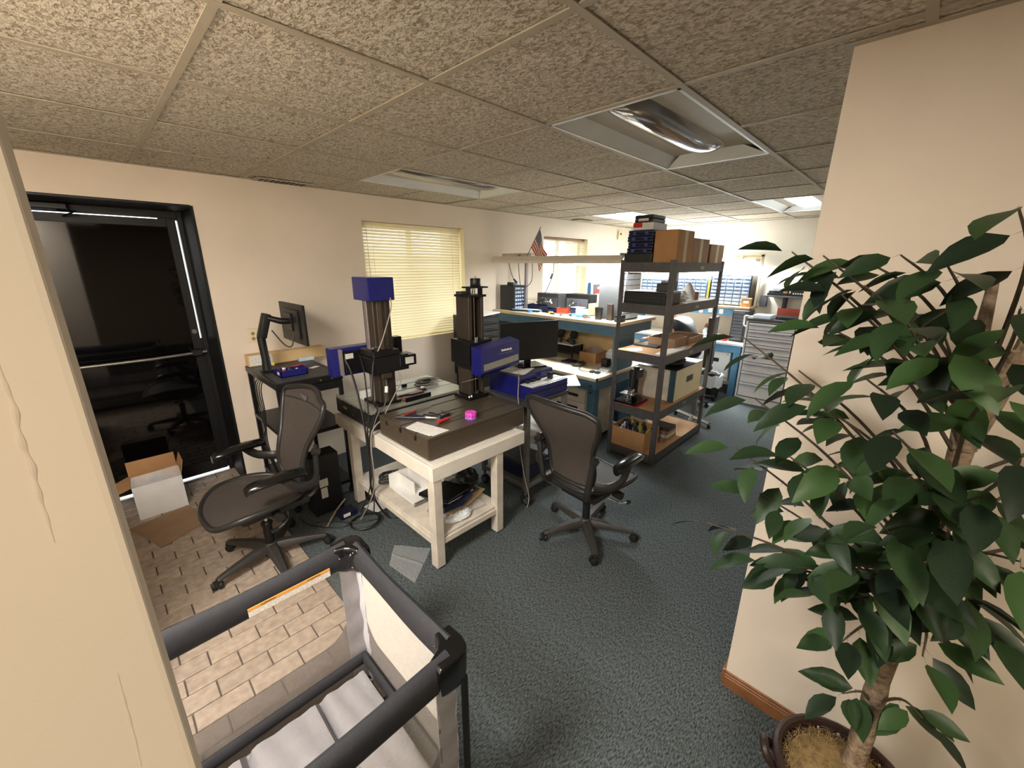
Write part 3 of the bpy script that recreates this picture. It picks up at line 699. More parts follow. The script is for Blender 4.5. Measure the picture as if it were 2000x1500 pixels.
LM = [leaf_mesh(0.22, 0.10), leaf_mesh(0.10, 0.22), leaf_mesh(0.35, 0.05), leaf_mesh(0.15, 0.32)]
nleaf = 0
def leaf_at(p, d, size, roll=0.0, upv=Vector((0, 0, 1))):
    global nleaf
    if nleaf >= 296: return
    nleaf += 1
    d = d.normalized(); y = upv.cross(d)
    if y.length < 0.1: y = Vector((1, 0, 0)).cross(d)
    y.normalize(); z = d.cross(y)
    m = Matrix((d, y, z)).transposed() @ Matrix.Rotation(roll, 3, 'X')
    o = bpy.data.objects.new('leaf', random.choice(LM)); COL.objects.link(o); o.parent = fic
    o.matrix_local = Matrix.Translation(p - PC) @ m.to_4x4() @ Matrix.Scale(size, 4)
TIPS = [(0.88, -1.09, 1.82), (0.84, -1.16, 1.81), (0.80, -1.21, 1.73), (0.85, -1.20, 1.65), (0.96, -0.99, 1.59), (0.84, -1.16, 1.54), (0.83, -1.08, 1.45), (0.75, -1.22, 1.49), (0.78, -1.07, 1.32), (0.75, -1.19, 1.35),
        (0.81, -1.02, 1.05), (0.79, -1.14, 1.21), (0.79, -1.18, 1.02), (0.75, -1.26, 1.07), (0.75, -1.31, 1.02), (0.80, -1.37, 0.88), (0.84, -1.51, 0.92), (0.83, -1.58, 1.06), (0.79, -1.52, 1.15),
        (0.73, -1.56, 1.28), (0.69, -1.51, 1.48), (0.69, -1.47, 1.60), (0.75, -1.46, 1.72), (0.80, -1.36, 1.79), (0.85, -1.29, 1.81), (0.90, -1.23, 1.80), (0.75, -1.25, 1.75), (0.70, -1.32, 1.70), (0.70, -1.38, 1.67),
        (0.68, -1.29, 1.58), (0.66, -1.35, 1.49), (0.68, -1.29, 1.39), (0.64, -1.40, 1.42), (0.66, -1.37, 1.30), (0.68, -1.46, 1.32), (0.70, -1.27, 1.25), (0.66, -1.48, 1.41), (0.70, -1.36, 1.16), (0.72, -1.43, 1.19), (0.93, -1.56, 0.68), (0.95, -1.41, 0.60),
        (0.74, -1.42, 1.88), (1.0, -1.70, 1.5), (1.15, -1.62, 1.3), (1.15, -1.3, 1.7), (1.1, -1.2, 1.4), (0.95, -1.75, 1.3)]
for k, tp in enumerate(TIPS):
    tp = Vector(tp); hor = Vector((tp.x - TX, tp.y - TY, 0)); rad = hor.length
    zs = max(0.55 if tp.z < 0.75 else 0.88, min(1.6, tp.z - 0.30 * rad / 0.35 - 0.02)); hu = hor.normalized()
    st = Vector((TX, TY, zs))
    mid = st.lerp(tp, 0.55) + Vector((random.uniform(-.02, .02), random.uniform(-.02, .02), 0.035))
    pts = bez([st, mid, tp], 6)
    MB().tube(pts, [0.0055 - 0.0038 * i / (len(pts) - 1) for i in range(len(pts))], 5).build('branch', M_TWIG, fic)
    per = 6 if k < 42 else 4
    for q in range(per):
        t = 0.45 + 0.55 * q / (per - 1); ip = min(int(t * (len(pts) - 1)), len(pts) - 1); p = pts[ip]
        side = (-1) ** q; perp = Vector((-hu.y, hu.x, 0))
        d = hu * random.uniform(0.3, 0.9) + perp * side * random.uniform(0.4, 1.0) + Vector((0, 0, random.uniform(-0.75, 0.10)))
        if q == per - 1: d = hu + perp * random.uniform(-0.3, 0.3) + Vector((0, 0, random.uniform(-0.5, 0.1)))
        upv = (Vector((0, 0, 1)) + hu * random.uniform(-0.1, 1.1) + perp * random.uniform(-0.5, 0.5)).normalized()
        p = p + d.normalized() * 0.02
        size = random.uniform(0.08, 0.118)
        end = p + d.normalized() * size
        if end.x > 1.27 or p.x > 1.27: continue
        leaf_at(p, d, size, random.uniform(-0.4, 0.4), upv)

# ================================================================== mesh task chairs
def outline_loop(fn, n=40): return [fn(2 * PI * k / n) for k in range(n)]
def task_chair(label, loc, face, base_az, tagmark):
    t = thing('mesh_office_chair', label, 'office chair', loc, face, 'black mesh task chairs')
    BL_ = lambda mb, nm, m, par=t, **k: mb.build(nm, m, par, local=True, **k)
    # star base
    hub = BL_(MB().lathe([(0.001, 0.118), (0.038, 0.118), (0.05, 0.10), (0.052, 0.065), (0.03, 0.055), (0.001, 0.055)], n=20), 'hub', M_CHBASE, smooth=True)
    for k in range(5):
        a = base_az - face + 2 * PI * k / 5; ca, sa = math.cos(a), math.sin(a)
        rings = []
        for r, w, z0, z1 in ((0.035, 0.034, 0.062, 0.112), (0.12, 0.031, 0.066, 0.108), (0.22, 0.025, 0.064, 0.094), (0.30, 0.020, 0.060, 0.080), (0.315, 0.016, 0.060, 0.076)):
            rings.append([(r * ca - w * s * sa, r * sa + w * s * ca, z) for s, z in ((-1, z0), (1, z0), (1, z0 + (z1 - z0) * 0.55), (0.55, z1), (-0.55, z1), (-1, z0 + (z1 - z0) * 0.55))])
        leg = BL_(MB().ring_strip(rings), 'base_leg', M_CHBASE, smooth=True)
        cx, cy = 0.318 * ca, 0.318 * sa; b = a + 1.2 + 0.7 * k
        cs = BL_(MB().lathe([(0.001, 0.064), (0.013, 0.062), (0.016, 0.045), (0.016, 0.03)], (cx, cy, 0), 10), 'caster', M_RUBBER, smooth=True)
        ax = Vector((math.cos(b), math.sin(b), 0)); c = Vector((cx, cy, 0.027)) + Vector((-ax.y, ax.x, 0)) * 0.012
        for s in (-1, 1): BL_(MB().tube([c + ax * s * 0.006, c + ax * s * 0.012, c + ax * s * 0.022, c + ax * s * 0.026], [0.025, 0.027, 0.025, 0.015], 16), 'wheel', M_RUBBER, cs, smooth=True)
    BL_(MB().tube([(0, 0, 0.10), (0, 0, 0.245)], 0.026, 16), 'gas_cylinder', M_BLACK, smooth=True)
    BL_(MB().tube([(0, 0, 0.24), (0, 0, 0.36)], 0.014, 12), 'piston', M_CHROME, smooth=True)
    BL_(MB().lathe([(0.03, 0.236), (0.034, 0.25), (0.026, 0.262)], n=14), 'collar', M_BLACK, smooth=True)
    BL_(MB().box((-0.16, -0.11, 0.335), (0.15, 0.11, 0.40)), 'tilt_mechanism', M_BLACK, bevel=0.025, seg=3, smooth=True)
    BL_(MB().box((-0.20, -0.20, 0.385), (-0.02, 0.20, 0.425)), 'cross_beam', M_CHFRAME, bevel=0.015, seg=2, smooth=True)
    # seat
    def so(a, k=1.0):
        c, s = math.cos(a), math.sin(a); x = 0.045 + 0.245 * math.copysign(abs(c) ** 0.72, c); y = 0.258 * math.copysign(abs(s) ** 0.72, s)
        y *= 1 - 0.10 * max(0, -(x - 0.045) / 0.245)
        return (x * k + 0.045 * (1 - k), y * k)
    def sz(x, y): return 0.452 + 0.028 * (abs(y) / 0.258) ** 2.5 - 0.05 * max(0, (x - 0.14) / 0.15) ** 2 - 0.012 * max(0, (-x) / 0.2)
    rings = []
    for k in (0.02, 0.3, 0.6, 0.85, 0.97): rings.append([(p[0], p[1], sz(*p)) for p in (so(2 * PI * q / 40, k) for q in range(40))])
    st = BL_(MB().ring_strip(rings, True, False), 'seat', M_CHMESH, smooth=True, thick=0.004)
    BL_(MB().tube([(p[0], p[1], sz(*p) - 0.006) for p in (so(2 * PI * q / 40) for q in range(40))], 0.016, 10, closed=True), 'seat_frame', M_CHFRAME, st, smooth=True)
    pan = []
    for k, dz in ((0.90, -0.03), (0.80, -0.055), (0.45, -0.075)): pan.append([(p[0], p[1], sz(*p) + dz) for p in (so(2 * PI * q / 28, k) for q in range(28))])
    BL_(MB().ring_strip(pan), 'seat_pan', M_BLACK, st, smooth=True)
    # backrest
    prof = [(0.0, 0.145), (0.08, 0.168), (0.2, 0.176), (0.36, 0.176), (0.48, 0.188), (0.6, 0.218), (0.72, 0.252), (0.84, 0.274), (0.92, 0.272), (0.97, 0.25), (1.0, 0.20)]
    def hw(t_):
        for (a, b), (c, d) in zip(prof, prof[1:]):
            if t_ <= c: return b + (d - b) * (t_ - a) / (c - a)
        return prof[-1][1]
    def bp(t_, s):
        w = hw(t_); z = 0.475 + 0.555 * t_ - 0.02 * max(0, t_ - 0.9) / 0.1 * s * s
        x = -0.205 - 0.165 * t_ + 0.05 * math.sin(PI * min(1, t_ * 1.25)) * (1 - t_) - 0.045 * max(0, t_ - 0.7) ** 1.3 + 0.05 * s * s * (0.4 + 0.6 * t_)
        return (x, s * w, z)
    bk = BL_(MB().grid(lambda u, v: bp(u, v * 2 - 1), 26, 14), 'backrest', M_CHMESH, smooth=True, thick=0.004)
    loop = [bp(k / 26, 1) for k in range(27)] + [bp(1, 1 - k / 7) for k in range(1, 14)] + [bp(1 - k / 26, -1) for k in range(0, 27)] + [bp(0, -1 + k / 7) for k in range(1, 14)]
    BL_(MB().tube([(x - 0.004, yv, z) for x, yv, z in loop], 0.0165, 10, closed=True), 'back_frame', M_CHFRAME, bk, smooth=True)
    if tagmark:
        p = [bp(0.90, -0.05), bp(0.915, -0.42), bp(0.845, -0.08)]
        BL_(MB().add([(x + 0.008, yv, z) for x, yv, z in p], [(0, 1, 2)]), 'back_tag', M_PCGREY, bk)
    BL_(MB().tube([bp(0.845, -0.98 + 0.14 * k) for k in range(15)], 0.004, 5), 'back_seam', M_CHFRAME, bk)
    for s in (-1, 1):
        BL_(MB().tube(bez([(-0.12, s * 0.16, 0.40), (-0.235, s * 0.175, 0.43), (-0.255, s * 0.195, 0.55), (-0.258, s * 0.215, 0.68), (-0.262, s * 0.225, 0.745)], 5), [0.022] * 10 + [0.020] * 6 + [0.016] * 5, 10, flat=(1.0, 0.75)), 'back_upright', M_CHFRAME, smooth=True)
        BL_(MB().tube([(-0.275, s * 0.225, 0.70), (-0.24, s * 0.225, 0.715)], [0.024, 0.02], 10), 'lumbar_knob', M_CHFRAME, smooth=True)
        am = BL_(MB().tube(bez([(-0.245, s * 0.225, 0.55), (-0.19, s * 0.285, 0.545), (-0.10, s * 0.315, 0.575), (-0.04, s * 0.31, 0.645)], 6), [0.026] * 6 + [0.024] * 6 + [0.022] * 7, 10, flat=(0.7, 1.2)), 'arm_support', M_CHFRAME, smooth=True)
        pad = []
        for xx, w, zt in ((-0.155, 0.022, 0.658), (-0.14, 0.036, 0.668), (-0.05, 0.045, 0.675), (0.08, 0.043, 0.672), (0.125, 0.038, 0.664), (0.145, 0.022, 0.652)):
            yc = s * (0.305 - 0.02 * (xx + 0.15) / 0.3)
            pad.append([(xx, yc + w * math.cos(2 * PI * k / 12), zt - 0.016 + 0.024 * math.sin(2 * PI * k / 12)) for k in range(12)])
        BL_(MB().ring_strip(pad), 'armrest', M_BLACKG, smooth=True)
        BL_(MB().tube([(0.0, s * 0.20, 0.405), (0.0, s * 0.262, 0.40)], 0.026, 14), 'tilt_knob', M_CHFRAME, smooth=True)
        lv = BL_(MB().tube(bez([(-0.06, s * 0.2, 0.385), (-0.03, s * 0.262, 0.37), (0.03, s * 0.285, 0.355)], 4), 0.006, 6), 'lever', M_CHROME, smooth=True)
        BL_(MB().box((0.02, s * 0.285 - 0.012, 0.346), (0.06, s * 0.285 + 0.012, 0.362)), 'lever_paddle', M_BLACK, lv, bevel=0.004)
    return t
task_chair('mesh office chair facing the black door, triangular tag on its back', (0.14, 1.25, 0), R(184), R(52), True)
task_chair('mesh office chair on the carpet beside the white table, its back turned', (1.745, -0.01, 0), R(-4), R(10), False)

# ================================================================== white table with the two gauging machines
tb = thing('white_table', 'white painted wooden table with a lower shelf under the two machines', 'table', (1.17, 1.03, 0))
for nm, lo, hi, m in (('apron', (0.795, 0.40, 0.60), (1.555, 0.425, 0.69), M_WHITEWOOD), ('apron', (0.795, 0.425, 0.60), (0.82, 1.065, 0.69), M_WHITEWOOD), ('apron', (0.785, 1.07, 0.595), (0.81, 1.665, 0.685), M_DIRTYWHITE),
                      ('apron', (1.53, 0.425, 0.60), (1.555, 1.665, 0.69), M_WHITEWOOD), ('apron', (0.81, 1.64, 0.595), (1.53, 1.665, 0.685), M_DIRTYWHITE),
                      ('top_board', (0.82, 0.425, 0.672), (1.53, 1.065, 0.689), M_WHITEWOOD), ('top_board', (0.81, 1.07, 0.668), (1.53, 1.64, 0.685), M_DIRTYWHITE), ('under_batten', (0.822, 0.60, 0.58), (0.86, 1.06, 0.60), M_PLY)):
    B(lo, hi).build(nm, m, tb, 0.003)
for x0, y0 in ((0.80, 0.405), (1.295, 0.405), (0.79, 1.425), (1.295, 1.425)):
    lg = B((x0, y0, 0.01), (x0 + 0.062, y0 + 0.062, 0.60)).build('leg', M_DIRTYWHITE, tb, 0.004)
    MB().cyl((x0 + 0.031, y0 + 0.031, 0), (x0 + 0.031, y0 + 0.031, 0.012), 0.02, 0.014).build('glide', M_BLACK, lg)
B((0.815, 0.42, 0.195), (1.345, 1.475, 0.215)).build('lower_shelf', M_DIRTYWHITE, tb, 0.003)
for lo, hi in (((0.862, 0.41, 0.155), (1.295, 0.43, 0.195)), ((0.805, 0.467, 0.155), (0.822, 1.425, 0.195))): B(lo, hi).build('shelf_rail', M_DIRTYWHITE, tb, 0.003)

def slot_plate(name, label, x0, x1, y0, y1, z0, z1, slots, m_body, m_top):
    p = thing(name, label, 'surface plate', ((x0 + x1) / 2, (y0 + y1) / 2, z0))
    ys = [y0] + [s + d for s in slots for d in (-0.006, 0.006)] + [y1]
    B((x0, y0, z0 + 0.012), (x1, y1, z1 - 0.02)).build('body', m_body, p, 0.004, 2)
    for a, b in zip(ys[::2], ys[1::2]): B((x0, a, z1 - 0.0199), (x1, b, z1)).build('top_strip', m_top, p, 0.0025)
    for sx in (x0 + 0.06, x1 - 0.12):
        for sy in (y0 + 0.05, y1 - 0.10): B((sx, sy, z0), (sx + 0.05, sy + 0.05, z0 + 0.012)).build('pad', M_BLACK, p)
    for sy in (y0 + 0.07, (y0 + y1) / 2, y1 - 0.07): MB().cyl((x0 + 0.001, sy, z0 + 0.05), (x0 - 0.003, sy, z0 + 0.05), 0.006, n=10).build('screw', M_STEEL, p, smooth=True)
    for s in slots: B((x0 - 0.0015, s - 0.012, z1 - 0.045), (x0 + 0.001, s + 0.012, z1 - 0.018)).build('slot_mouth', M_BLACK, p)
    return p
p2 = slot_plate('surface_plate', 'brown slotted surface plate on the front half of the white table', 0.825, 1.625, 0.475, 1.025, 0.69, 0.835, (0.60, 0.765, 0.93), M_GRANITE, M_GRANITE)
p1 = slot_plate('surface_plate', 'black sided grey topped surface plate on the back half of the white table', 0.81, 1.63, 1.115, 1.665, 0.69, 0.83, (1.29, 1.41, 1.545), M_GRANITE2, M_GREYPLATE)
B((0.8065, 1.49, 0.755), (0.8099, 1.54, 0.772)).build('maker_plate', M_OLIVE, p1)

# machine one, seen from behind: blue cap on the column, black carriage, blue head reaching toward the wall corner
m1 = thing('gauging_machine', 'gauging machine with a blue capped column and black carriage near the window', 'machine', (0.985, 1.245, 0.83))
B((0.895, 1.165, 0.83), (1.075, 1.375, 0.852)).build('foot_plate', M_BLACKM, m1, 0.003)
B((0.925, 1.18, 0.852), (1.05, 1.32, 1.56)).build('column', M_COLUMN, m1, 0.004)
B((0.916, 1.25, 0.852), (0.9249, 1.29, 1.56)).build('guide_rail', M_COLLITE, m1, 0.002)
B((0.95, 1.172, 0.852), (0.985, 1.1799, 1.56)).build('guide_rail', M_GRANITE, m1, 0.002); B((1.01, 1.172, 0.852), (1.045, 1.1799, 1.56)).build('guide_rail', M_COLDARK, m1, 0.002)
B((0.885, 1.135, 1.553), (1.065, 1.355, 1.70)).build('blue_cap', M_BLUE, m1, 0.005, 2)
cg = B((0.86, 1.12, 1.075), (1.13, 1.36, 1.185)).build('carriage', M_BLACKM, m1, 0.006, 2)
B((0.88, 1.13, 1.185), (1.07, 1.35, 1.225)).build('carriage_cap', M_BLACKM, cg, 0.004); B((1.06, 1.115, 1.10), (1.19, 1.24, 1.175)).build('motor_box', M_BLACKM, cg, 0.004)
B((1.10, 1.112, 1.115), (1.165, 1.1149, 1.16)).build('label_plate', M_LABEL, cg); B((1.12, 1.28, 1.16), (1.18, 1.34, 1.28)).build('end_block', M_BLACKM, cg, 0.004)
B((0.925, 1.125, 1.035), (1.0, 1.165, 1.075)).build('connector_block', M_COLLITE if False else M_COLUMN, cg, 0.004)
ar = B((0.70, 1.37, 1.04), (1.02, 1.46, 1.235)).build('head', M_BLUE, m1, 0.006, 2)
B((0.745, 1.34, 1.05), (0.765, 1.3699, 1.23)).build('head_bracket', M_COLLITE, ar, 0.002); B((0.77, 1.33, 1.07), (0.90, 1.369, 1.21)).build('head_back', M_BLACKM, ar, 0.003)
B((0.775, 1.326, 1.165), (0.83, 1.3299, 1.20)).build('serial_label', M_LABEL, ar)
MB().tube(bez([(0.89, 1.16, 1.235), (0.88, 1.14, 1.25), (0.91, 1.13, 1.255), (0.94, 1.13, 1.24)], 5), 0.008, 8).build('clamp_ring', M_CHROME, cg, smooth=True)

# machine two: open column with leadscrew, motor on top, blue head with a scale strip
m2 = thing('gauging_machine', 'gauging machine with motor topped open column and long blue head with scale strip', 'machine', (1.515, 0.905, 0.835))
B((1.42, 0.815, 0.835), (1.605, 0.995, 0.862)).build('foot_plate', M_BLACKM, m2, 0.003)
for lo, hi in (((1.458, 0.852, 0.862), (1.49, 0.99, 1.565)), ((1.575, 0.852, 0.862), (1.598, 0.99, 1.565)), ((1.49, 0.935, 0.862), (1.575, 0.985, 1.565))): B(lo, hi).build('column_side', M_COLUMN, m2, 0.003)
B((1.50, 0.925, 0.862), (1.565, 0.9349, 1.565)).build('bellows', M_COLDARK, m2, 0.002)
MB().tube([(1.535, 0.885, 0.862), (1.535, 0.885, 1.60)], 0.006, 10).build('lead_screw', M_STEEL, m2, smooth=True); MB().cyl((1.535, 0.885, 0.862), (1.535, 0.885, 0.878), 0.026).build('bearing', M_DARKGREY, m2, smooth=True)
B((1.45, 0.835, 1.565), (1.612, 1.0, 1.58)).build('top_plate', M_BLACKM, m2, 0.003)
for xx in (1.478, 1.585): B((xx, 0.86, 1.58), (xx + 0.012, 0.90, 1.625)).build('standoff', M_BLACKM, m2)
B((1.465, 0.83, 1.625), (1.625, 0.93, 1.635)).build('motor_plate', M_BLACKM, m2, 0.002)
mt = MB().cyl((1.545, 0.875, 1.635), (1.545, 0.875, 1.69), 0.037, n=24).build('motor', M_BLACK, m2, 0.003, smooth=True); MB().cyl((1.545, 0.875, 1.69), (1.545, 0.875, 1.705), 0.004).build('motor_shaft', M_STEEL, mt)
MB().cyl((1.535, 0.885, 1.585), (1.535, 0.885, 1.62), 0.013).build('coupling', M_CHROME, m2, smooth=True); B((1.455, 0.93, 1.58), (1.53, 0.985, 1.60)).build('limit_switch', M_DARKGREY, m2, 0.003)
c2 = B((1.415, 0.80, 1.10), (1.63, 1.01, 1.27)).build('carriage', M_BLACKM, m2, 0.005, 2)
B((1.44, 0.81, 1.06), (1.62, 1.0, 1.10)).build('carriage_lower', M_BLACKM, c2, 0.004); MB().tube([(1.47, 0.795, 1.262), (1.47, 0.793, 1.30)], 0.012, 10).build('set_screw', M_CHROME, c2, smooth=True)
hd = MB()
prof = [(0.79, 1.24), (0.69, 1.222), (0.685, 1.06), (0.70, 1.035), (0.79, 1.045)]
hd.prism(prof, lambda a, b: (1.42, a, b), lambda a, b: (1.80, a, b + 0.03))
h2 = hd.build('head', M_BLUE, m2, 0.005, 2)
MB().add([(1.445, 0.6835, 1.078), (1.785, 0.6835, 1.105), (1.785, 0.6855, 1.15), (1.445, 0.6855, 1.123)], [(0, 1, 2, 3)]).build('scale_strip', M_GREYPLATE, h2, thick=0.0015)
for k in range(11): B((1.612 + k * 0.0095, 0.6835, 1.194), (1.6195 + k * 0.0095, 0.6855, 1.209 - (k % 3) * 0.002)).build('lettering', M_WHITE, h2)
B((1.585, 0.6835, 1.178), (1.73, 0.6845, 1.1805)).build('lettering_line', M_COLLITE, h2)
pb = MB().tube([(1.46, 0.70, 1.02), (1.46, 0.76, 1.018)], 0.013, 10).build('probe_holder', M_BLACK, m2, smooth=True)
MB().tube([(1.46, 0.745, 1.018), (1.385, 0.86, 0.975), (1.385, 0.862, 0.935)], 0.0025, 6).build('probe', M_STEEL, pb)
for xx in (1.425, 1.447): MB().tube([(xx, 0.825, 0.862), (xx, 0.825, 0.875)], [0.010, 0.006], 10).build('clamp_nut', M_CHROME, m2, smooth=True)

# things lying on the front plate
ZT = 0.8355
def sheet(name, label, cat, corners, z, m, dz=0.0008, group=None):
    cx = sum(c[0] for c in corners) / len(corners); cy = sum(c[1] for c in corners) / len(corners)
    mb = MB().ring_strip([[(x, y, z + (c[2] if len(c) > 2 else 0)) for c in corners for x, y in (c[:2],)], [(x, y, z + dz + (c[2] if len(c) > 2 else 0)) for c in corners for x, y in (c[:2],)]])
    return tag(mb.build(name, m, None, origin=(cx, cy, z)), label, cat, group)
sheet('paper_sheet', 'white printed paper sheet on the brown surface plate', 'paper', [(0.83, 0.715), (0.935, 0.745), (0.995, 0.495), (0.875, 0.49)], ZT, M_PRINT)
sheet('paper_sheet', 'second paper sheet peeking out under the printed one on the brown plate', 'paper', [(0.828, 0.70), (0.85, 0.72), (0.90, 0.53), (0.862, 0.505)], ZT - 0.0005, M_PAPER, 0.0004)
def screwdriver(label, a, b, hm, hr=0.009, frac=0.45):
    a, b = Vector(a), Vector(b); m = a.lerp(b, frac)
    t = thing('screwdriver', label, 'screwdriver', a, 0, 'hand tools on the brown plate')
    d = b - a
    MB().tube([a.lerp(m, q) for q in (0, 0.1, 0.3, 0.7, 0.9, 1)], [hr * 0.6, hr, hr * 0.85, hr, hr * 0.8, hr * 0.45], 10).build('handle', hm, t, smooth=True)
    MB().tube([m, b], 0.0028, 6).build('blade', M_STEEL, t)
    return t
screwdriver('screwdriver with a red and orange handle lying across the brown plate', (0.925, 0.885, ZT + 0.009), (1.16, 0.92, ZT + 0.004), M_ORANGE)
screwdriver('screwdriver with a dark red striped handle nearest the pink disc', (1.0, 0.62, ZT + 0.012), (1.22, 0.665, ZT + 0.004), M_RED, 0.012, 0.5)
screwdriver('screwdriver with a white tipped handle behind the dark red one', (1.06, 0.675, ZT + 0.011), (1.20, 0.72, ZT + 0.004), M_NAVY, 0.012, 0.7)
pl = thing('pliers', 'pliers with long dark blue handles lying on the brown plate', 'pliers', (0.95, 0.82, ZT))
MB().tube(bez([(0.875, 0.895, ZT + 0.007), (0.93, 0.83, ZT + 0.007), (1.0, 0.755, ZT + 0.007)], 4), 0.007, 8).build('handle', M_NAVY, pl, smooth=True)
MB().tube(bez([(0.955, 0.88, ZT + 0.007), (0.985, 0.82, ZT + 0.007), (1.01, 0.765, ZT + 0.007)], 4), 0.007, 8).build('handle', M_NAVY, pl, smooth=True)
MB().tube([(1.0, 0.765, ZT + 0.007), (1.015, 0.745, ZT + 0.007), (1.05, 0.70, ZT + 0.006)], [0.009, 0.011, 0.003], 8).build('jaw', M_STEEL, pl, smooth=True)
for k, (x, y, a) in enumerate(((1.045, 0.80, 0.2), (1.085, 0.80, -0.1))):
    pts = [Vector((x, y, ZT + 0.002)) + rz3(a) @ Vector(q) for q in ((-0.015, 0.02, 0), (0, 0.022, 0), (0.004, 0.01, 0), (0.03, -0.07, 0))]
    tag(MB().tube(bez(pts, 4), 0.0025, 6).build('hex_key', M_BLACKM, None, origin=(x, y, ZT)), ('short', 'long')[k] + ' black hex key between the tools on the brown plate', 'hex key', 'hand tools on the brown plate')
tag(MB().tube([(1.16, 0.80, ZT + 0.003), (1.145, 0.72, ZT + 0.003)], [0.0015, 0.004], 6).build('scriber', M_BLACKM, None, origin=(1.15, 0.76, ZT)), 'slim black pointed scriber beside the hex keys', 'scriber')
pk = thing('fidget_disc', 'pink and purple lobed plastic disc on the brown plate', 'toy', (1.21, 0.555, ZT))
def lob(z0, z1, m, nm):
    n = 48; rg = [[(0.036 * (1 + 0.06 * math.cos(9 * 2 * PI * k / n)) * s * math.cos(2 * PI * k / n) + 1.21, 0.036 * (1 + 0.06 * math.cos(9 * 2 * PI * k / n)) * s * math.sin(2 * PI * k / n) + 0.555, z) for k in range(n)] for s, z in ((0.97, z0), (1, z0 + 0.002), (1, z1 - 0.003), (0.94, z1))]
    return MB().ring_strip(rg).build(nm, m, pk, smooth=True)
lob(ZT, ZT + 0.016, M_PURPLE, 'lower_ring'); lob(ZT + 0.016, ZT + 0.044, M_PINK, 'upper_ring')
MB().cyl((1.21, 0.555, ZT + 0.044), (1.21, 0.555, ZT + 0.0445), 0.008).build('hole', M_PURPLE, pk); MB().tube([(1.212, 0.553, ZT + 0.0445), (1.236, 0.535, ZT + 0.0445)], 0.0025, 5).build('groove', M_PURPLE, pk)

# things on the back plate
ZP = 0.8305
bc = thing('wooden_tool_case', 'open brown wooden case with a dark tool beside the blue capped machine', 'case', (1.22, 1.21, ZP))
B((1.08, 1.135, ZP), (1.30, 1.27, ZP + 0.02)).build('tray', M_WOODCASE, bc, 0.003); B((1.085, 1.12, ZP), (1.30, 1.1349, ZP + 0.035)).build('front_edge', M_BLACKM, bc, 0.003)
MB().tube([(1.09, 1.22, ZP + 0.026), (1.16, 1.21, ZP + 0.026), (1.17, 1.19, ZP + 0.026), (1.28, 1.19, ZP + 0.026)], 0.006, 6).build('tool', M_BLACKM, bc)
simple('small_white_carton', 'small white carton behind the blue capped machine column', 'box', (0.90, 1.39, ZP), (1.03, 1.45, ZP + 0.055), M_WHITE, 0.002)
sheet('paper_note', 'white note under the machine foot on the grey plate', 'paper', [(1.08, 1.18), (1.11, 1.21), (1.15, 1.13), (1.085, 1.125)], ZP, M_PAPER)
def coil(name, label, c, r, turns, m, rad=0.003, z=0.0, wob=0.35, grp=None):
    pts = []; n = turns * 14
    for k in range(n + 1):
        a = 2 * PI * k / 14; q = r * (1 + wob * math.sin(a * 0.37 + 1) * 0.5 + random.uniform(-.06, .06))
        pts.append((c[0] + q * math.cos(a), c[1] + q * 0.75 * math.sin(a), c[2] + rad + z * k / n + random.uniform(0, 0.01)))
    return tag(MB().tube(bez(pts, 2), rad, 5).build(name, m, None, smooth=True, origin=c), label, 'cable', grp)
coil('cable_coil', 'tangled grey cable coil on the grey plate', (1.47, 1.41, ZP), 0.085, 6, M_CABLEG, 0.0035, 0.03)
coil('cable_coil', 'tangled black cable among the grey coil on the plate', (1.43, 1.40, ZP), 0.075, 3, M_CABLE, 0.0035, 0.035)
tag(MB().lathe([(0.0, 0.0), (0.014, 0.0), (0.015, 0.012), (0.012, 0.02), (0.0, 0.02)], (1.36, 1.33, ZP), 14).build('white_bobbin', M_WHITE, None, smooth=True, origin=(1.36, 1.33, ZP)), 'small round white bobbin among the cables on the plate', 'bobbin')
simple('metal_block', 'small black and steel block on the grey plate', 'block', (1.27, 1.47, ZP), (1.31, 1.495, ZP + 0.022), M_BLACKM)
simple('cable_plug', 'small black plug at the end of the cable coil', 'plug', (1.31, 1.27, ZP), (1.36, 1.30, ZP + 0.02), M_BLACK)

# things on the lower shelf of the table
ZS = 0.2155
bx = thing('white_tray', 'white open plastic tray with dividers on the lower shelf of the white table', 'tray', (1.0, 0.95, ZS))
for lo, hi in (((0.90, 0.80, ZS + 0.012), (1.16, 1.12, ZS + 0.022)), ((0.90, 1.11, ZS + 0.022), (1.16, 1.12, ZS + 0.12)), ((0.97, 0.90, ZS + 0.022), (0.978, 1.11, ZS + 0.11)), ((1.05, 0.85, ZS + 0.022), (1.058, 1.11, ZS + 0.12)), ((1.15, 0.80, ZS + 0.022), (1.16, 1.11, ZS + 0.13))): B(lo, hi).build('panel', M_WHITE, bx, 0.002)
B((0.90, 0.785, ZS), (1.16, 0.7999, ZS + 0.026)).build('metal_edge', M_STEEL, bx, 0.002); B((0.92, 0.85, ZS), (1.14, 1.1, ZS + 0.0119)).build('runner', M_STEEL, bx)
coil('cable_bundle', 'dark cable bundle behind the white tray under the table', (0.96, 1.22, ZS), 0.07, 5, M_DARKGREY, 0.006, 0.06)
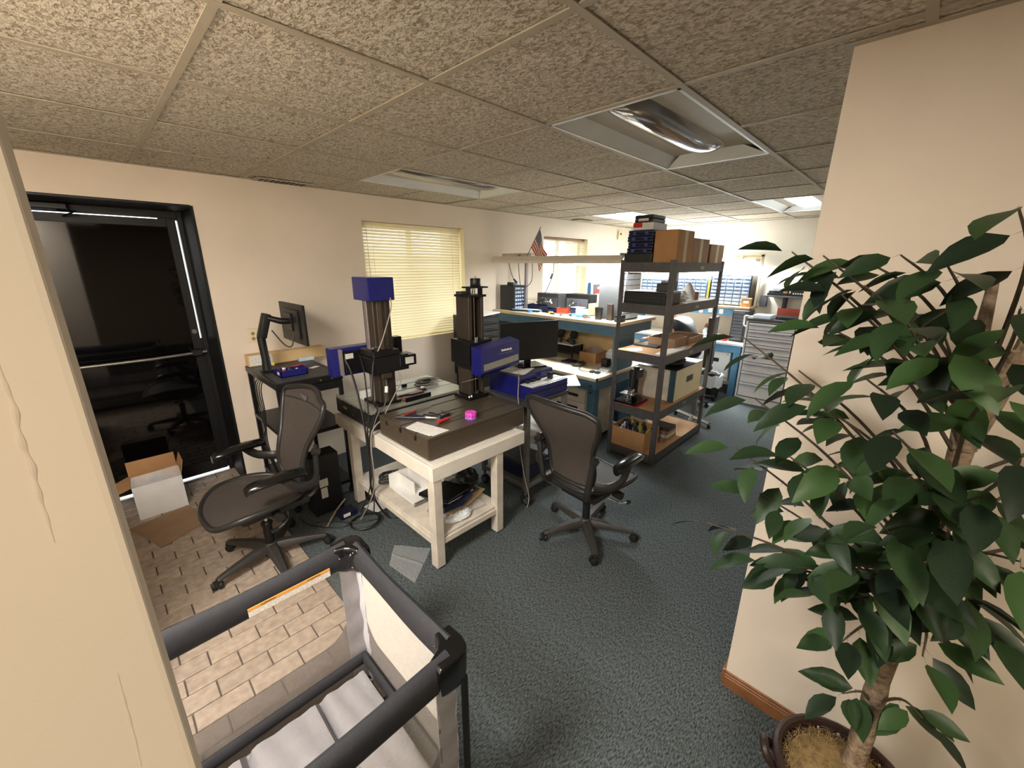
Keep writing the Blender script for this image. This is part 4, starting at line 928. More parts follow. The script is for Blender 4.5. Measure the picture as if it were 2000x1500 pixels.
for k, (x, y, z, a, w, d, m, nm, lab) in enumerate(((1.10, 0.62, 0.0, 0.25, 0.30, 0.22, M_CARDB2, 'cardboard_sheet', 'brown cardboard sheet at the bottom of the pile under the table'), (1.08, 0.58, 0.02, -0.15, 0.34, 0.20, M_BAG, 'plastic_sleeve', 'clear plastic sleeve in the pile under the table'),
                                                (1.14, 0.62, 0.035, 0.3, 0.36, 0.20, M_PLY, 'wooden_strip', 'light wooden board in the pile under the table'), (1.12, 0.68, 0.06, 0.1, 0.32, 0.24, M_DARKGREY, 'grey_folder', 'dark grey folder in the pile under the table'))):
    tag(MB().obox((x, y, ZS + z + 0.006), (w, d, 0.011), rz3(a)).build(nm, m, None, 0.002, origin=(x, y, ZS + z)), lab, 'sheet')
nb = thing('laptop_case', 'black slim case leaning on the pile under the white table', 'case', (1.05, 0.62, ZS + 0.08))
mx = Matrix.Rotation(0.35, 3, 'Z') @ Matrix.Rotation(0.22, 3, 'Y')
MB().obox((1.04, 0.62, ZS + 0.135), (0.30, 0.22, 0.022), mx).build('body', M_BLACKG, nb, 0.005, 2); MB().obox((1.05, 0.63, ZS + 0.119), (0.31, 0.23, 0.006), mx).build('white_liner', M_WHITE, nb, 0.001)
MB().tube([(0.92, 0.50, ZS + 0.11), (1.05, 0.49, ZS + 0.10), (1.17, 0.54, ZS + 0.09)], 0.028, 10).build('soft_edge', M_NAVY, nb, smooth=True)
def crumple(name, label, cat, c, rx, ry, rz, m, seed=1, n=14):
    rnd = random.Random(seed); mb = MB(); rings = []
    for i in range(1, n):
        ph = PI * i / n; rings.append([(c[0] + rx * math.sin(ph) * math.cos(2 * PI * k / 18) * rnd.uniform(0.8, 1.15), c[1] + ry * math.sin(ph) * math.sin(2 * PI * k / 18) * rnd.uniform(0.8, 1.15), max(c[2], c[2] + rz * (1 - math.cos(ph)) / 1 * rnd.uniform(0.85, 1.1))) for k in range(18)])
    return tag(mb.ring_strip(rings).build(name, m, None, origin=c), label, cat)
crumple('white_cloth', 'crumpled white cloth on the front of the shelf under the table', 'cloth', (1.03, 0.48, ZS), 0.10, 0.045, 0.025, M_WHITEBAG, 3)
crumple('bubble_wrap', 'clear crumpled plastic wrap beside the table leg', 'plastic wrap', (0.91, 0.53, ZS), 0.05, 0.06, 0.05, M_BAG, 4)
crumple('black_bag', 'black crumpled bag on the pile under the table', 'bag', (1.27, 0.68, ZS + 0.07), 0.07, 0.09, 0.06, M_BLACK, 5)
simple('black_box_file', 'black box at the back of the shelf under the table', 'box', (1.18, 1.12, ZS), (1.33, 1.40, ZS + 0.16), M_BLACK)

# ================================================================== black cart by the wall with monitor arm
ct = thing('black_metal_cart', 'black metal cart against the wall carrying the monitor arm', 'cart', (0.635, 1.99, 0))
for x in (0.412, 0.832):
    for y in (1.625, 2.33): 
        lg = B((x, y, 0.04), (x + 0.028, y + 0.028, 0.955)).build('leg', M_BLACKM, ct, 0.002)
        MB().tube([(x + 0.014, y + 0.004, 0.027), (x + 0.014, y + 0.026, 0.027)], 0.027, 14).build('wheel', M_RUBBER, lg, smooth=True)
B((0.405, 1.62, 0.955), (0.865, 2.362, 1.0)).build('top_tray', M_BLACKM, ct, 0.005, 2); B((0.43, 1.645, 0.9995), (0.84, 2.34, 1.001)).build('top_mat', M_DARKGREY, ct)
B((0.60, 1.63, 0.89), (0.855, 1.80, 0.953)).build('drawer', M_BLACKM, ct, 0.003)
B((0.41, 1.62, 0.575), (0.86, 2.36, 0.605)).build('middle_shelf', M_BLACKM, ct, 0.003); B((0.41, 1.62, 0.10), (0.86, 2.36, 0.125)).build('bottom_shelf', M_BLACKM, ct, 0.003)
B((0.62, 1.625, 0.62), (0.645, 1.645, 0.955)).build('centre_strut', M_BLACKM, ct)
for x in (0.70, 0.78): MB().cyl((x, 1.6199, 0.975), (x, 1.614, 0.975), 0.006, n=10).build('rivet', M_STEEL, ct)
ma = thing('monitor_arm', 'black articulated monitor arm clamped to the cart edge', 'monitor arm', (0.475, 2.02, 1.0))
B((0.435, 1.985, 1.001), (0.515, 2.055, 1.02)).build('clamp', M_BLACKM, ma, 0.004); MB().tube([(0.475, 2.02, 1.02), (0.475, 2.02, 1.10), (0.468, 2.02, 1.27)], [0.032, 0.027, 0.027], 14).build('post', M_BLACK, ma, smooth=True)
MB().cyl((0.505, 1.985, 1.065), (0.507, 1.975, 1.065), 0.011).build('badge', M_YELLOW, ma)
MB().obox((0.50, 2.02, 1.345), (0.055, 0.075, 0.18), Matrix.Rotation(0.32, 3, 'Y')).build('spring_arm', M_BLACK, ma, 0.012, 2, smooth=True)
MB().tube([(0.53, 2.0, 1.40), (0.60, 1.97, 1.375), (0.655, 1.96, 1.37)], [0.02, 0.024, 0.02], 10).build('tilt_joint', M_BLACKM, ma, smooth=True)
mo1 = thing('computer_monitor', 'black monitor held edge on by the arm over the cart', 'monitor', (0.675, 1.96, 1.21))
B((0.672, 1.715, 1.21), (0.692, 2.205, 1.50)).build('panel', M_BLACK, mo1, 0.004, 2); B((0.658, 1.80, 1.25), (0.6719, 2.12, 1.46)).build('rear_case', M_BLACK, mo1, 0.006, 2); B((0.692, 1.725, 1.22), (0.6925, 2.195, 1.49)).build('screen', M_BLACKG, mo1)
B((0.648, 1.90, 1.30), (0.6579, 2.02, 1.43)).build('mount_plate', M_BLACKM, mo1, 0.003)
for yy in (1.915, 2.005):
    for zz in (1.315, 1.415): MB().cyl((0.6479, yy, zz), (0.645, yy, zz), 0.005, n=8).build('screw', M_STEEL, mo1)
MB().tube(bez([(0.66, 1.93, 1.27), (0.64, 1.93, 1.19), (0.60, 1.96, 1.20), (0.54, 2.0, 1.31)], 6), 0.005, 6).build('cable', M_CABLE, mo1, smooth=True)
lbx = thing('long_carton', 'long tan carton with a printed label on the cart against the wall', 'box', (0.70, 2.32, 1.0))
B((0.415, 2.27, 1.0015), (1.0, 2.365, 1.092)).build('body', M_PLY, lbx, 0.003); B((0.425, 2.2685, 1.006), (0.585, 2.2699, 1.086)).build('label', M_LABEL, lbx)
btr = thing('blue_parts_tray', 'blue plastic parts tray on the black cart', 'tray', (0.58, 1.85, 1.0))
prf = [(0, 0.0), (0, 0.05), (0.03, 0.055), (0.09, 0.055), (0.15, 0.035), (0.18, 0.03), (0.18, 0.0)]
for x in (0.49, 0.665): MB().prism([(a, b) for a, b in prf], lambda a, b, x=x: (x, 1.765 + a, 1.0015 + b), lambda a, b, x=x: (x + 0.006, 1.765 + a, 1.0015 + b)).build('side', M_BLUE, btr)
B((0.49, 1.765, 1.0015), (0.671, 1.945, 1.006)).build('base', M_BLUE, btr); B((0.49, 1.765, 1.0015), (0.671, 1.771, 1.05)).build('front', M_BLUE, btr); B((0.49, 1.94, 1.0015), (0.671, 1.945, 1.03)).build('back', M_BLUE, btr)
B((0.4885, 1.80, 1.015), (0.4899, 1.84, 1.035)).build('white_tag', M_WHITE, btr)
for k, (x, y, z, m, nm, lab) in enumerate(((0.53, 1.83, 1.03, M_RED, 'red_button', 'small red button in the blue parts tray'), (0.58, 1.87, 1.04, M_BLACK, 'black_part', 'black part standing in the blue parts tray'), (0.62, 1.83, 1.025, M_STEEL, 'steel_part', 'steel part in the blue parts tray'), (0.55, 1.90, 1.035, M_CHROME, 'chrome_part', 'shiny part at the back of the blue parts tray'))):
    tag(MB().lathe([(0.0, 0), (0.016, 0.0), (0.018, 0.02), (0.012, 0.036), (0.0, 0.04)], (x, y, 1.0065), 10).build(nm, m, None, smooth=True, origin=(x, y, 1.0065)), lab, 'part', 'parts in the blue tray')
screwdriver('screwdriver with a dark red handle behind the blue parts tray on the cart', (0.64, 2.02, 1.012), (0.78, 2.06, 1.008), M_RED, 0.011, 0.75)
sheet('paper_slip', 'small cream paper slip on the black cart', 'paper', [(0.73, 1.93), (0.80, 1.97), (0.82, 1.93), (0.75, 1.90)], 1.0015, M_PAPER)
simple('small_white_box', 'small pale blue and white box under the long carton', 'box', (0.76, 2.20, 1.0015), (0.88, 2.24, 1.03), M_CLEAR)
for k in range(4):
    x = 0.44 + 0.012 * k; y = 1.95 + 0.03 * k
    tag(MB().tube(bez([(0.45, 1.99 + 0.01 * k, 0.99), (0.395 - 0.006 * k, y, 0.90), (0.40, y + 0.02, 0.70 - 0.05 * k), (0.388 - 0.004 * k, y + 0.04, 0.45), (0.43, y, 0.13)], 7), 0.004, 6).build('hanging_cable', M_CABLE, None, smooth=True, origin=(0.43, y, 0.13)),
        'black cable hanging down the door side of the cart', 'cable', 'cables hanging from the black cart')
tw = thing('computer_tower', 'black computer tower with pale stickers on the floor under the cart', 'computer', (0.60, 1.60, 0))
B((0.49, 1.46, 0.01), (0.695, 1.60, 0.47)).build('case', M_BLACK, tw, 0.005, 2)
for lo, hi in (((0.54, 1.457, 0.23), (0.60, 1.4599, 0.29)), ((0.545, 1.457, 0.14), (0.59, 1.4599, 0.22))): B(lo, hi).build('sticker', M_LABEL, tw)
for x in (0.50, 0.67): B((x, 1.47, 0), (x + 0.015, 1.59, 0.01)).build('foot', M_RUBBER, tw)

# ================================================================== floor things by the door and under the machines
cb = thing('open_carton', 'open cardboard carton with white outside standing by the black door', 'box', (-0.27, 2.45, 0))
x0, x1, y0, y1, hz = -0.41, -0.13, 2.335, 2.58, 0.255
for nm, lo, hi, m in (('front_wall', (x0, y0, 0), (x1, y0 + 0.005, hz), M_WHITE), ('back_wall', (x0, y1 - 0.005, 0), (x1, y1, hz), M_CARDB), ('side_wall', (x0, y0 + 0.005, 0), (x0 + 0.005, y1 - 0.005, hz), M_CARDB), ('side_wall', (x1 - 0.005, y0 + 0.005, 0), (x1, y1 - 0.005, hz), M_CARDB), ('bottom', (x0 + 0.005, y0 + 0.005, 0), (x1 - 0.005, y1 - 0.005, 0.006), M_CARDB)):
    B(lo, hi).build(nm, m, cb)
B((x0, y1 - 0.004, hz), (x1, y1, hz + 0.11)).build('flap', M_CARDB, cb); MB().add([(x1, y0 + 0.01, hz), (x1, y1 - 0.01, hz), (x1 + 0.03, y1 - 0.01, hz + 0.10), (x1 + 0.03, y0 + 0.06, hz + 0.09)], [(0, 1, 2, 3)]).build('flap', M_CARDB, cb, thick=0.004)
MB().add([(x0, y0 + 0.01, hz), (x0, y1 - 0.01, hz), (x0 - 0.09, y1 - 0.02, hz - 0.03), (x0 - 0.09, y0 + 0.02, hz - 0.03)], [(0, 1, 2, 3)]).build('flap', M_CARDB, cb, thick=0.004)
MB().add([(x0, y0, hz), (x1, y0, hz), (x1 - 0.004, y0 + 0.03, hz + 0.075), (x0 + 0.01, y0 + 0.03, hz + 0.07)], [(0, 1, 2, 3)]).build('flap', M_BAG, cb, thick=0.002)
crumple('packing_film', 'clear crumpled packing film inside the open carton', 'plastic wrap', (-0.27, 2.455, 0.09), 0.11, 0.095, 0.085, M_BAG, 8)
sheet('cardboard_sheet', 'brown cardboard sheet lying flat on the bricks before the open carton', 'cardboard', [(-0.345, 1.845), (-0.05, 2.0), (-0.14, 2.33), (-0.48, 2.25), (-0.41, 2.06)], 0.0015, M_CARDB2, 0.004)
tcb = thing('unseen_cabinet', 'unseen tall white cabinet added behind the near partition to shade the entry bricks', 'cabinet', (-0.92, 0.75, 0))  # added out of view, sized to cast the shadow on the entry bricks
B((-1.25, 0.56, 0.04), (-0.59, 0.95, 1.32)).build('body', M_WHITE, tcb, 0.004); B((-1.24, 0.57, 0), (-0.60, 0.94, 0.04)).build('plinth', M_BLACK, tcb)
for xx in (-1.245, -0.918): B((xx, 0.95, 0.06), (xx + 0.322, 0.965, 1.31)).build('cabinet_door', M_WHITE, tcb, 0.003)
for xx in (-0.945, -0.905): B((xx, 0.965, 0.65), (xx + 0.012, 0.985, 0.78)).build('handle', M_STEEL, tcb, 0.002)
tag(MB().tube([(-0.62, 2.50, 0.0), (-0.56, 2.55, 0.66)], 0.016, 10).build('white_tube', M_WHITE, None, smooth=True, origin=(-0.62, 2.5, 0)), 'white tube leaning in the door recess beside the carton', 'tube')
bq = [Vector((0.735, 0.802, 0)), Vector((0.885, 0.60, 0)), Vector((0.645, 0.417, 0)), Vector((0.615, 0.654, 0))]
bagm = MB().grid(lambda u, v: tuple((bq[0].lerp(bq[1], u)).lerp(bq[3].lerp(bq[2], u), v) + Vector((0, 0, 0.002 + 0.003 * abs(math.sin(5 * u + 3 * v)) + (0.008 if abs(v - 0.5) < 0.06 else 0)))), 12, 16)
tag(bagm.build('plastic_bag', M_BAG, None, origin=(0.74, 0.62, 0.0)), 'flat clear plastic bag on the carpet beside the table leg', 'bag')
sheet('floor_paper', 'printed white paper on the carpet under the white table', 'paper', [(0.80, 1.36), (0.99, 1.40), (1.02, 1.245), (0.83, 1.215)], 0.001, M_PRINT)
simple('blue_power_adapter', 'blue adapter brick with a white label among the cables on the floor', 'adapter', (0.60, 1.30, 0.001), (0.72, 1.40, 0.055), M_NAVY, 0.012)
tag(MB().obox((0.645, 1.297, 0.035), (0.05, 0.003, 0.025), rz3(0)).build('adapter_label', M_LABEL, bpy.data.objects['blue_power_adapter']), '', '')
for k in ('label', 'category'): del bpy.data.objects['adapter_label'][k]
simple('black_pedal', 'black wedge shaped box on the floor below the cables', 'box', (0.86, 1.40, 0.001), (0.98, 1.48, 0.15), M_BLACK, 0.02)
def cable(label, pts, r=0.0045, m=None, grp=None, n=7):
    return tag(MB().tube(bez(pts, n), r, 6).build('cable', m or M_CABLE, None, smooth=True, origin=pts[-1]), label, 'cable', grp)
GC = 'cables from the back machine'
cable('thick black cable from the blue head down past the table edge', [(0.775, 1.335, 1.165), (0.785, 1.29, 1.09), (0.775, 1.20, 0.95), (0.765, 1.12, 0.72), (0.768, 1.12, 0.45), (0.79, 1.16, 0.20), (0.86, 1.10, 0.012), (0.93, 1.03, 0.01)], 0.0075, grp=GC)
cable('black cable hanging straight from the machine carriage to the floor', [(0.86, 1.30, 1.19), (0.835, 1.20, 1.10), (0.80, 1.12, 0.86), (0.765, 1.09, 0.70), (0.762, 1.10, 0.35), (0.74, 1.28, 0.02)], 0.0045, grp=GC)
cable('black cable looping over the edge of the black plate', [(0.89, 1.14, 1.21), (0.845, 1.10, 1.10), (0.835, 1.105, 0.90), (0.85, 1.09, 0.845), (0.80, 1.06, 0.80), (0.758, 1.06, 0.65), (0.765, 1.09, 0.3), (0.76, 1.25, 0.02)], 0.005, grp=GC)
cable('grey cable with a white connector under the machine carriage', [(0.955, 1.14, 1.035), (0.945, 1.12, 0.97), (0.90, 1.075, 0.88), (0.82, 1.06, 0.80), (0.762, 1.055, 0.62), (0.765, 1.085, 0.25), (0.80, 1.2, 0.02)], 0.0045, M_DARKGREY, GC)
tag(MB().tube([(0.944, 1.118, 0.985), (0.934, 1.108, 0.945)], 0.012, 10).build('cable_connector', M_WHITE, None, smooth=True, origin=(0.94, 1.11, 0.96)), 'white round connector on the cable below the carriage', 'connector')
cable('grey cable from the carriage corner curving over the plate', [(1.06, 1.14, 1.06), (1.05, 1.11, 1.0), (0.99, 1.09, 0.93), (0.93, 1.07, 0.87), (0.86, 1.045, 0.80), (0.765, 1.045, 0.69), (0.762, 1.07, 0.3), (0.70, 1.2, 0.02)], 0.004, M_CABLEG, GC)
cable('grey wire from the blue cap slanting down the column', [(1.03, 1.13, 1.57), (1.02, 1.115, 1.50), (0.95, 1.11, 1.33), (0.90, 1.11, 1.235)], 0.004, M_CABLEG)
cable('pale grey cable end lying on the carpet', [(0.69, 1.41, 0.10), (0.62, 1.39, 0.06), (0.55, 1.35, 0.02), (0.50, 1.30, 0.008)], 0.0065, M_CABLEG)
lp = []
for k in range(40):
    a = 2 * PI * k / 17; q = 0.10 * (1 + 0.25 * math.sin(k * 0.3)); lp.append((0.735 + q * math.cos(a), 1.16 + q * 0.9 * math.sin(a), 0.006 + 0.0006 * k))
cable('black cable loop on the carpet before the adapter', lp, 0.005, n=3)
cable('black cable running over the carpet under the chair', [(0.72, 1.26, 0.008), (0.60, 1.22, 0.006), (0.52, 1.27, 0.006), (0.42, 1.42, 0.006), (0.40, 1.55, 0.006)], 0.005)
cable('second black cable on the carpet beside the tower', [(0.80, 1.13, 0.014), (0.66, 1.20, 0.014), (0.55, 1.33, 0.014), (0.46, 1.40, 0.012)], 0.005)

# ================================================================== grey cart with instrument, monitor
gc = thing('grey_steel_cart', 'grey steel cart on casters carrying the blue instrument case', 'cart', (1.92, 0.75, 0))
for x in (1.685, 2.125):
    for y in (0.495, 0.965):
        ps = B((x, y, 0.11), (x + 0.038, y + 0.038, 0.80)).build('post', M_STEEL, gc, 0.002)
        MB().tube([(x + 0.019, y + 0.019, 0.11), (x + 0.019, y + 0.019, 0.075)], 0.012, 8).build('caster_stem', M_STEEL, ps)
        MB().tube([(x - 0.004, y + 0.006, 0.04), (x + 0.002, y + 0.006, 0.04), (x + 0.028, y + 0.006, 0.04), (x + 0.034, y + 0.006, 0.04)], [0.034, 0.04, 0.04, 0.034], 18).build('wheel', M_RUBBER, ps, smooth=True)
        MB().tube([(x - 0.0045, y + 0.006, 0.04), (x + 0.0345, y + 0.006, 0.04)], 0.022, 14).build('wheel_disc', M_STEEL, ps, smooth=True)
B((1.68, 0.49, 0.80), (2.17, 1.01, 0.83)).build('top_tray', M_DARKGREY, gc, 0.003); B((1.69, 0.50, 0.50), (2.16, 1.0, 0.53)).build('middle_shelf', M_DIRTYWHITE, gc, 0.003); B((1.69, 0.50, 0.13), (2.16, 1.0, 0.165)).build('bottom_shelf', M_STEEL, gc, 0.003)
B((1.68, 0.50, 0.77), (1.70, 1.0, 0.80)).build('side_rail', M_DARKGREY, gc)
simple('blue_case', 'dark blue case on the bottom shelf of the grey cart', 'case', (1.75, 0.55, 0.1655), (2.10, 0.9, 0.27), M_NAVY)
simple('grey_case', 'flat grey case on top of the dark blue one in the grey cart', 'case', (1.76, 0.56, 0.2705), (2.08, 0.88, 0.30), M_DARKGREY)
sheet('paper_sheet', 'white paper hanging over the middle shelf of the grey cart', 'paper', [(1.60, 0.60), (1.95, 0.52), (1.98, 0.80), (1.70, 0.92)], 0.531, M_PAPER)
ins = thing('blue_instrument_case', 'blue instrument case with a light panel on the grey cart', 'instrument', (1.95, 0.72, 0.83))
B((1.745, 0.505, 0.8305), (2.165, 0.96, 0.93)).build('body', M_BLUE, ins, 0.004, 2); B((1.748, 0.50, 0.885), (2.162, 0.5049, 0.892)).build('seam', M_BLACK, ins)
B((1.75, 0.515, 0.9301), (2.155, 0.63, 0.934)).build('light_panel', M_WHITE, ins, 0.001); B((1.76, 0.575, 0.934), (2.15, 0.580, 0.9346)).build('panel_line', M_DARKGREY, ins)
sl = B((1.735, 0.64, 0.9302), (2.14, 0.96, 0.99)).build('upper_slab', M_BLUE, ins, 0.004, 2); B((1.74, 0.642, 0.9901), (2.135, 0.958, 0.995)).build('slab_top', M_DARKGREY, sl, 0.001)
for k in range(3): B((1.80 + 0.06 * k, 0.60, 0.9302), (1.83 + 0.06 * k, 0.638, 0.95)).build('connector', M_BLACK, ins)
B((2.02, 0.56, 0.9347), (2.05, 0.60, 0.985)).build('stand_bracket', M_BLACK, ins, 0.003)
for k in range(2): sheet('paper_sheet', ('top', 'lower')[k] + ' paper of the pair lying on the blue instrument case', 'paper', [(1.742 + 0.01 * k, 0.89), (1.80, 0.93 - 0.01 * k), (2.01, 0.72), (1.79 + 0.02 * k, 0.64)], 0.9952 + 0.0012 * (1 - k), M_PAPER)
mn = thing('computer_monitor', 'black monitor standing on the blue instrument case', 'monitor', (2.04, 0.80, 0.995), R(-19))
mn.location = (2.05, 0.815, 0.9975)
def LM_(mb, nm, m, par=mn, **k): return mb.build(nm, m, par, local=True, **k)
bs = LM_(MB().box((-0.11, -0.10, 0), (0.11, 0.09, 0.008)), 'stand_base', M_BLACKG, bevel=0.004)
LM_(MB().box((-0.03, 0.02, 0.008), (0.03, 0.035, 0.17)), 'stand_neck', M_BLACK, bevel=0.003)
LM_(MB().box((-0.265, -0.012, 0.045), (0.265, 0.014, 0.352)), 'housing', M_BLACK, bevel=0.004, seg=2)
LM_(MB().box((-0.255, -0.0135, 0.06), (0.255, -0.0121, 0.343)), 'screen', M_BLACKG)
cable('thin white cable dropping from the instrument case over the cart rail', [(1.80, 0.70, 1.0), (1.765, 0.66, 1.0), (1.725, 0.62, 0.97), (1.675, 0.58, 0.88), (1.665, 0.56, 0.79), (1.70, 0.60, 0.60), (1.66, 0.50, 0.30), (1.68, 0.46, 0.10), (1.66, 0.46, 0.01)], 0.0035, M_CABLEG)
sheet('bubble_envelope', 'clear plastic envelope sticking out beside the blue instrument case', 'envelope', [(2.15, 0.60, 0.0), (2.34, 0.50, -0.01), (2.46, 0.64, 0.03), (2.27, 0.80, 0.01)], 0.835, M_WHITEBAG, 0.006)
tag(MB().lathe([(0.0, 0), (0.022, 0), (0.03, 0.012), (0.022, 0.03), (0.0, 0.03)], (1.93, 0.80, 0.998), 14).build('black_mouse', M_BLACK, None, smooth=True, origin=(1.93, 0.80, 0.998)), 'small round black puck behind the papers on the instrument case', 'puck')

# ================================================================== workbench along the middle
def drawer_box(name, label, lo, hi, face, cols, rows, m_case, m_drawer, gap=0.004, handle=None, cat='drawer cabinet', group=None, inset=0.012):
    """case with a grid of drawers on its '-y' or '-x' face"""
    t = thing(name, label, cat, ((lo[0] + hi[0]) / 2, (lo[1] + hi[1]) / 2, lo[2]), 0, group)
    if face == '-y':
        B((lo[0], lo[1] + 0.012, lo[2]), hi).build('case', m_case, t, 0.002); a0, a1 = lo[0] + inset, hi[0] - inset
    else:
        B((lo[0] + 0.012, lo[1], lo[2]), hi).build('case', m_case, t, 0.002); a0, a1 = lo[1] + inset, hi[1] - inset
    w = (a1 - a0) / cols; z0, z1 = lo[2] + inset, hi[2] - inset; h = (z1 - z0) / rows
    dm = {}
    if face == '-y': me = B((-w / 2 + gap / 2, -0.012, -h / 2 + gap / 2), (w / 2 - gap / 2, 0, h / 2 - gap / 2)).mesh('drawer', m_drawer, bevel=0.0015)
    else: me = B((-0.012, -w / 2 + gap / 2, -h / 2 + gap / 2), (0, w / 2 - gap / 2, h / 2 - gap / 2)).mesh('drawer', m_drawer, bevel=0.0015)
    if handle:
        if face == '-y': mh = B((-w * 0.3, -0.022, -h * 0.08), (w * 0.3, -0.0121, h * 0.12)).mesh('drawer_pull', handle, bevel=0.001)
        else: mh = B((-0.022, -w * 0.3, -h * 0.08), (-0.0121, w * 0.3, h * 0.12)).mesh('drawer_pull', handle, bevel=0.001)
    base = Vector(t.location)
    for r in range(rows):
        for c in range(cols):
            a = a0 + w * (c + 0.5); z = z0 + h * (r + 0.5)
            p = Vector((a, lo[1] + 0.0119, z)) if face == '-y' else Vector((lo[0] + 0.0119, a, z))
            d = ln('drawer', me, t, p - base)
            if handle: ln('drawer_pull', mh, d, (0, 0, 0))
    return t
wb = thing('workbench', 'blue framed workbench with cream top behind the grey cart', 'workbench', (3.2, 1.5, 0))
tp = B((2.815, 0.655, 0.722), (3.78, 2.365, 0.76)).build('bench_top', M_BENCHTOP, wb, 0.012, 3, smooth=True); B((2.82, 0.654, 0.724), (2.85, 0.66, 0.758)).build('corner_cap', M_BLACK, tp)
B((2.85, 0.68, 0.62), (2.88, 2.35, 0.721)).build('front_apron', M_BENCHBLUE, wb, 0.003); B((2.88, 0.68, 0.62), (3.75, 0.71, 0.721)).build('end_apron', M_BENCHBLUE, wb, 0.003)
for x, y in ((2.855, 0.685), (3.66, 0.685), (2.855, 2.26), (3.66, 2.26)):
    B((x, y, 0), (x + 0.085, y + 0.085, 0.62)).build('leg', M_BENCHBLUE, wb, 0.004)
for z in (0.60, 0.665): MB().cyl((2.8499, 0.73, z), (2.844, 0.73, z), 0.009, n=10).build('bolt', M_BLACK, wb)
B((3.68, 0.76, 0.02), (3.70, 2.3, 0.60)).build('back_panel', M_BENCHBLUE, wb)
drawer_box('pedestal_drawers', 'cream drawer pedestal with black pulls under the middle workbench', (2.89, 0.80, 0.04), (3.45, 1.25, 0.60), '-x', 1, 4, M_DIRTYWHITE, M_DIRTYWHITE, 0.004, M_BLACK)
drawer_box('pedestal_drawers', 'second cream drawer pedestal deeper under the middle workbench', (2.89, 1.40, 0.04), (3.45, 1.85, 0.60), '-x', 1, 4, M_DIRTYWHITE, M_DIRTYWHITE, 0.004, M_BLACK)
rs = thing('bench_riser', 'raised blue shelf standing on the middle workbench', 'shelf', (3.45, 1.5, 0.76))
B((3.10, 0.63, 1.215), (3.88, 2.365, 1.25)).build('shelf_top', M_BENCHTOP, rs, 0.008, 2)
B((3.135, 0.66, 1.115), (3.165, 2.36, 1.2149)).build('front_apron', M_BENCHBLUE, rs, 0.003); B((3.165, 0.66, 1.115), (3.85, 0.69, 1.2149)).build('end_apron', M_BENCHBLUE, rs, 0.003)
B((3.14, 0.66, 0.7605), (3.20, 0.695, 1.115)).build('end_upright', M_BENCHBLUE, rs, 0.003); B((3.2, 0.665, 0.7605), (3.50, 0.69, 1.115)).build('end_panel', M_BENCHBLUE, rs, 0.003); B((3.14, 2.30, 0.7605), (3.5, 2.34, 1.115)).build('end_panel', M_BENCHBLUE, rs, 0.003)
B((3.56, 0.70, 0.7605), (3.58, 2.36, 1.2149)).build('back_panel', M_PLY, rs)
for y in (1.42, 1.36): B((3.132, y, 1.13), (3.1349, y + 0.022, 1.20)).build('label_clip', M_COLLITE, rs)
sheet('yellow_label', 'yellow tape label on the front edge of the raised shelf', 'label', [(3.098, 2.08), (3.0995, 2.08), (3.0995, 2.20), (3.098, 2.20)], 1.22, M_YELLOW, 0.024)
tag(MB().lathe([(0.0, 0), (0.04, 0.0), (0.055, 0.02), (0.05, 0.05), (0.0, 0.06)], (3.30, 0.72, 0.90), 16).build('round_bell', M_CHROME, None, smooth=True, origin=(3.30, 0.72, 0.90)), 'shiny round metal cap hanging behind the shelf end panel', 'cap') if False else None
# hanging strip light over the raised shelf
ol = thing('bench_light', 'long white strip light hanging over the raised shelf', 'lamp', (3.14, 1.5, 1.25))
MB().prism([(3.05, 1.795), (3.05, 1.822), (3.09, 1.868), (3.21, 1.868), (3.25, 1.822), (3.25, 1.795), (3.235, 1.815), (3.20, 1.85), (3.10, 1.85), (3.065, 1.815)], lambda a, b: (a, 0.63, b), lambda a, b: (a, 2.34, b)).build('hood', M_HOOD, ol)
MB().tube([(3.085, 0.66, 1.79), (3.085, 1.16, 1.79)], 0.013, 10).build('lamp_tube', M_TUBE, ol, smooth=True); MB().tube([(3.15, 1.32, 1.825), (3.15, 2.28, 1.825)], 0.016, 10).build('dark_tube', M_WHITE, ol, smooth=True)
for y in (0.70, 2.02): B((3.32, y, 1.2505), (3.355, y + 0.03, 1.88)).build('upright', M_COLLITE, ol, 0.002); B((3.20, y, 1.868), (3.355, y + 0.03, 1.89)).build('bracket', M_COLLITE, ol, 0.002)
B((3.22, 1.86, 1.8685), (3.27, 2.33, 1.905)).build('ballast', M_DIRTYWHITE, ol, 0.003)
def strip_lamp(parent, loc, sx, sy, e):
    ld = bpy.data.lights.new('strip_lamp', 'AREA'); ld.shape = 'RECTANGLE'; ld.size = sx; ld.size_y = sy; ld.energy = e; ld.color = COOL
    o = bpy.data.objects.new('strip_lamp', ld); COL.objects.link(o); o.parent = parent; o.location = Vector(loc) - Vector(parent.location)
strip_lamp(ol, (3.15, 0.96, 1.797), 0.14, 0.62, P_BENCH)
# flag on a stick
fg = thing('small_flag', 'small american flag on a stick above the bench light', 'flag', (3.19, 1.90, 1.87))
a, b = Vector((3.20, 1.905, 1.87)), Vector((3.14, 1.665, 2.15))
MB().tube([a - (b - a) * 0.03, b + (b - a) * 0.02], 0.004, 6).build('stick', M_WOODCASE, fg); MB().lathe([(0.0, -0.006), (0.008, 0.0), (0.0, 0.012)], b + (b - a) * 0.02, 8).build('finial', M_CARDB2, fg)
def fl_(u, v):      # u: fly, v: hoist (1 = tip)
    p = a.lerp(b, 0.34 + 0.64 * v); fly = 0.34 * u
    return (p.x + 0.035 * math.sin(5 * u + 2 * v) * u + 0.02 * u, p.y - fly * 0.42 * (1 - 0.45 * v), p.z - fly * 0.80 + 0.012 * math.sin(8 * u) * u)
MB().grid(fl_, 18, 12, uv=True).build('cloth', flag_mat(), fg, smooth=True)

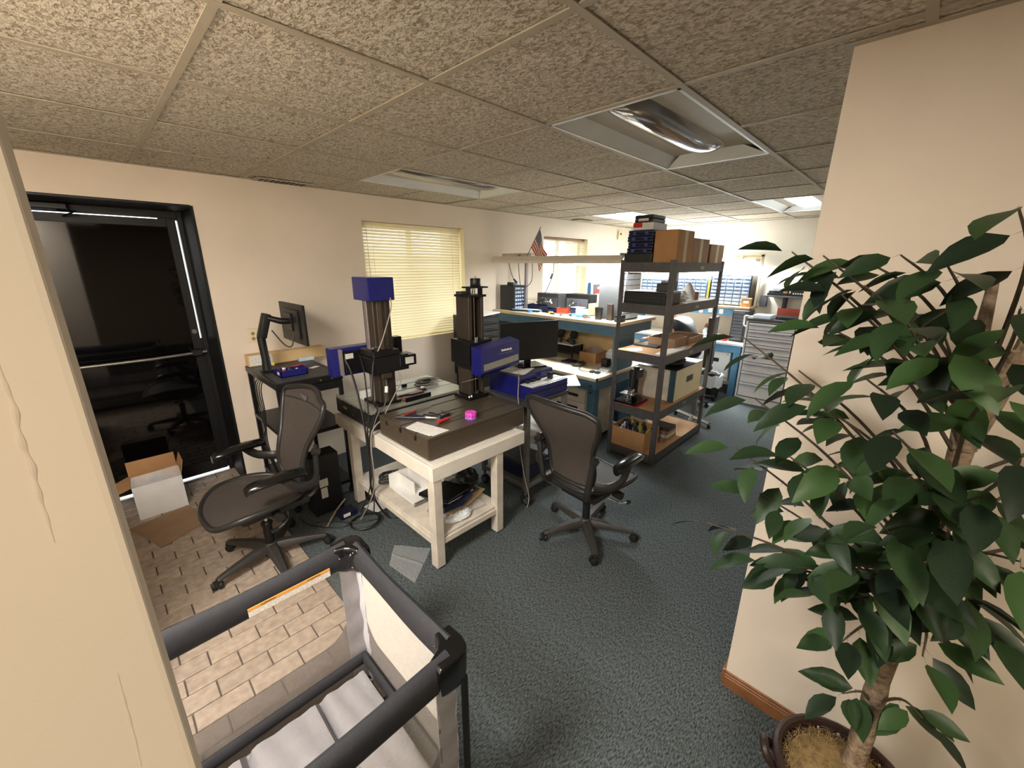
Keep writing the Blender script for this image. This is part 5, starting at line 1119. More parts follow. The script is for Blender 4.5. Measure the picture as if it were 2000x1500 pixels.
ZU = 1.2505
drawer_box('parts_organizer', 'small black organizer of clear drawers at the wall end of the raised shelf', (3.16, 2.06, ZU), (3.37, 2.30, ZU + 0.29), '-y', 5, 6, M_BLACK, M_ORG, 0.012, M_WHITE)
simple('tape_roll_box', 'small black box on top of the small organizer', 'box', (3.20, 2.16, ZU + 0.2905), (3.24, 2.22, ZU + 0.325), M_BLACK)
simple('clear_tub', 'pale clear tub on top of the small organizer', 'tub', (3.255, 2.12, ZU + 0.2905), (3.33, 2.20, ZU + 0.325), M_CLEAR)
drawer_box('parts_organizer', 'tall dark organizer with wide clear drawers at the shelving end of the raised shelf', (3.28, 0.70, ZU), (3.62, 0.98, ZU + 0.46), '-y', 2, 8, M_DARKGREY, M_CLEAR, 0.006, None)
def keyboard(label, c, a, l=0.40, w=0.13):
    t = thing('keyboard', label, 'keyboard', c, a)
    MB().box((-l / 2, -w / 2, 0.0), (l / 2, w / 2, 0.018)).build('body', M_BLACK, t, 0.004, local=True)
    k = MB().box((-0.011, -0.009, 0), (0.011, 0.009, 0.006)).mesh('key', M_CLEAR, bevel=0.001)
    for r in range(4):
        for q in range(14): ln('key', k, t, (-l / 2 + 0.03 + q * (l - 0.06) / 13, -w / 2 + 0.025 + r * 0.027, 0.018))
    return t
keyboard('black keyboard with pale keys before the small organizer', (3.26, 1.93, ZU), R(-70))
def open_bin(name, label, c, s, m, rz=0.0, fill=None):
    t = thing(name, label, 'bin', c, rz); w, d, h = s; th = 0.006
    for lo, hi in (((-w / 2, -d / 2, 0), (w / 2, d / 2, th)), ((-w / 2, -d / 2, th), (w / 2, -d / 2 + th, h * 0.7)), ((-w / 2, d / 2 - th, th), (w / 2, d / 2, h)), ((-w / 2, -d / 2 + th, th), (-w / 2 + th, d / 2 - th, h * 0.85)), ((w / 2 - th, -d / 2 + th, th), (w / 2, d / 2 - th, h * 0.85))):
        MB().box(lo, hi).build('panel', m, t, 0.001, local=True)
    return t
open_bin('blue_parts_bin', 'navy parts bin with pale rim beside the keyboard on the raised shelf', (3.46, 1.95, ZU), (0.15, 0.20, 0.07), M_NAVY, 0.2)
open_bin('blue_parts_bin', 'flat navy parts bin in the middle of the raised shelf', (3.36, 1.70, ZU), (0.13, 0.17, 0.055), M_NAVY, -0.2)
open_bin('red_parts_bin', 'orange red parts bin on the raised shelf', (3.38, 1.50, ZU), (0.11, 0.12, 0.065), M_ORANGE, 0.3)
open_bin('navy_parts_bin', 'navy bin with a white lid behind the orange one', (3.52, 1.40, ZU), (0.13, 0.15, 0.06), M_NAVY, 0.5)
sheet('white_sheet', 'white card sheet lying on the navy bin', 'sheet', [(3.46, 1.33), (3.56, 1.32), (3.58, 1.44), (3.48, 1.47)], ZU + 0.063, M_WHITE, 0.006)
for k in range(9):
    rnd = random.Random(k); x, y = rnd.uniform(3.28, 3.5), rnd.uniform(1.25, 1.95)
    m, nm = ((M_WHITE, 'white'), (M_BLACK, 'black'), (M_STEEL, 'steel'))[k % 3]
    spot = ('near the keyboard', 'by the flat navy bin', 'beside the orange bin')[k // 3]
    tag(MB().tube([(x, y, ZU + 0.105), (x + rnd.uniform(-.06, .06), y + rnd.uniform(-.07, .07), ZU + 0.11 + rnd.uniform(0, 0.05))], [0.008, 0.006], 8).build('hand_tool', m, None, smooth=True, origin=(x, y, ZU + 0.1)), nm + ' handled tool lying on the bins ' + spot, 'tool', 'tools on the raised shelf')
CL = [('pair of cutters with red grips', 'cutters', M_RED), ('spool of black tape', 'tape', M_BLACK), ('white tube of grease', 'tube', M_WHITE), ('black marker pen', 'pen', M_BLACK), ('steel ruler strip', 'ruler', M_STEEL), ('coil of grey solder', 'solder', M_STEEL), ('black plastic cap', 'cap', M_BLACK), ('yellow tape roll', 'tape', M_YELLOW), ('white label roll', 'roll', M_WHITE), ('black battery pack', 'battery', M_BLACK), ('blue cable tie bundle', 'cable tie', M_BLUELT), ('dark tweezers', 'tweezers', M_BLACKM)]
for k, (nm_, ct_, m_) in enumerate(CL):
    rnd = random.Random(40 + k); x = 3.16 + 0.05 * rnd.random() + 0.10 * (k % 2); y = 1.05 + 0.078 * k; a_ = rnd.uniform(0, PI); d_ = Vector((math.cos(a_), math.sin(a_), 0))
    p_ = Vector((x, y, ZU + 0.011))
    if k % 3 == 1: mb_ = MB().lathe([(0.012, 0), (0.028, 0), (0.028, 0.018), (0.012, 0.018)], (x, y, ZU + 0.0005), 16)
    elif k % 3 == 0: mb_ = MB().tube([p_ - d_ * 0.05, p_, p_ + d_ * 0.02, p_ + d_ * 0.05], [0.006, 0.009, 0.01, 0.003], 8)
    else: mb_ = MB().tube([p_ - d_ * 0.045, p_ + d_ * 0.03, p_ + d_ * 0.045], [0.010, 0.010, 0.004], 8)
    tag(mb_.build('bench_tool', m_, None, smooth=True, origin=(x, y, ZU)), nm_ + ' near the front edge of the raised shelf', ct_, 'small tools along the raised shelf')
for lab, x, y, s, m1, m2 in (('grey computer with a fan grille lying before the far window', 3.70, 1.93, (0.16, 0.34, 0.19), M_DARKGREY, M_PCGREY), ('black topped grey computer beside the one with the fan', 3.72, 1.50, (0.16, 0.34, 0.20), M_BLACK, M_PCGREY)):
    t = thing('desktop_computer', lab, 'computer', (x, y, ZU))
    MB().box((-s[0] / 2, -s[1] / 2, 0), (s[0] / 2, s[1] / 2, s[2])).build('case', m1, t, 0.004, local=True)
    MB().box((-s[0] / 2 - 0.004, -s[1] / 2 + 0.02, 0.02), (-s[0] / 2, s[1] / 2 - 0.02, s[2] - 0.05)).build('side_panel', m2, t, 0.001, local=True)
    MB().tube([(-s[0] / 2 - 0.006, 0.07, 0.08), (-s[0] / 2 - 0.012, 0.07, 0.08)], 0.05, 20).build('fan_grille', M_DARKGREY, t, smooth=True, local=True)
    for q in range(3): MB().tube([(-s[0] / 2 - 0.014, 0.07 + 0.013 * (q + 1) * math.cos(w), 0.08 + 0.013 * (q + 1) * math.sin(w)) for w in [2 * PI * z / 16 for z in range(16)]], 0.0015, 4, closed=True).build('grille_ring', M_STEEL, t, local=True)
tag(MB().lathe([(0.0, 0), (0.08, 0.0), (0.095, 0.022), (0.085, 0.022), (0.075, 0.006), (0.0, 0.006)], (3.30, 1.22, ZU), 24).build('blue_dish', M_BLUELT, None, smooth=True, origin=(3.30, 1.22, ZU)), 'round light blue dish near the front edge of the raised shelf', 'dish')
tag(MB().tube([(3.22, 1.12, ZU + 0.012), (3.34, 1.06, ZU + 0.02)], [0.006, 0.004], 8).build('black_pen', M_BLACK, None, origin=(3.28, 1.1, ZU)), 'black pen across the rim beside the blue dish', 'pen')
open_bin('white_dish_box', 'small white open box behind the blue dish', (3.44, 1.26, ZU), (0.12, 0.14, 0.07), M_WHITE, 0.2)
simple('beige_carton', 'square beige carton on the raised shelf', 'box', (3.40, 1.04, ZU), (3.52, 1.18, ZU + 0.13), M_CARDB2)
crumple('clear_bag_bundle', 'clear plastic bag beside the beige carton', 'bag', (3.40, 0.98, ZU), 0.05, 0.06, 0.05, M_BAG, 9)
bt = thing('glue_bottle', 'cream squeeze bottle with a pointed nozzle on the raised shelf', 'bottle', (3.66, 1.17, ZU))
MB().lathe([(0.0, 0.08), (0.055, 0.08), (0.058, 0.10), (0.03, 0.125), (0.03, 0.215), (0.018, 0.235)], (3.66, 1.17, ZU), 18).build('body', M_IVORY, bt, smooth=True); MB().lathe([(0.016, 0.235), (0.012, 0.25), (0.004, 0.29), (0.0, 0.29)], (3.66, 1.17, ZU), 12).build('nozzle', M_CARDB2, bt, smooth=True); MB().lathe([(0.0, 0.0), (0.06, 0), (0.06, 0.08), (0.0, 0.08)], (3.66, 1.17, ZU), 18).build('stand', M_WOODCASE, bt)
tag(MB().lathe([(0.0, 0), (0.035, 0.0), (0.042, 0.12), (0.036, 0.12), (0.03, 0.01), (0.0, 0.01)], (3.33, 0.90, ZU), 18).build('black_pen_cup', M_BLACK, None, smooth=True, origin=(3.33, 0.90, ZU)), 'black pen cup at the end of the raised shelf', 'cup') if False else tag(MB().lathe([(0.0, 0), (0.035, 0.0), (0.042, 0.12), (0.036, 0.12), (0.03, 0.01), (0.0, 0.01)], (3.22, 0.93, ZU), 18).build('black_pen_cup', M_BLACK, None, smooth=True, origin=(3.22, 0.93, ZU)), 'black pen cup at the end of the raised shelf', 'cup')
simple('printed_carton', 'small dark upright carton beside the black pen cup', 'box', (3.23, 0.785, ZU), (3.262, 0.845, ZU + 0.16), M_COLDARK)
for k in range(3): simple('flat_case', ('lowest', 'middle', 'topmost')[k] + ' of the three flat dark cases on the shelf end by the shelving', 'case', (3.17, 0.655, ZU + 0.022 * k), (3.27, 0.72, ZU + 0.02 + 0.022 * k), (M_BLACK, M_DARKGREY, M_BLACK)[k], 0.003)
# cables under the strip light
cable('black cable with a switch hanging in a loop under the bench light', [(3.16, 2.16, 1.85), (3.17, 2.13, 1.70), (3.18, 2.04, 1.56), (3.20, 1.93, 1.53), (3.20, 1.83, 1.60), (3.18, 1.80, 1.75), (3.17, 1.80, 1.85)], 0.004)
tag(MB().tube([(3.175, 2.085, 1.615), (3.185, 2.045, 1.575)], [0.011, 0.013], 8).build('inline_switch', M_BLACK, None, smooth=True, origin=(3.18, 2.06, 1.59)), 'black inline switch on the cable loop under the bench light', 'switch')
cable('black cable hanging straight down beside the small organizer', [(3.17, 2.01, 1.85), (3.18, 2.0, 1.65), (3.20, 1.98, 1.45), (3.22, 1.97, 1.28)], 0.004)
cable('grey cable with an inline switch slanting before the far window', [(3.18, 1.50, 1.80), (3.25, 1.56, 1.68), (3.30, 1.66, 1.55), (3.35, 1.76, 1.45)], 0.004, M_DARKGREY)
tag(MB().tube([(3.25, 1.57, 1.68), (3.275, 1.61, 1.635)], [0.010, 0.012], 8).build('inline_switch', M_DARKGREY, None, smooth=True, origin=(3.26, 1.59, 1.65)), 'grey inline switch on the slanting cable before the far window', 'switch')
# lower bench surface
ZL = 0.7605
ry = thing('black_riser', 'black wire stand carrying circuit boards on the middle workbench', 'stand', (3.40, 1.50, ZL))
B((3.32, 1.30, ZL + 0.145), (3.54, 1.72, ZL + 0.16)).build('shelf_board', M_DIRTYWHITE, ry, 0.003)
for x in (3.33, 3.515):
    for y in (1.31, 1.695): B((x, y, ZL), (x + 0.014, y + 0.014, ZL + 0.145)).build('leg', M_BLACKM, ry)
B((3.33, 1.31, ZL + 0.05), (3.344, 1.709, ZL + 0.062)).build('rail', M_BLACKM, ry); B((3.515, 1.31, ZL + 0.02), (3.529, 1.709, ZL + 0.13)).build('back_mesh', M_BLACK, ry)
rnd = random.Random(5)
for k in range(8):
    x, y = 3.36 + 0.04 * (k % 4), 1.33 + 0.047 * k; hh = rnd.uniform(0.02, 0.06)
    pos = ('nearest the shelving', 'second from the shelving', 'third from the shelving', 'fourth from the shelving', 'fifth from the shelving', 'sixth from the shelving', 'seventh from the shelving', 'nearest the window wall')[k]
    tag(MB().obox((x, y, ZL + 0.1615 + hh / 2), (0.06, 0.04, hh), rz3(rnd.uniform(-0.6, 0.6))).build('electronic_part', (M_BLACK, M_DARKGREY, M_BLACKM)[k % 3], None, 0.002, origin=(x, y, ZL + 0.1615)), 'dark electronic part on the black stand, ' + pos, 'component', 'parts on the black stand')
for k, (y, lab) in enumerate(((1.40, 'tilted black box at the shelving side of the black stand'), (1.58, 'tilted black box in the middle of the black stand'), (1.76, 'black box on the bench behind the monitor'))):
    tag(MB().obox((3.47, y, ZL + 0.25 - 0.06 * (k == 2)), (0.05, 0.07, 0.08), Matrix.Rotation(0.35, 3, 'X')).build('black_box', M_BLACK, None, 0.004, origin=(3.47, y, ZL + 0.20)), lab, 'box')
sheet('yellow_note', 'yellow green note pad on the black stand', 'note', [(3.33, 1.60), (3.40, 1.60), (3.41, 1.69), (3.34, 1.69)], ZL + 0.185, M_OLIVE, 0.004)
cbx = thing('open_cardboard_box', 'open cardboard box with clear bags on the middle workbench', 'box', (3.42, 1.08, ZL))
for lo, hi in (((3.30, 0.98, ZL), (3.305, 1.19, ZL + 0.11)), ((3.55, 0.98, ZL), (3.555, 1.19, ZL + 0.11)), ((3.305, 0.98, ZL), (3.55, 0.985, ZL + 0.115)), ((3.305, 1.185, ZL), (3.55, 1.19, ZL + 0.11)), ((3.305, 0.985, ZL), (3.55, 1.185, ZL + 0.005))): B(lo, hi).build('wall', M_CARDB, cbx)
crumple('bubble_bag', 'clear bubble bag bulging from the cardboard box on the workbench', 'bag', (3.42, 1.08, ZL + 0.05), 0.10, 0.085, 0.055, M_BAG, 11)
crumple('bubble_bag', 'white plastic bag piled behind the cardboard box on the workbench', 'bag', (3.52, 0.90, ZL), 0.07, 0.09, 0.07, M_WHITEBAG, 12)
coil('cable_coil', 'dark cable coil before the cardboard box on the workbench', (3.14, 1.08, ZL), 0.075, 4, M_DARKGREY, 0.005, 0.02)
cable('thin black cable leading to the small plugs on the workbench', [(3.10, 1.02, ZL + 0.005), (3.0, 0.98, ZL + 0.005), (2.96, 0.90, ZL + 0.005), (2.99, 0.83, ZL + 0.006)], 0.003)
for k in range(2): simple('small_plug', ('small black plug at the cable end on the workbench edge', 'small black plug nearer the shelving on the workbench edge')[k], 'plug', (2.96 + 0.01 * k, 0.79 - 0.055 * k, ZL), (3.01 + 0.01 * k, 0.83 - 0.055 * k, ZL + 0.018), M_BLACK)
sheet('paper_sheet', 'printed drawing sheet on the middle workbench', 'paper', [(2.90, 1.02), (3.10, 1.12), (3.12, 1.34), (2.92, 1.30)], ZL, M_DIRTYWHITE, 0.0008)
sheet('paper_sheet', 'white paper sheets before the black stand on the workbench', 'paper', [(3.18, 1.40), (3.30, 1.32), (3.31, 1.62), (3.20, 1.66)], ZL, M_PAPER, 0.0012)
simple('blue_folder', 'dark blue flat folder beside the cable coil on the workbench', 'folder', (3.14, 1.20, ZL + 0.001), (3.28, 1.32, ZL + 0.012), M_BLUE, 0.002)
sheet('glass_plate', 'pale glass plate at the workbench corner', 'plate', [(3.05, 0.69), (3.25, 0.70), (3.26, 0.86), (3.08, 0.86)], ZL, M_CLEAR, 0.006)
simple('white_card', 'white card lying on the glass plate', 'card', (3.10, 0.70, ZL + 0.0065), (3.17, 0.80, ZL + 0.022), M_WHITE, 0.002)
simple('small_vise', 'small black clamp on the glass plate', 'clamp', (3.23, 0.80, ZL + 0.0065), (3.31, 0.87, ZL + 0.09), M_BLACKM, 0.008)
# dark drawer cabinet in the window corner
drawer_box('drawer_cabinet', 'dark grey many drawer cabinet between the window and the workbench', (2.47, 1.93, 0.56), (2.79, 2.35, 1.235), '-y', 1, 9, M_BLACK, M_GREYBIN, 0.016, M_GREYBIN)
simple('cabinet_stand', 'low black stand under the dark grey drawer cabinet', 'stand', (2.49, 1.95, 0), (2.77, 2.34, 0.56), M_BLACK)
sheet('paper_stack', 'white papers on top of the dark drawer cabinet', 'paper', [(2.46, 1.95), (2.79, 1.92, 0.03), (2.79, 2.33, 0.02), (2.47, 2.34)], 1.236, M_PAPER, 0.012)
# wall pictures by the far window
cal = thing('wall_calendar', 'white wall calendar with a red truck picture beside the far window', 'calendar', (5.45, YB, 1.33))
B((5.30, YB - 0.004, 1.48), (5.62, YB - 0.0002, 1.68)).build('sheet', M_PAPER, cal); pc_ = B((5.30, YB - 0.005, 1.33), (5.62, YB - 0.0002, 1.479)).build('picture', M_DARKGREY, cal)
for lo, hi, m in (((5.34, YB - 0.007, 1.345), (5.60, YB - 0.0051, 1.40), M_RED), ((5.39, YB - 0.007, 1.40), (5.53, YB - 0.0051, 1.445), M_RED), ((5.41, YB - 0.008, 1.405), (5.50, YB - 0.0071, 1.438), M_CLEAR)): B(lo, hi).build('truck_shape', m, pc_)
tag(MB().tube([(5.17, YB - 0.02, 1.30), (5.16, YB - 0.02, 1.40), (5.165, YB - 0.02, 1.51)], [0.025, 0.03, 0.022], 10, flat=(1, 0.35)).build('blue_brush', M_BLUELT, None, smooth=True, origin=(5.17, YB - 0.02, 1.30)), 'blue brush handle on the wall beside the far window', 'brush')

# ================================================================== grey shelving unit
sh = thing('shelving_unit', 'grey steel shelving unit with five particle board shelves', 'shelving', (3.54, 0.33, 0))
SX0, SX1, SY0, SY1 = 2.965, 4.12, 0.095, 0.575
for x in (SX0, SX1 - 0.04):
    for y, s in ((SY0, 1), (SY1, -1)):
        ps = MB(); ps.box((x, min(y, y + s * 0.04), 0), (x + 0.04, max(y, y + s * 0.04), 1.815)) if False else ps
        ex = x if x == SX0 else x + 0.037; 
        ps.box((x, y if s > 0 else y - 0.003, 0), (x + 0.04, y + 0.003 if s > 0 else y, 1.825)); ps.box((ex, y + 0.003 if s > 0 else y - 0.04, 0), (ex + 0.003, y + 0.04 if s > 0 else y - 0.003, 1.825))
        p = ps.build('post', M_GREYM, sh)
for zt in (1.80, 1.455, 1.03, 0.52, 0.095):
    B((SX0 + 0.005, SY0 + 0.005, zt - 0.014), (SX1 - 0.005, SY1 - 0.005, zt)).build('shelf_board', M_CARDB, sh)
    for lo, hi in (((SX0 + 0.0031, SY0 + 0.0031, zt - 0.075), (SX1 - 0.0031, SY0 + 0.0049, zt + 0.006)), ((SX0 + 0.0031, SY1 - 0.0049, zt - 0.075), (SX1 - 0.0031, SY1 - 0.0031, zt + 0.006)), ((SX0 - 0.001, SY0 + 0.041, zt - 0.075), (SX0 + 0.0049, SY1 - 0.041, zt + 0.006)), ((SX1 - 0.0049, SY0 + 0.041, zt - 0.075), (SX1 + 0.001, SY1 - 0.041, zt + 0.006))):
        B(lo, hi).build('shelf_beam', M_GREYM, sh)
    MB().box((3.52, SY0 + 0.001, zt - 0.05), (3.60, SY0 + 0.003, zt - 0.025)).build('brand_plate', M_STEEL, sh) if zt > 0.2 else None
Z5 = 1.8005
simple('flat_black_box', 'flat black box at the bottom of the stack on top of the shelving', 'box', (2.975, 0.30, Z5), (3.30, 0.555, Z5 + 0.075), M_BLACK)
for k in range(4):
    z = Z5 + 0.0755 + 0.047 * k; dx = (0, 0.012, -0.004, 0.006)[k]
    t = thing('blue_tool_case', ('lowest', 'second', 'third', 'topmost')[k] + ' of the four stacked blue cases on the shelving', 'case', (3.12, 0.42, z), 0, 'stacked blue cases')
    B((2.975 + dx, 0.305, z), (3.27 + dx, 0.535, z + 0.022)).build('base', M_NAVY, t, 0.008, 2); B((2.975 + dx, 0.305, z + 0.0225), (3.27 + dx, 0.535, z + 0.046)).build('lid', M_NAVY, t, 0.008, 2)
    for y in (0.35, 0.46): B((2.968 + dx, y, z + 0.012), (2.9749 + dx, y + 0.03, z + 0.034)).build('latch', M_BLUEPL, t, 0.001)
zz = Z5 + 0.0755 + 0.188
t = thing('printed_box', 'grey printed box with a red corner on the stack of blue cases', 'box', (3.1, 0.4, zz)); B((2.99, 0.32, zz), (3.24, 0.50, zz + 0.058)).build('body', M_TOOLGREY, t, 0.003); B((2.9885, 0.42, zz + 0.02), (2.9899, 0.50, zz + 0.058)).build('red_print', M_RED, t)
t = thing('black_hard_case', 'black hard case on top of the highest stack on the shelving', 'case', (3.1, 0.4, zz + 0.0585)); B((2.995, 0.33, zz + 0.0585), (3.22, 0.495, zz + 0.09)).build('base', M_BLACK, t, 0.008, 2); B((2.995, 0.33, zz + 0.0905), (3.22, 0.495, zz + 0.118)).build('lid', M_BLACK, t, 0.008, 2); B((2.9935, 0.37, zz + 0.07), (2.9949, 0.46, zz + 0.09)).build('label', M_LABEL, t)
for (nm, lab, lo, hi, m) in (('cardboard_box', 'largest taped cardboard box on top of the shelving', (2.985, 0.10, Z5), (3.30, 0.295, Z5 + 0.255), M_CARDB), ('cardboard_box', 'middle cardboard box on top of the shelving', (3.31, 0.105, Z5), (3.68, 0.42, Z5 + 0.205), M_CARDB2), ('cardboard_box', 'smallest cardboard box at the far end of the shelving top', (3.73, 0.105, Z5), (4.08, 0.40, Z5 + 0.17), M_CARDB2)):
    t = thing(nm, lab, 'box', ((lo[0] + hi[0]) / 2, (lo[1] + hi[1]) / 2, lo[2]), 0, 'boxes on the shelving top')
    B(lo, hi).build('carton', m, t, 0.003)
    xm = (lo[0] + hi[0]) / 2; B((xm - 0.03, lo[1] - 0.001, lo[2] + 0.002), (xm + 0.03, lo[1] - 0.0001, hi[2] - 0.002)).build('tape', M_TAPE, t); B((xm - 0.004, lo[1] + 0.001, hi[2] - 0.0005), (xm + 0.004, hi[1] - 0.001, hi[2] + 0.0006)).build('flap_seam', M_WOODCASE, t)
# second shelf
Z4 = 1.4555
prn = thing('black_printer', 'flat black printer on the second shelf of the shelving', 'printer', (3.12, 0.36, Z4)); B((2.975, 0.145, Z4), (3.28, 0.53, Z4 + 0.105)).build('body', M_BLACK, prn, 0.012, 3); B((2.98, 0.15, Z4 + 0.105), (3.275, 0.525, Z4 + 0.112)).build('lid', M_PCGREY, prn, 0.002)
for z in (0.035, 0.06): B((2.9735, 0.17, Z4 + z), (2.9749, 0.50, Z4 + z + 0.004)).build('slot_line', M_DARKGREY, prn)
t = thing('small_motor_unit', 'small dark motor unit standing on the printer lid', 'device', (3.1, 0.24, Z4 + 0.1125)); B((3.05, 0.17, Z4 + 0.1125), (3.15, 0.27, Z4 + 0.18)).build('body', M_DARKGREY, t, 0.006, 2); B((3.06, 0.18, Z4 + 0.18), (3.12, 0.24, Z4 + 0.20)).build('cap', M_STEEL, t, 0.004)
fn = thing('white_funnel_lamp', 'white cone shaped lamp shade with a dark opening on the second shelf', 'lamp', (3.78, 0.30, Z4))
MB().lathe([(0.105, 0.0), (0.10, 0.02), (0.03, 0.14), (0.012, 0.165), (0.0, 0.17)], (3.78, 0.28, Z4), 20, caps=False).build('shade', M_WHITE, fn, smooth=True, thick=0.003); B((3.72, 0.178, Z4 + 0.004), (3.79, 0.20, Z4 + 0.085)).build('opening', M_WOODCASE, fn, 0.01, 2)
simple('tan_block', 'tan cardboard block beside the printer on the second shelf', 'box', (3.30, 0.30, Z4), (3.40, 0.42, Z4 + 0.09), M_CARDB2)
crumple('wire_clutter', 'white wire bundle on the second shelf between printer and lamp shade', 'wire bundle', (3.52, 0.24, Z4), 0.09, 0.07, 0.05, M_WHITEBAG, 21)
sheet('paper_sheet', 'white paper sheets on the second shelf edge', 'paper', [(3.36, 0.11), (4.05, 0.11), (4.05, 0.40), (3.42, 0.30)], Z4, M_PAPER, 0.006)
# third shelf
Z3 = 1.0305
for lab, lo, hi in (('open shallow cardboard tray on the middle shelf', (3.40, 0.20, Z3), (3.68, 0.46, Z3 + 0.085)), ('second shallow cardboard tray deeper on the middle shelf', (3.70, 0.18, Z3), (4.06, 0.45, Z3 + 0.065))):
    t = thing('cardboard_tray', lab, 'box', ((lo[0] + hi[0]) / 2, (lo[1] + hi[1]) / 2, lo[2])); th = 0.005
    for a, b in (((lo[0], lo[1], lo[2]), (hi[0], lo[1] + th, hi[2])), ((lo[0], hi[1] - th, lo[2]), (hi[0], hi[1], hi[2])), ((lo[0], lo[1] + th, lo[2]), (lo[0] + th, hi[1] - th, hi[2])), ((hi[0] - th, lo[1] + th, lo[2]), (hi[0], hi[1] - th, hi[2])), ((lo[0] + th, lo[1] + th, lo[2]), (hi[0] - th, hi[1] - th, lo[2] + th))): B(a, b).build('wall', M_CARDB2, t)
sheet('paper_sheet', 'printed sheets near the post on the middle shelf', 'paper', [(3.02, 0.13), (3.40, 0.12), (3.60, 0.16), (3.30, 0.24), (3.05, 0.22)], Z3, M_PRINT, 0.002)
sheet('paper_sheet', 'thin envelope at the bench side of the middle shelf', 'paper', [(3.0, 0.42), (3.10, 0.36), (3.22, 0.44), (3.08, 0.52)], Z3, M_PAPER, 0.002)
simple('flat_notebook', 'flat dark notebook under the cardboard tray on the middle shelf', 'notebook', (3.28, 0.32, Z3), (3.395, 0.55, Z3 + 0.018), M_DARKGREY, 0.002)
# fourth shelf
Z2 = 0.5205
sheet('red_mat', 'red cloth under the steel fixture on the fourth shelf', 'cloth', [(2.975, 0.30), (3.25, 0.32), (3.27, 0.56), (2.972, 0.56)], Z2, M_RED, 0.003)
fx = thing('microscope_stand', 'black microscope stand with chrome parts on the fourth shelf', 'microscope', (3.12, 0.45, Z2 + 0.003))
zb = Z2 + 0.0032
B((2.985, 0.33, zb), (3.24, 0.55, zb + 0.022)).build('base', M_BLACKG, fx, 0.004); MB().tube([(3.18, 0.44, zb + 0.02), (3.18, 0.44, zb + 0.33)], 0.028, 12).build('pillar', M_BLACKM, fx, smooth=True); B((3.11, 0.40, zb + 0.22), (3.25, 0.48, zb + 0.30)).build('focus_block', M_BLACKM, fx, 0.01, 2); MB().tube([(3.13, 0.44, zb + 0.31), (3.10, 0.44, zb + 0.14)], [0.03, 0.022], 12).build('tube', M_BLACK, fx, smooth=True)
MB().cyl((3.25, 0.44, zb + 0.26), (3.28, 0.43, zb + 0.26), 0.016).build('focus_knob', M_CHROME, fx, smooth=True)
MB().lathe([(0.0, 0.022), (0.034, 0.022), (0.036, 0.04), (0.02, 0.05), (0.028, 0.07), (0.018, 0.09), (0.0, 0.09)], (3.03, 0.43, zb), 16).build('chrome_knob', M_CHROME, fx, smooth=True); B((2.995, 0.36, zb + 0.09), (3.10, 0.50, zb + 0.10)).build('stage', M_STEEL, fx, 0.002); B((3.05, 0.40, zb + 0.10), (3.10, 0.45, zb + 0.135)).build('clamp', M_CHROME, fx, 0.006, 2)
wc = thing('filing_drawer_unit', 'cream and blue drawer unit with a recessed handle on the fourth shelf', 'cabinet', (3.72, 0.30, Z2))
B((3.36, 0.13, Z2), (4.02, 0.52, Z2 + 0.31)).build('body', M_DIRTYWHITE, wc, 0.004); B((3.3585, 0.13, Z2), (3.3599, 0.19, Z2 + 0.31)).build('blue_stripe', M_BENCHBLUE, wc); B((3.37, 0.1285, Z2 + 0.005), (4.01, 0.1299, Z2 + 0.305)).build('drawer_front', M_IVORY, wc); B((3.62, 0.127, Z2 + 0.15), (3.78, 0.1284, Z2 + 0.21)).build('handle_recess', M_DARKGREY, wc); B((3.36, 0.13, Z2 + 0.3101), (4.02, 0.52, Z2 + 0.314)).build('top_panel', M_BLACK, wc)
crumple('wire_clutter', 'dark wire clutter on top of the drawer unit', 'wire bundle', (3.62, 0.26, Z2 + 0.3145), 0.16, 0.09, 0.035, M_DARKGREY, 22); simple('white_carton', 'white carton upright behind the wire clutter', 'box', (3.86, 0.34, Z2 + 0.3145), (4.02, 0.50, Z2 + 0.42), M_WHITE)
# bottom shelf
Z1 = 0.0955
ob = thing('open_cardboard_box', 'open cardboard box full of bottles on the bottom shelf', 'box', (3.12, 0.40, Z1)); lo, hi, th = (2.98, 0.20, Z1), (3.28, 0.55, Z1 + 0.19), 0.006
for a, b in (((lo[0], lo[1], lo[2]), (hi[0], lo[1] + th, hi[2])), ((lo[0], hi[1] - th, lo[2]), (hi[0], hi[1], hi[2])), ((lo[0], lo[1] + th, lo[2]), (lo[0] + th, hi[1] - th, hi[2])), ((hi[0] - th, lo[1] + th, lo[2]), (hi[0], hi[1] - th, hi[2])), ((lo[0] + th, lo[1] + th, lo[2]), (hi[0] - th, hi[1] - th, lo[2] + th))): B(a, b).build('wall', M_CARDB, ob)
rnd = random.Random(3)
for k in range(16):
    x, y = 3.03 + 0.063 * (k % 4), 0.255 + 0.08 * (k // 4); z = Z1 + 0.09 + rnd.uniform(0, 0.03); d = Vector((rnd.uniform(-.5, .5), rnd.uniform(-.5, .5), 1)).normalized()
    p = Vector((x, y, z)); m = (M_DARKGREY, M_OLIVE, M_BLACK, M_CLEAR, M_NAVY)[k % 5]
    tag(MB().tube([p, p + d * 0.01, p + d * 0.07, p + d * 0.085, p + d * 0.11], [0.022, 0.026, 0.026, 0.012, 0.011], 10).build('small_bottle', m, None, smooth=True, origin=p), 'small dusty bottle in the cardboard box on the bottom shelf', 'bottle', 'bottles in the box on the bottom shelf')
for k in range(4): simple('electronic_board', ('lowest', 'second', 'third', 'topmost')[k] + ' of the stacked boards on the bottom shelf', 'circuit board', (3.36 + 0.02 * k, 0.16, Z1 + 0.032 * k), (3.62 - 0.01 * k, 0.34, Z1 + 0.03 + 0.032 * k), (M_CARDB2, M_DIRTYWHITE, M_CARDB2, M_DARKGREY)[k], 0.004)
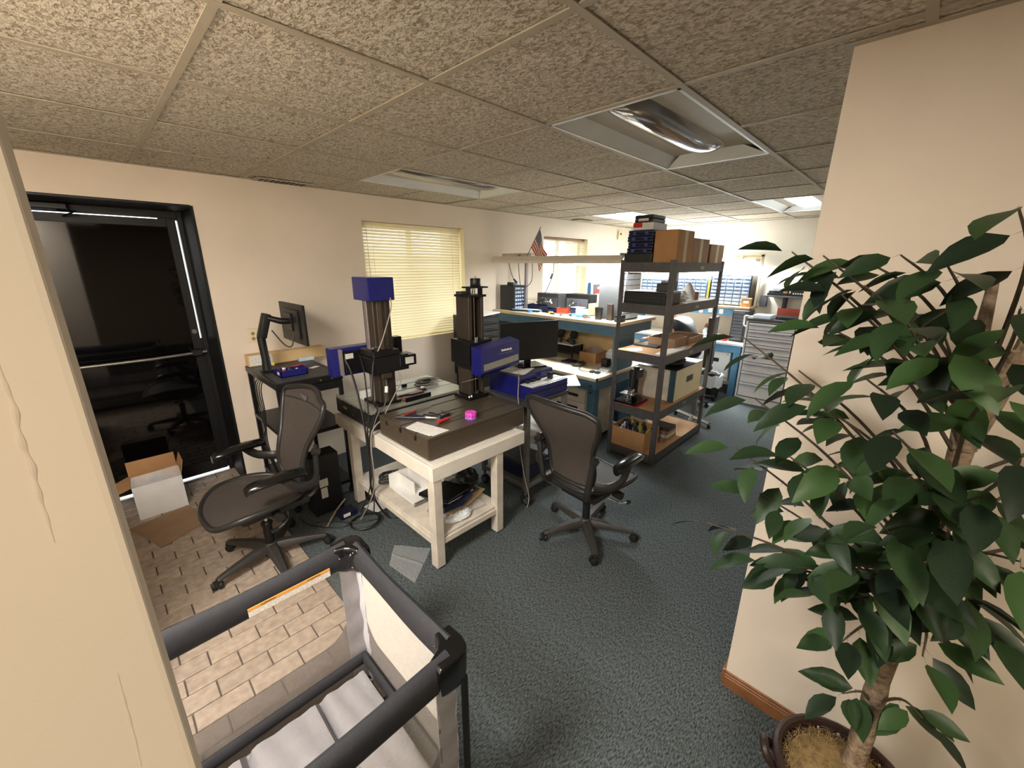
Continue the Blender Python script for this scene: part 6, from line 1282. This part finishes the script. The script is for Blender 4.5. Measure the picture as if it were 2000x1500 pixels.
simple('white_slab', 'white slab leaning at the back of the bottom shelf', 'panel', (3.34, 0.38, Z1), (3.40, 0.54, Z1 + 0.24), M_WHITE); 

# ================================================================== bench along the end wall
eb = thing('workbench', 'bright blue framed workbench along the far end wall', 'workbench', (6.02, 1.0, 0))
B((5.70, 0.215, 0.722), (6.345, 2.0, 0.76)).build('bench_top', M_WHITE, eb, 0.012, 3, smooth=True); B((5.73, 0.24, 0.62), (5.76, 1.98, 0.721)).build('front_apron', M_BENCHBLUE2, eb, 0.003); B((5.76, 0.24, 0.62), (6.33, 0.27, 0.721)).build('end_apron', M_BLACK, eb, 0.003)
for x, y in ((5.735, 0.245), (6.24, 0.245), (5.735, 1.9), (6.24, 1.9)): B((x, y, 0), (x + 0.08, y + 0.08, 0.62)).build('leg', M_BENCHBLUE2, eb, 0.003)
B((5.74, 0.24, 0.08), (6.30, 0.27, 0.14)).build('stretcher', M_BENCHBLUE2, eb)
rs2 = thing('bench_riser', 'light blue raised shelf on the far bench with orange edge', 'shelf', (6.15, 1.0, 0.76))
B((5.93, 0.27, 1.20), (6.345, 2.0, 1.23)).build('shelf_top', M_PLY, rs2, 0.004); B((5.95, 0.29, 1.10), (5.98, 1.98, 1.1999)).build('front_apron', M_BENCHBLUE2, rs2, 0.003)
for y in (0.29, 1.95): B((5.96, y, 0.7605), (6.30, y + 0.025, 1.10)).build('end_panel', M_BENCHBLUE2, rs2)
for k, (y, m, h) in enumerate(((0.88, M_PAPER, 0.075), (0.75, M_WHITE, 0.06), (0.68, M_WHITE, 0.055), (0.60, M_PAPER, 0.07))): B((5.946, y, 1.185 - h), (5.9499, y + 0.055, 1.185)).build('taped_note', m, rs2)
ped = thing('under_bench_cabinet', 'white drawer cabinet with a black recessed handle under the far bench', 'cabinet', (6.0, 0.55, 0.26)); B((5.765, 0.36, 0.20), (6.25, 0.78, 0.615)).build('body', M_WHITE, ped, 0.004); B((5.755, 0.365, 0.25), (5.7649, 0.775, 0.61)).build('drawer_front', M_WHITE, ped, 0.003); B((5.753, 0.50, 0.46), (5.7549, 0.64, 0.515)).build('handle_recess', M_BLACK, ped, 0.001); B((5.752, 0.385, 0.575), (5.7549, 0.40, 0.59)).build('lock', M_STEEL, ped)
simple('beige_side_panel', 'cream panel on the floor beside the far bench leg', 'panel', (6.0, 0.10, 0.0), (6.30, 0.205, 0.30), M_DIRTYWHITE)
ZR = 1.2305
drawer_box('parts_organizer', 'wide organizer of bluish clear drawers on the far raised shelf', (6.05, 0.325, ZR), (6.33, 0.86, ZR + 0.42), '-x', 5, 8, M_BLACK, M_ORG, 0.008, M_CLEAR)
drawer_box('parts_organizer', 'second organizer of clear drawers seen through the shelving', (6.05, 0.90, ZR), (6.33, 1.42, ZR + 0.40), '-x', 6, 8, M_BENCHBLUE, M_ORG, 0.008, M_CLEAR)
drawer_box('parts_organizer', 'third organizer of clear drawers deep behind the printer', (6.05, 1.46, ZR), (6.33, 1.95, ZR + 0.38), '-x', 5, 7, M_BENCHBLUE, M_ORG, 0.008, M_CLEAR)
simple('olive_binder', 'olive binder between the clear drawer organizers', 'binder', (6.04, 0.868, ZR), (6.30, 0.893, ZR + 0.36), M_OLIVE, 0.003)
simple('clear_tool_box', 'flat clear box on top of the wide organizer', 'box', (6.10, 0.42, ZR + 0.4205), (6.30, 0.86, ZR + 0.49), M_CLEAR)
t = thing('tan_carton', 'small tan carton at the end of the far raised shelf', 'box', (6.05, 0.30, ZR)); B((5.98, 0.275, ZR), (6.04, 0.46, ZR + 0.12) if False else (6.04, 0.40, ZR + 0.12)).build('carton', M_CARDB, t, 0.003); B((5.9785, 0.30, ZR + 0.05), (5.9799, 0.37, ZR + 0.085)).build('label', M_PAPER, t)
simple('grey_socket_box', 'grey box on the wall beside the tan carton', 'box', (6.28, 0.16, ZR + 0.0), (6.349, 0.24, ZR + 0.15), M_PCGREY)
ol2 = thing('bench_light', 'bright strip light over the far bench', 'lamp', (6.1, 1.1, 1.23))
B((5.98, 0.30, 1.835), (6.20, 1.98, 1.865)).build('hood', M_WHITE, ol2, 0.003); MB().tube([(5.955, 0.36, 1.85), (5.955, 1.9, 1.85)], 0.018, 10).build('lamp_tube', M_TUBEF, ol2, smooth=True)
for y in (0.27, 1.96): B((6.22, y, ZR), (6.26, y + 0.03, 1.93)).build('upright', M_IVORY, ol2, 0.002)
B((6.22, 0.27, 1.90), (6.26, 1.98, 1.93)).build('top_bar', M_IVORY, ol2); B((6.16, 0.28, 1.866), (6.30, 0.62, 1.90)).build('ballast', M_IVORY, ol2, 0.003)
for y in (0.5, 1.7): B((6.10, y, 1.8655), (6.22, y + 0.03, 1.91)).build('bracket', M_IVORY, ol2)
strip_lamp(ol2, (6.06, 1.13, 1.795), 0.12, 1.6, P_FAR)
dp = thing('dark_drawer_tower', 'tall dark grey drawer tower standing on the far bench', 'drawer cabinet', (5.96, 0.36, 0.76)); B((5.84, 0.25, 0.7605), (6.15, 0.27, 1.19)).build('case', M_DARKGREY, dp, 0.003); B((5.84, 0.27, 0.7605), (6.15, 0.44, 1.19)).build('body', M_GREYBIN, dp, 0.003)
for k in range(9): B((5.834, 0.285, 0.785 + 0.044 * k), (5.8399, 0.425, 0.822 + 0.044 * k)).build('drawer', M_PCGREY, dp, 0.002)
ZB = 0.7605
bo = thing('spray_bottle', 'clear bottle with a brown cap on the far bench', 'bottle', (5.95, 0.80, ZB)); MB().lathe([(0.0, 0), (0.04, 0), (0.042, 0.10), (0.02, 0.125), (0.018, 0.14)], (5.95, 0.80, ZB), 16).build('body', M_CLEAR, bo, smooth=True); MB().lathe([(0.03, 0.14), (0.032, 0.165), (0.012, 0.18), (0.012, 0.20), (0.0, 0.20)], (5.95, 0.80, ZB), 14).build('cap', M_WOODCASE, bo, smooth=True)
for k, (x, y, sx, sy, h, m, lab) in enumerate(((5.84, 0.86, 0.12, 0.14, 0.05, M_PAPER, 'white packet pile at the left of the far bench'), (5.90, 0.68, 0.16, 0.16, 0.07, M_WHITE, 'white box pile in the middle of the far bench'), (5.82, 0.60, 0.10, 0.12, 0.06, M_BLUELT, 'blue packet on the far bench'), (5.80, 0.49, 0.08, 0.06, 0.05, M_RED, 'small red packet on the far bench'), (5.78, 0.74, 0.10, 0.10, 0.03, M_PCGREY, 'small grey tray at the far bench edge'), (5.80, 1.15, 0.16, 0.3, 0.04, M_PAPER, 'paper pile behind the shelving on the far bench'))):
    tag(MB().obox((x, y, ZB + h / 2 + 0.0002), (sx, sy, h), rz3(0.3 * (-1) ** k)).build('bench_packet', m, None, 0.004, origin=(x, y, ZB)), lab, 'packet')
# bin
tc_ = thing('waste_bin', 'black waste bin lined with a white bag under the far bench', 'waste bin', (5.50, 0.50, 0)); MB().lathe([(0.0, 0), (0.12, 0), (0.145, 0.30), (0.14, 0.30), (0.115, 0.01), (0.0, 0.01)], (5.50, 0.50, 0), 22).build('bin', M_BLACK, tc_, smooth=True)
rg = []
for r, z in ((0.135, 0.33), (0.155, 0.34), (0.158, 0.29), (0.160, 0.22), (0.157, 0.17)):
    rg.append([(5.50 + r * (1 + 0.05 * math.sin(k * 2.3) + 0.03 * math.sin(k * 5.1)) * math.cos(2 * PI * k / 28), 0.50 + r * (1 + 0.05 * math.sin(k * 2.3)) * math.sin(2 * PI * k / 28), z + 0.015 * math.sin(k * 1.9)) for k in range(28)])
MB().ring_strip(rg, True, False).build('liner', M_WHITEBAG, tc_, smooth=True)
# tool chest
tch = thing('tool_chest', 'tall light grey tool chest with eight drawers near the plant', 'tool chest', (5.83, -0.11, 0))
B((5.555, -0.395, 0.0), (6.10, 0.175, 1.10)).build('body', M_TOOLGREY, tch, 0.004); B((5.535, -0.40, 1.1001), (6.12, 0.18, 1.135)).build('worktop', M_DARKGREY, tch, 0.004)
B((5.5541, -0.372, 0.09), (5.5549, 0.152, 1.09)).build('recess', M_DARKGREY, tch)  # dark sheet that paints shade into the gaps between the drawers
zs = [0.10, 0.29, 0.44, 0.57, 0.69, 0.80, 0.90, 0.99, 1.08]
for a, b in zip(zs, zs[1:]):
    d = B((5.543, -0.36, a + 0.004), (5.554, 0.14, b - 0.004)).build('drawer', M_TOOLGREY, tch, 0.002); MB().tube([(5.536, -0.355, b - 0.028), (5.536, 0.135, b - 0.028)], 0.013, 8).build('handle', M_TOOLGREYD, d, smooth=True)
MB().tube(bez([(5.60, 0.18, 1.02), (5.60, 0.215, 1.03), (5.60, 0.22, 1.10), (5.60, 0.215, 1.15), (5.60, 0.16, 1.15), (5.60, 0.06, 1.15)], 4), 0.010, 8).build('side_handle', M_WHITE, tch, smooth=True)
simple('blue_manual', 'blue and white manuals on the tool chest top', 'manual', (5.56, -0.08, 1.1355), (5.78, 0.12, 1.18), M_CLEAR, 0.01); simple('black_box', 'flat black box on the tool chest top beside the manuals', 'box', (5.62, -0.36, 1.1355), (5.92, -0.12, 1.17), M_BLACK)
simple('orange_folder', 'orange folder standing at the back of the tool chest', 'folder', (6.0, -0.37, 1.1355), (6.03, -0.05, 1.245), M_ORANGE, 0.003)
ws = thing('wall_shelf', 'grey wall shelf with a black bracket above the tool chest', 'shelf', (6.2, -0.15, 1.36)); B((5.95, -0.55, 1.385), (6.349, 0.12, 1.405)).build('board', M_PCGREY, ws, 0.003); B((6.20, -0.08, 1.15), (6.349, -0.05, 1.385)).build('bracket', M_BLACK, ws)
dro = thing('digital_readout', 'black digital readout with red display on the wall shelf', 'instrument', (6.1, -0.33, 1.4055)); B((6.0, -0.50, 1.4055), (6.20, -0.155, 1.545)).build('case', M_BLACK, dro, 0.006, 2); 
for k in range(2): B((5.9965, -0.33, 1.49 + 0.024 * k), (5.9999, -0.18, 1.508 + 0.024 * k)).build('display', M_REDLED, dro)
for k in range(6): B((5.996, -0.20 - 0.025 * k, 1.43), (5.9999, -0.185 - 0.025 * k, 1.447)).build('key', M_WHITE, dro)
for k in range(4): B((5.996, -0.36 - 0.03 * (k % 2), 1.47 + 0.03 * (k // 2)), (5.9999, -0.342 - 0.03 * (k % 2), 1.487 + 0.03 * (k // 2))).build('key', M_WHITE, dro)
for k, (lab, lo, hi, m) in enumerate((('flat black case on the wall shelf beside the readout', (5.98, -0.13, 1.4055), (6.2, 0.10, 1.435), M_BLACK), ('black gadget on the flat case on the wall shelf', (6.0, 0.01, 1.4355), (6.10, 0.09, 1.465), M_DARKGREY), ('dark gadget beside the gadget on the flat case', (6.0, -0.07, 1.4355), (6.10, -0.005, 1.465), M_BLACK), ('tan carton on the flat case on the wall shelf', (6.0, -0.125, 1.4355), (6.12, -0.075, 1.49), M_CARDB), ('pale green packet on top of the wall shelf pile', (6.0, -0.06, 1.4655), (6.12, 0.05, 1.50), M_CLEAR))): simple('shelf_item', lab, 'box', lo, hi, m)
# chair and seated person at the far bench, mostly hidden by the shelving
cr = thing('dark_chair', 'dark chair behind the shelving', 'chair', (5.15, 0.60, 0))
B((4.92, 0.44, 0.42), (5.36, 0.86, 0.48)).build('seat', M_BLACK, cr, 0.02, 3); B((4.98, 0.42, 0.52), (5.28, 0.46, 1.16)).build('backrest', M_COLDARK, cr, 0.02, 3); MB().tube([(5.15, 0.58, 0.08), (5.15, 0.58, 0.42)], 0.03, 12).build('column', M_BLACKM, cr, smooth=True); B((5.11, 0.40, 0.44), (5.17, 0.4199, 0.95)).build('back_bar', M_BLACKM, cr)
for k in range(5):
    a = 0.4 + 2 * PI * k / 5; MB().tube([(5.15, 0.58, 0.09), (5.15 + 0.28 * math.cos(a), 0.58 + 0.28 * math.sin(a), 0.06)], [0.028, 0.02], 8).build('base_leg', M_BLACKM, cr, smooth=True); MB().tube([(5.15 + 0.28 * math.cos(a) - 0.012, 0.58 + 0.28 * math.sin(a), 0.026), (5.15 + 0.28 * math.cos(a) + 0.012, 0.58 + 0.28 * math.sin(a), 0.026)], 0.026, 12).build('wheel', M_RUBBER, cr, smooth=True)
def skin(name, verts, edges, rad, m, parent, root=0, sub=2):
    me = bpy.data.meshes.new(name); me.from_pydata(verts, edges, []); o = bpy.data.objects.new(name, me); COL.objects.link(o)
    md = o.modifiers.new('skin', 'SKIN'); md.use_smooth_shade = True; s2 = o.modifiers.new('sub', 'SUBSURF'); s2.levels = sub; s2.render_levels = sub
    for v, r in zip(me.skin_vertices[0].data, rad): v.radius = (r, r) if not isinstance(r, tuple) else r
    me.skin_vertices[0].data[root].use_root = True
    me.materials.append(m); o.parent = parent; return o
pe = thing('person', 'seated person in a black shirt and jeans bending over work behind the shelving', 'person', (5.13, 0.66, 0))
# local coordinates: facing +y (toward the window wall)
bv = [(0, 0, 0.56), (0, 0.03, 0.72), (0, 0.12, 0.90), (0, 0.21, 1.03), (0, 0.27, 1.10), (0, 0.335, 1.17), (0, 0.40, 1.21), (0, 0.395, 1.29)]
be = [(0, 1), (1, 2), (2, 3), (3, 4), (4, 5), (5, 6), (6, 7)]; br = [0.15, 0.135, 0.15, 0.14, 0.06, 0.055, 0.085, 0.075]
def limb(pts, rr, at):
    i0 = len(bv); bv.extend(pts); br.extend(rr); be.append((at, i0)); be.extend((i0 + k, i0 + k + 1) for k in range(len(pts) - 1))
for s in (-1, 1):
    limb([(s * 0.17, 0.20, 1.05), (s * 0.235, 0.24, 0.93), (s * 0.25, 0.27, 0.84), (s * 0.22, 0.40, 0.82), (s * 0.16, 0.52, 0.81), (s * 0.13, 0.58, 0.80)], [0.065, 0.052, 0.045, 0.04, 0.03, 0.032], 3)
    limb([(s * 0.10, 0.10, 0.56), (s * 0.13, 0.30, 0.57), (s * 0.13, 0.45, 0.55), (s * 0.13, 0.47, 0.30), (s * 0.13, 0.46, 0.09), (s * 0.13, 0.56, 0.05)], [0.095, 0.08, 0.065, 0.055, 0.04, 0.04], 0)
body = skin('body', bv, be, br, M_SKIN, pe)
sv = [(0, -0.005, 0.57), (0, 0.03, 0.72), (0, 0.12, 0.90), (0, 0.20, 1.02), (0.17, 0.20, 1.04), (0.225, 0.235, 0.95), (-0.17, 0.20, 1.04), (-0.225, 0.235, 0.95)]
skin('shirt', sv, [(0, 1), (1, 2), (2, 3), (3, 4), (4, 5), (3, 6), (6, 7)], [0.165, 0.15, 0.165, 0.155, 0.085, 0.078, 0.085, 0.078], M_SHIRT, body)
jv = [(0, 0.0, 0.55)]; je = []; jr = [0.16]
for s in (-1, 1):
    i0 = len(jv); jv += [(s * 0.10, 0.10, 0.56), (s * 0.13, 0.30, 0.57), (s * 0.13, 0.46, 0.55), (s * 0.13, 0.475, 0.30), (s * 0.13, 0.465, 0.12)]; jr += [0.107, 0.092, 0.08, 0.07, 0.065]; je += [(0, i0)] + [(i0 + k, i0 + k + 1) for k in range(4)]
skin('jeans', jv, je, jr, M_JEANS, body)
MB().lathe([(0.0, 1.365), (0.05, 1.355), (0.085, 1.31), (0.088, 1.26), (0.07, 1.235)], (0, 0.375, 0), 16).build('hair', M_HAIR, body, smooth=True, local=True)
for s in (-1, 1): MB().lathe([(0.0, -0.012), (0.012, 0.0), (0.0, 0.012)], (s * 0.03, 0.478, 1.265), 8).build('eye', M_BLACK, body, local=True)
MB().tube([(0, 0.478, 1.27), (0, 0.505, 1.235), (0, 0.478, 1.23)], [0.008, 0.014, 0.008], 8).build('nose', M_SKIN, body, smooth=True, local=True); MB().tube([(-0.025, 0.472, 1.20), (0, 0.482, 1.198), (0.025, 0.472, 1.20)], 0.006, 6).build('mouth', M_WOODCASE, body, local=True)
for s in (-1, 1):
    for f in range(4): MB().tube([(s * (0.15 - 0.018 * f), 0.60, 0.80), (s * (0.148 - 0.018 * f), 0.64, 0.798), (s * (0.146 - 0.018 * f), 0.665 - 0.006 * abs(f - 1.4), 0.785)], [0.009, 0.0085, 0.007], 8).build('finger', M_SKIN, body, smooth=True, local=True)
    MB().tube([(s * 0.165, 0.575, 0.80), (s * 0.185, 0.605, 0.795), (s * 0.18, 0.63, 0.79)], [0.011, 0.010, 0.008], 8).build('thumb', M_SKIN, body, smooth=True, local=True)
# cross base of a stand beyond the shelving
cs = thing('stand_base', 'grey steel cross base of a stand on the carpet beyond the shelving', 'stand', (4.46, 0.30, 0))
for a, b in (((4.18, 0.245), (4.70, 0.36)), ((4.48, 0.52), (4.29, 0.06))):
    MB().tube([(a[0], a[1], 0.055), (b[0], b[1], 0.055)], 0.022, 4, flat=(1, 1)).build('bar', M_STEEL, cs)
    for q in (a, b): MB().cyl((q[0], q[1], 0), (q[0], q[1], 0.04), 0.018).build('foot', M_BLACK, cs)
B((4.425, 0.275, 0.07), (4.475, 0.325, 0.55)).build('pole', M_STEEL, cs, 0.004)
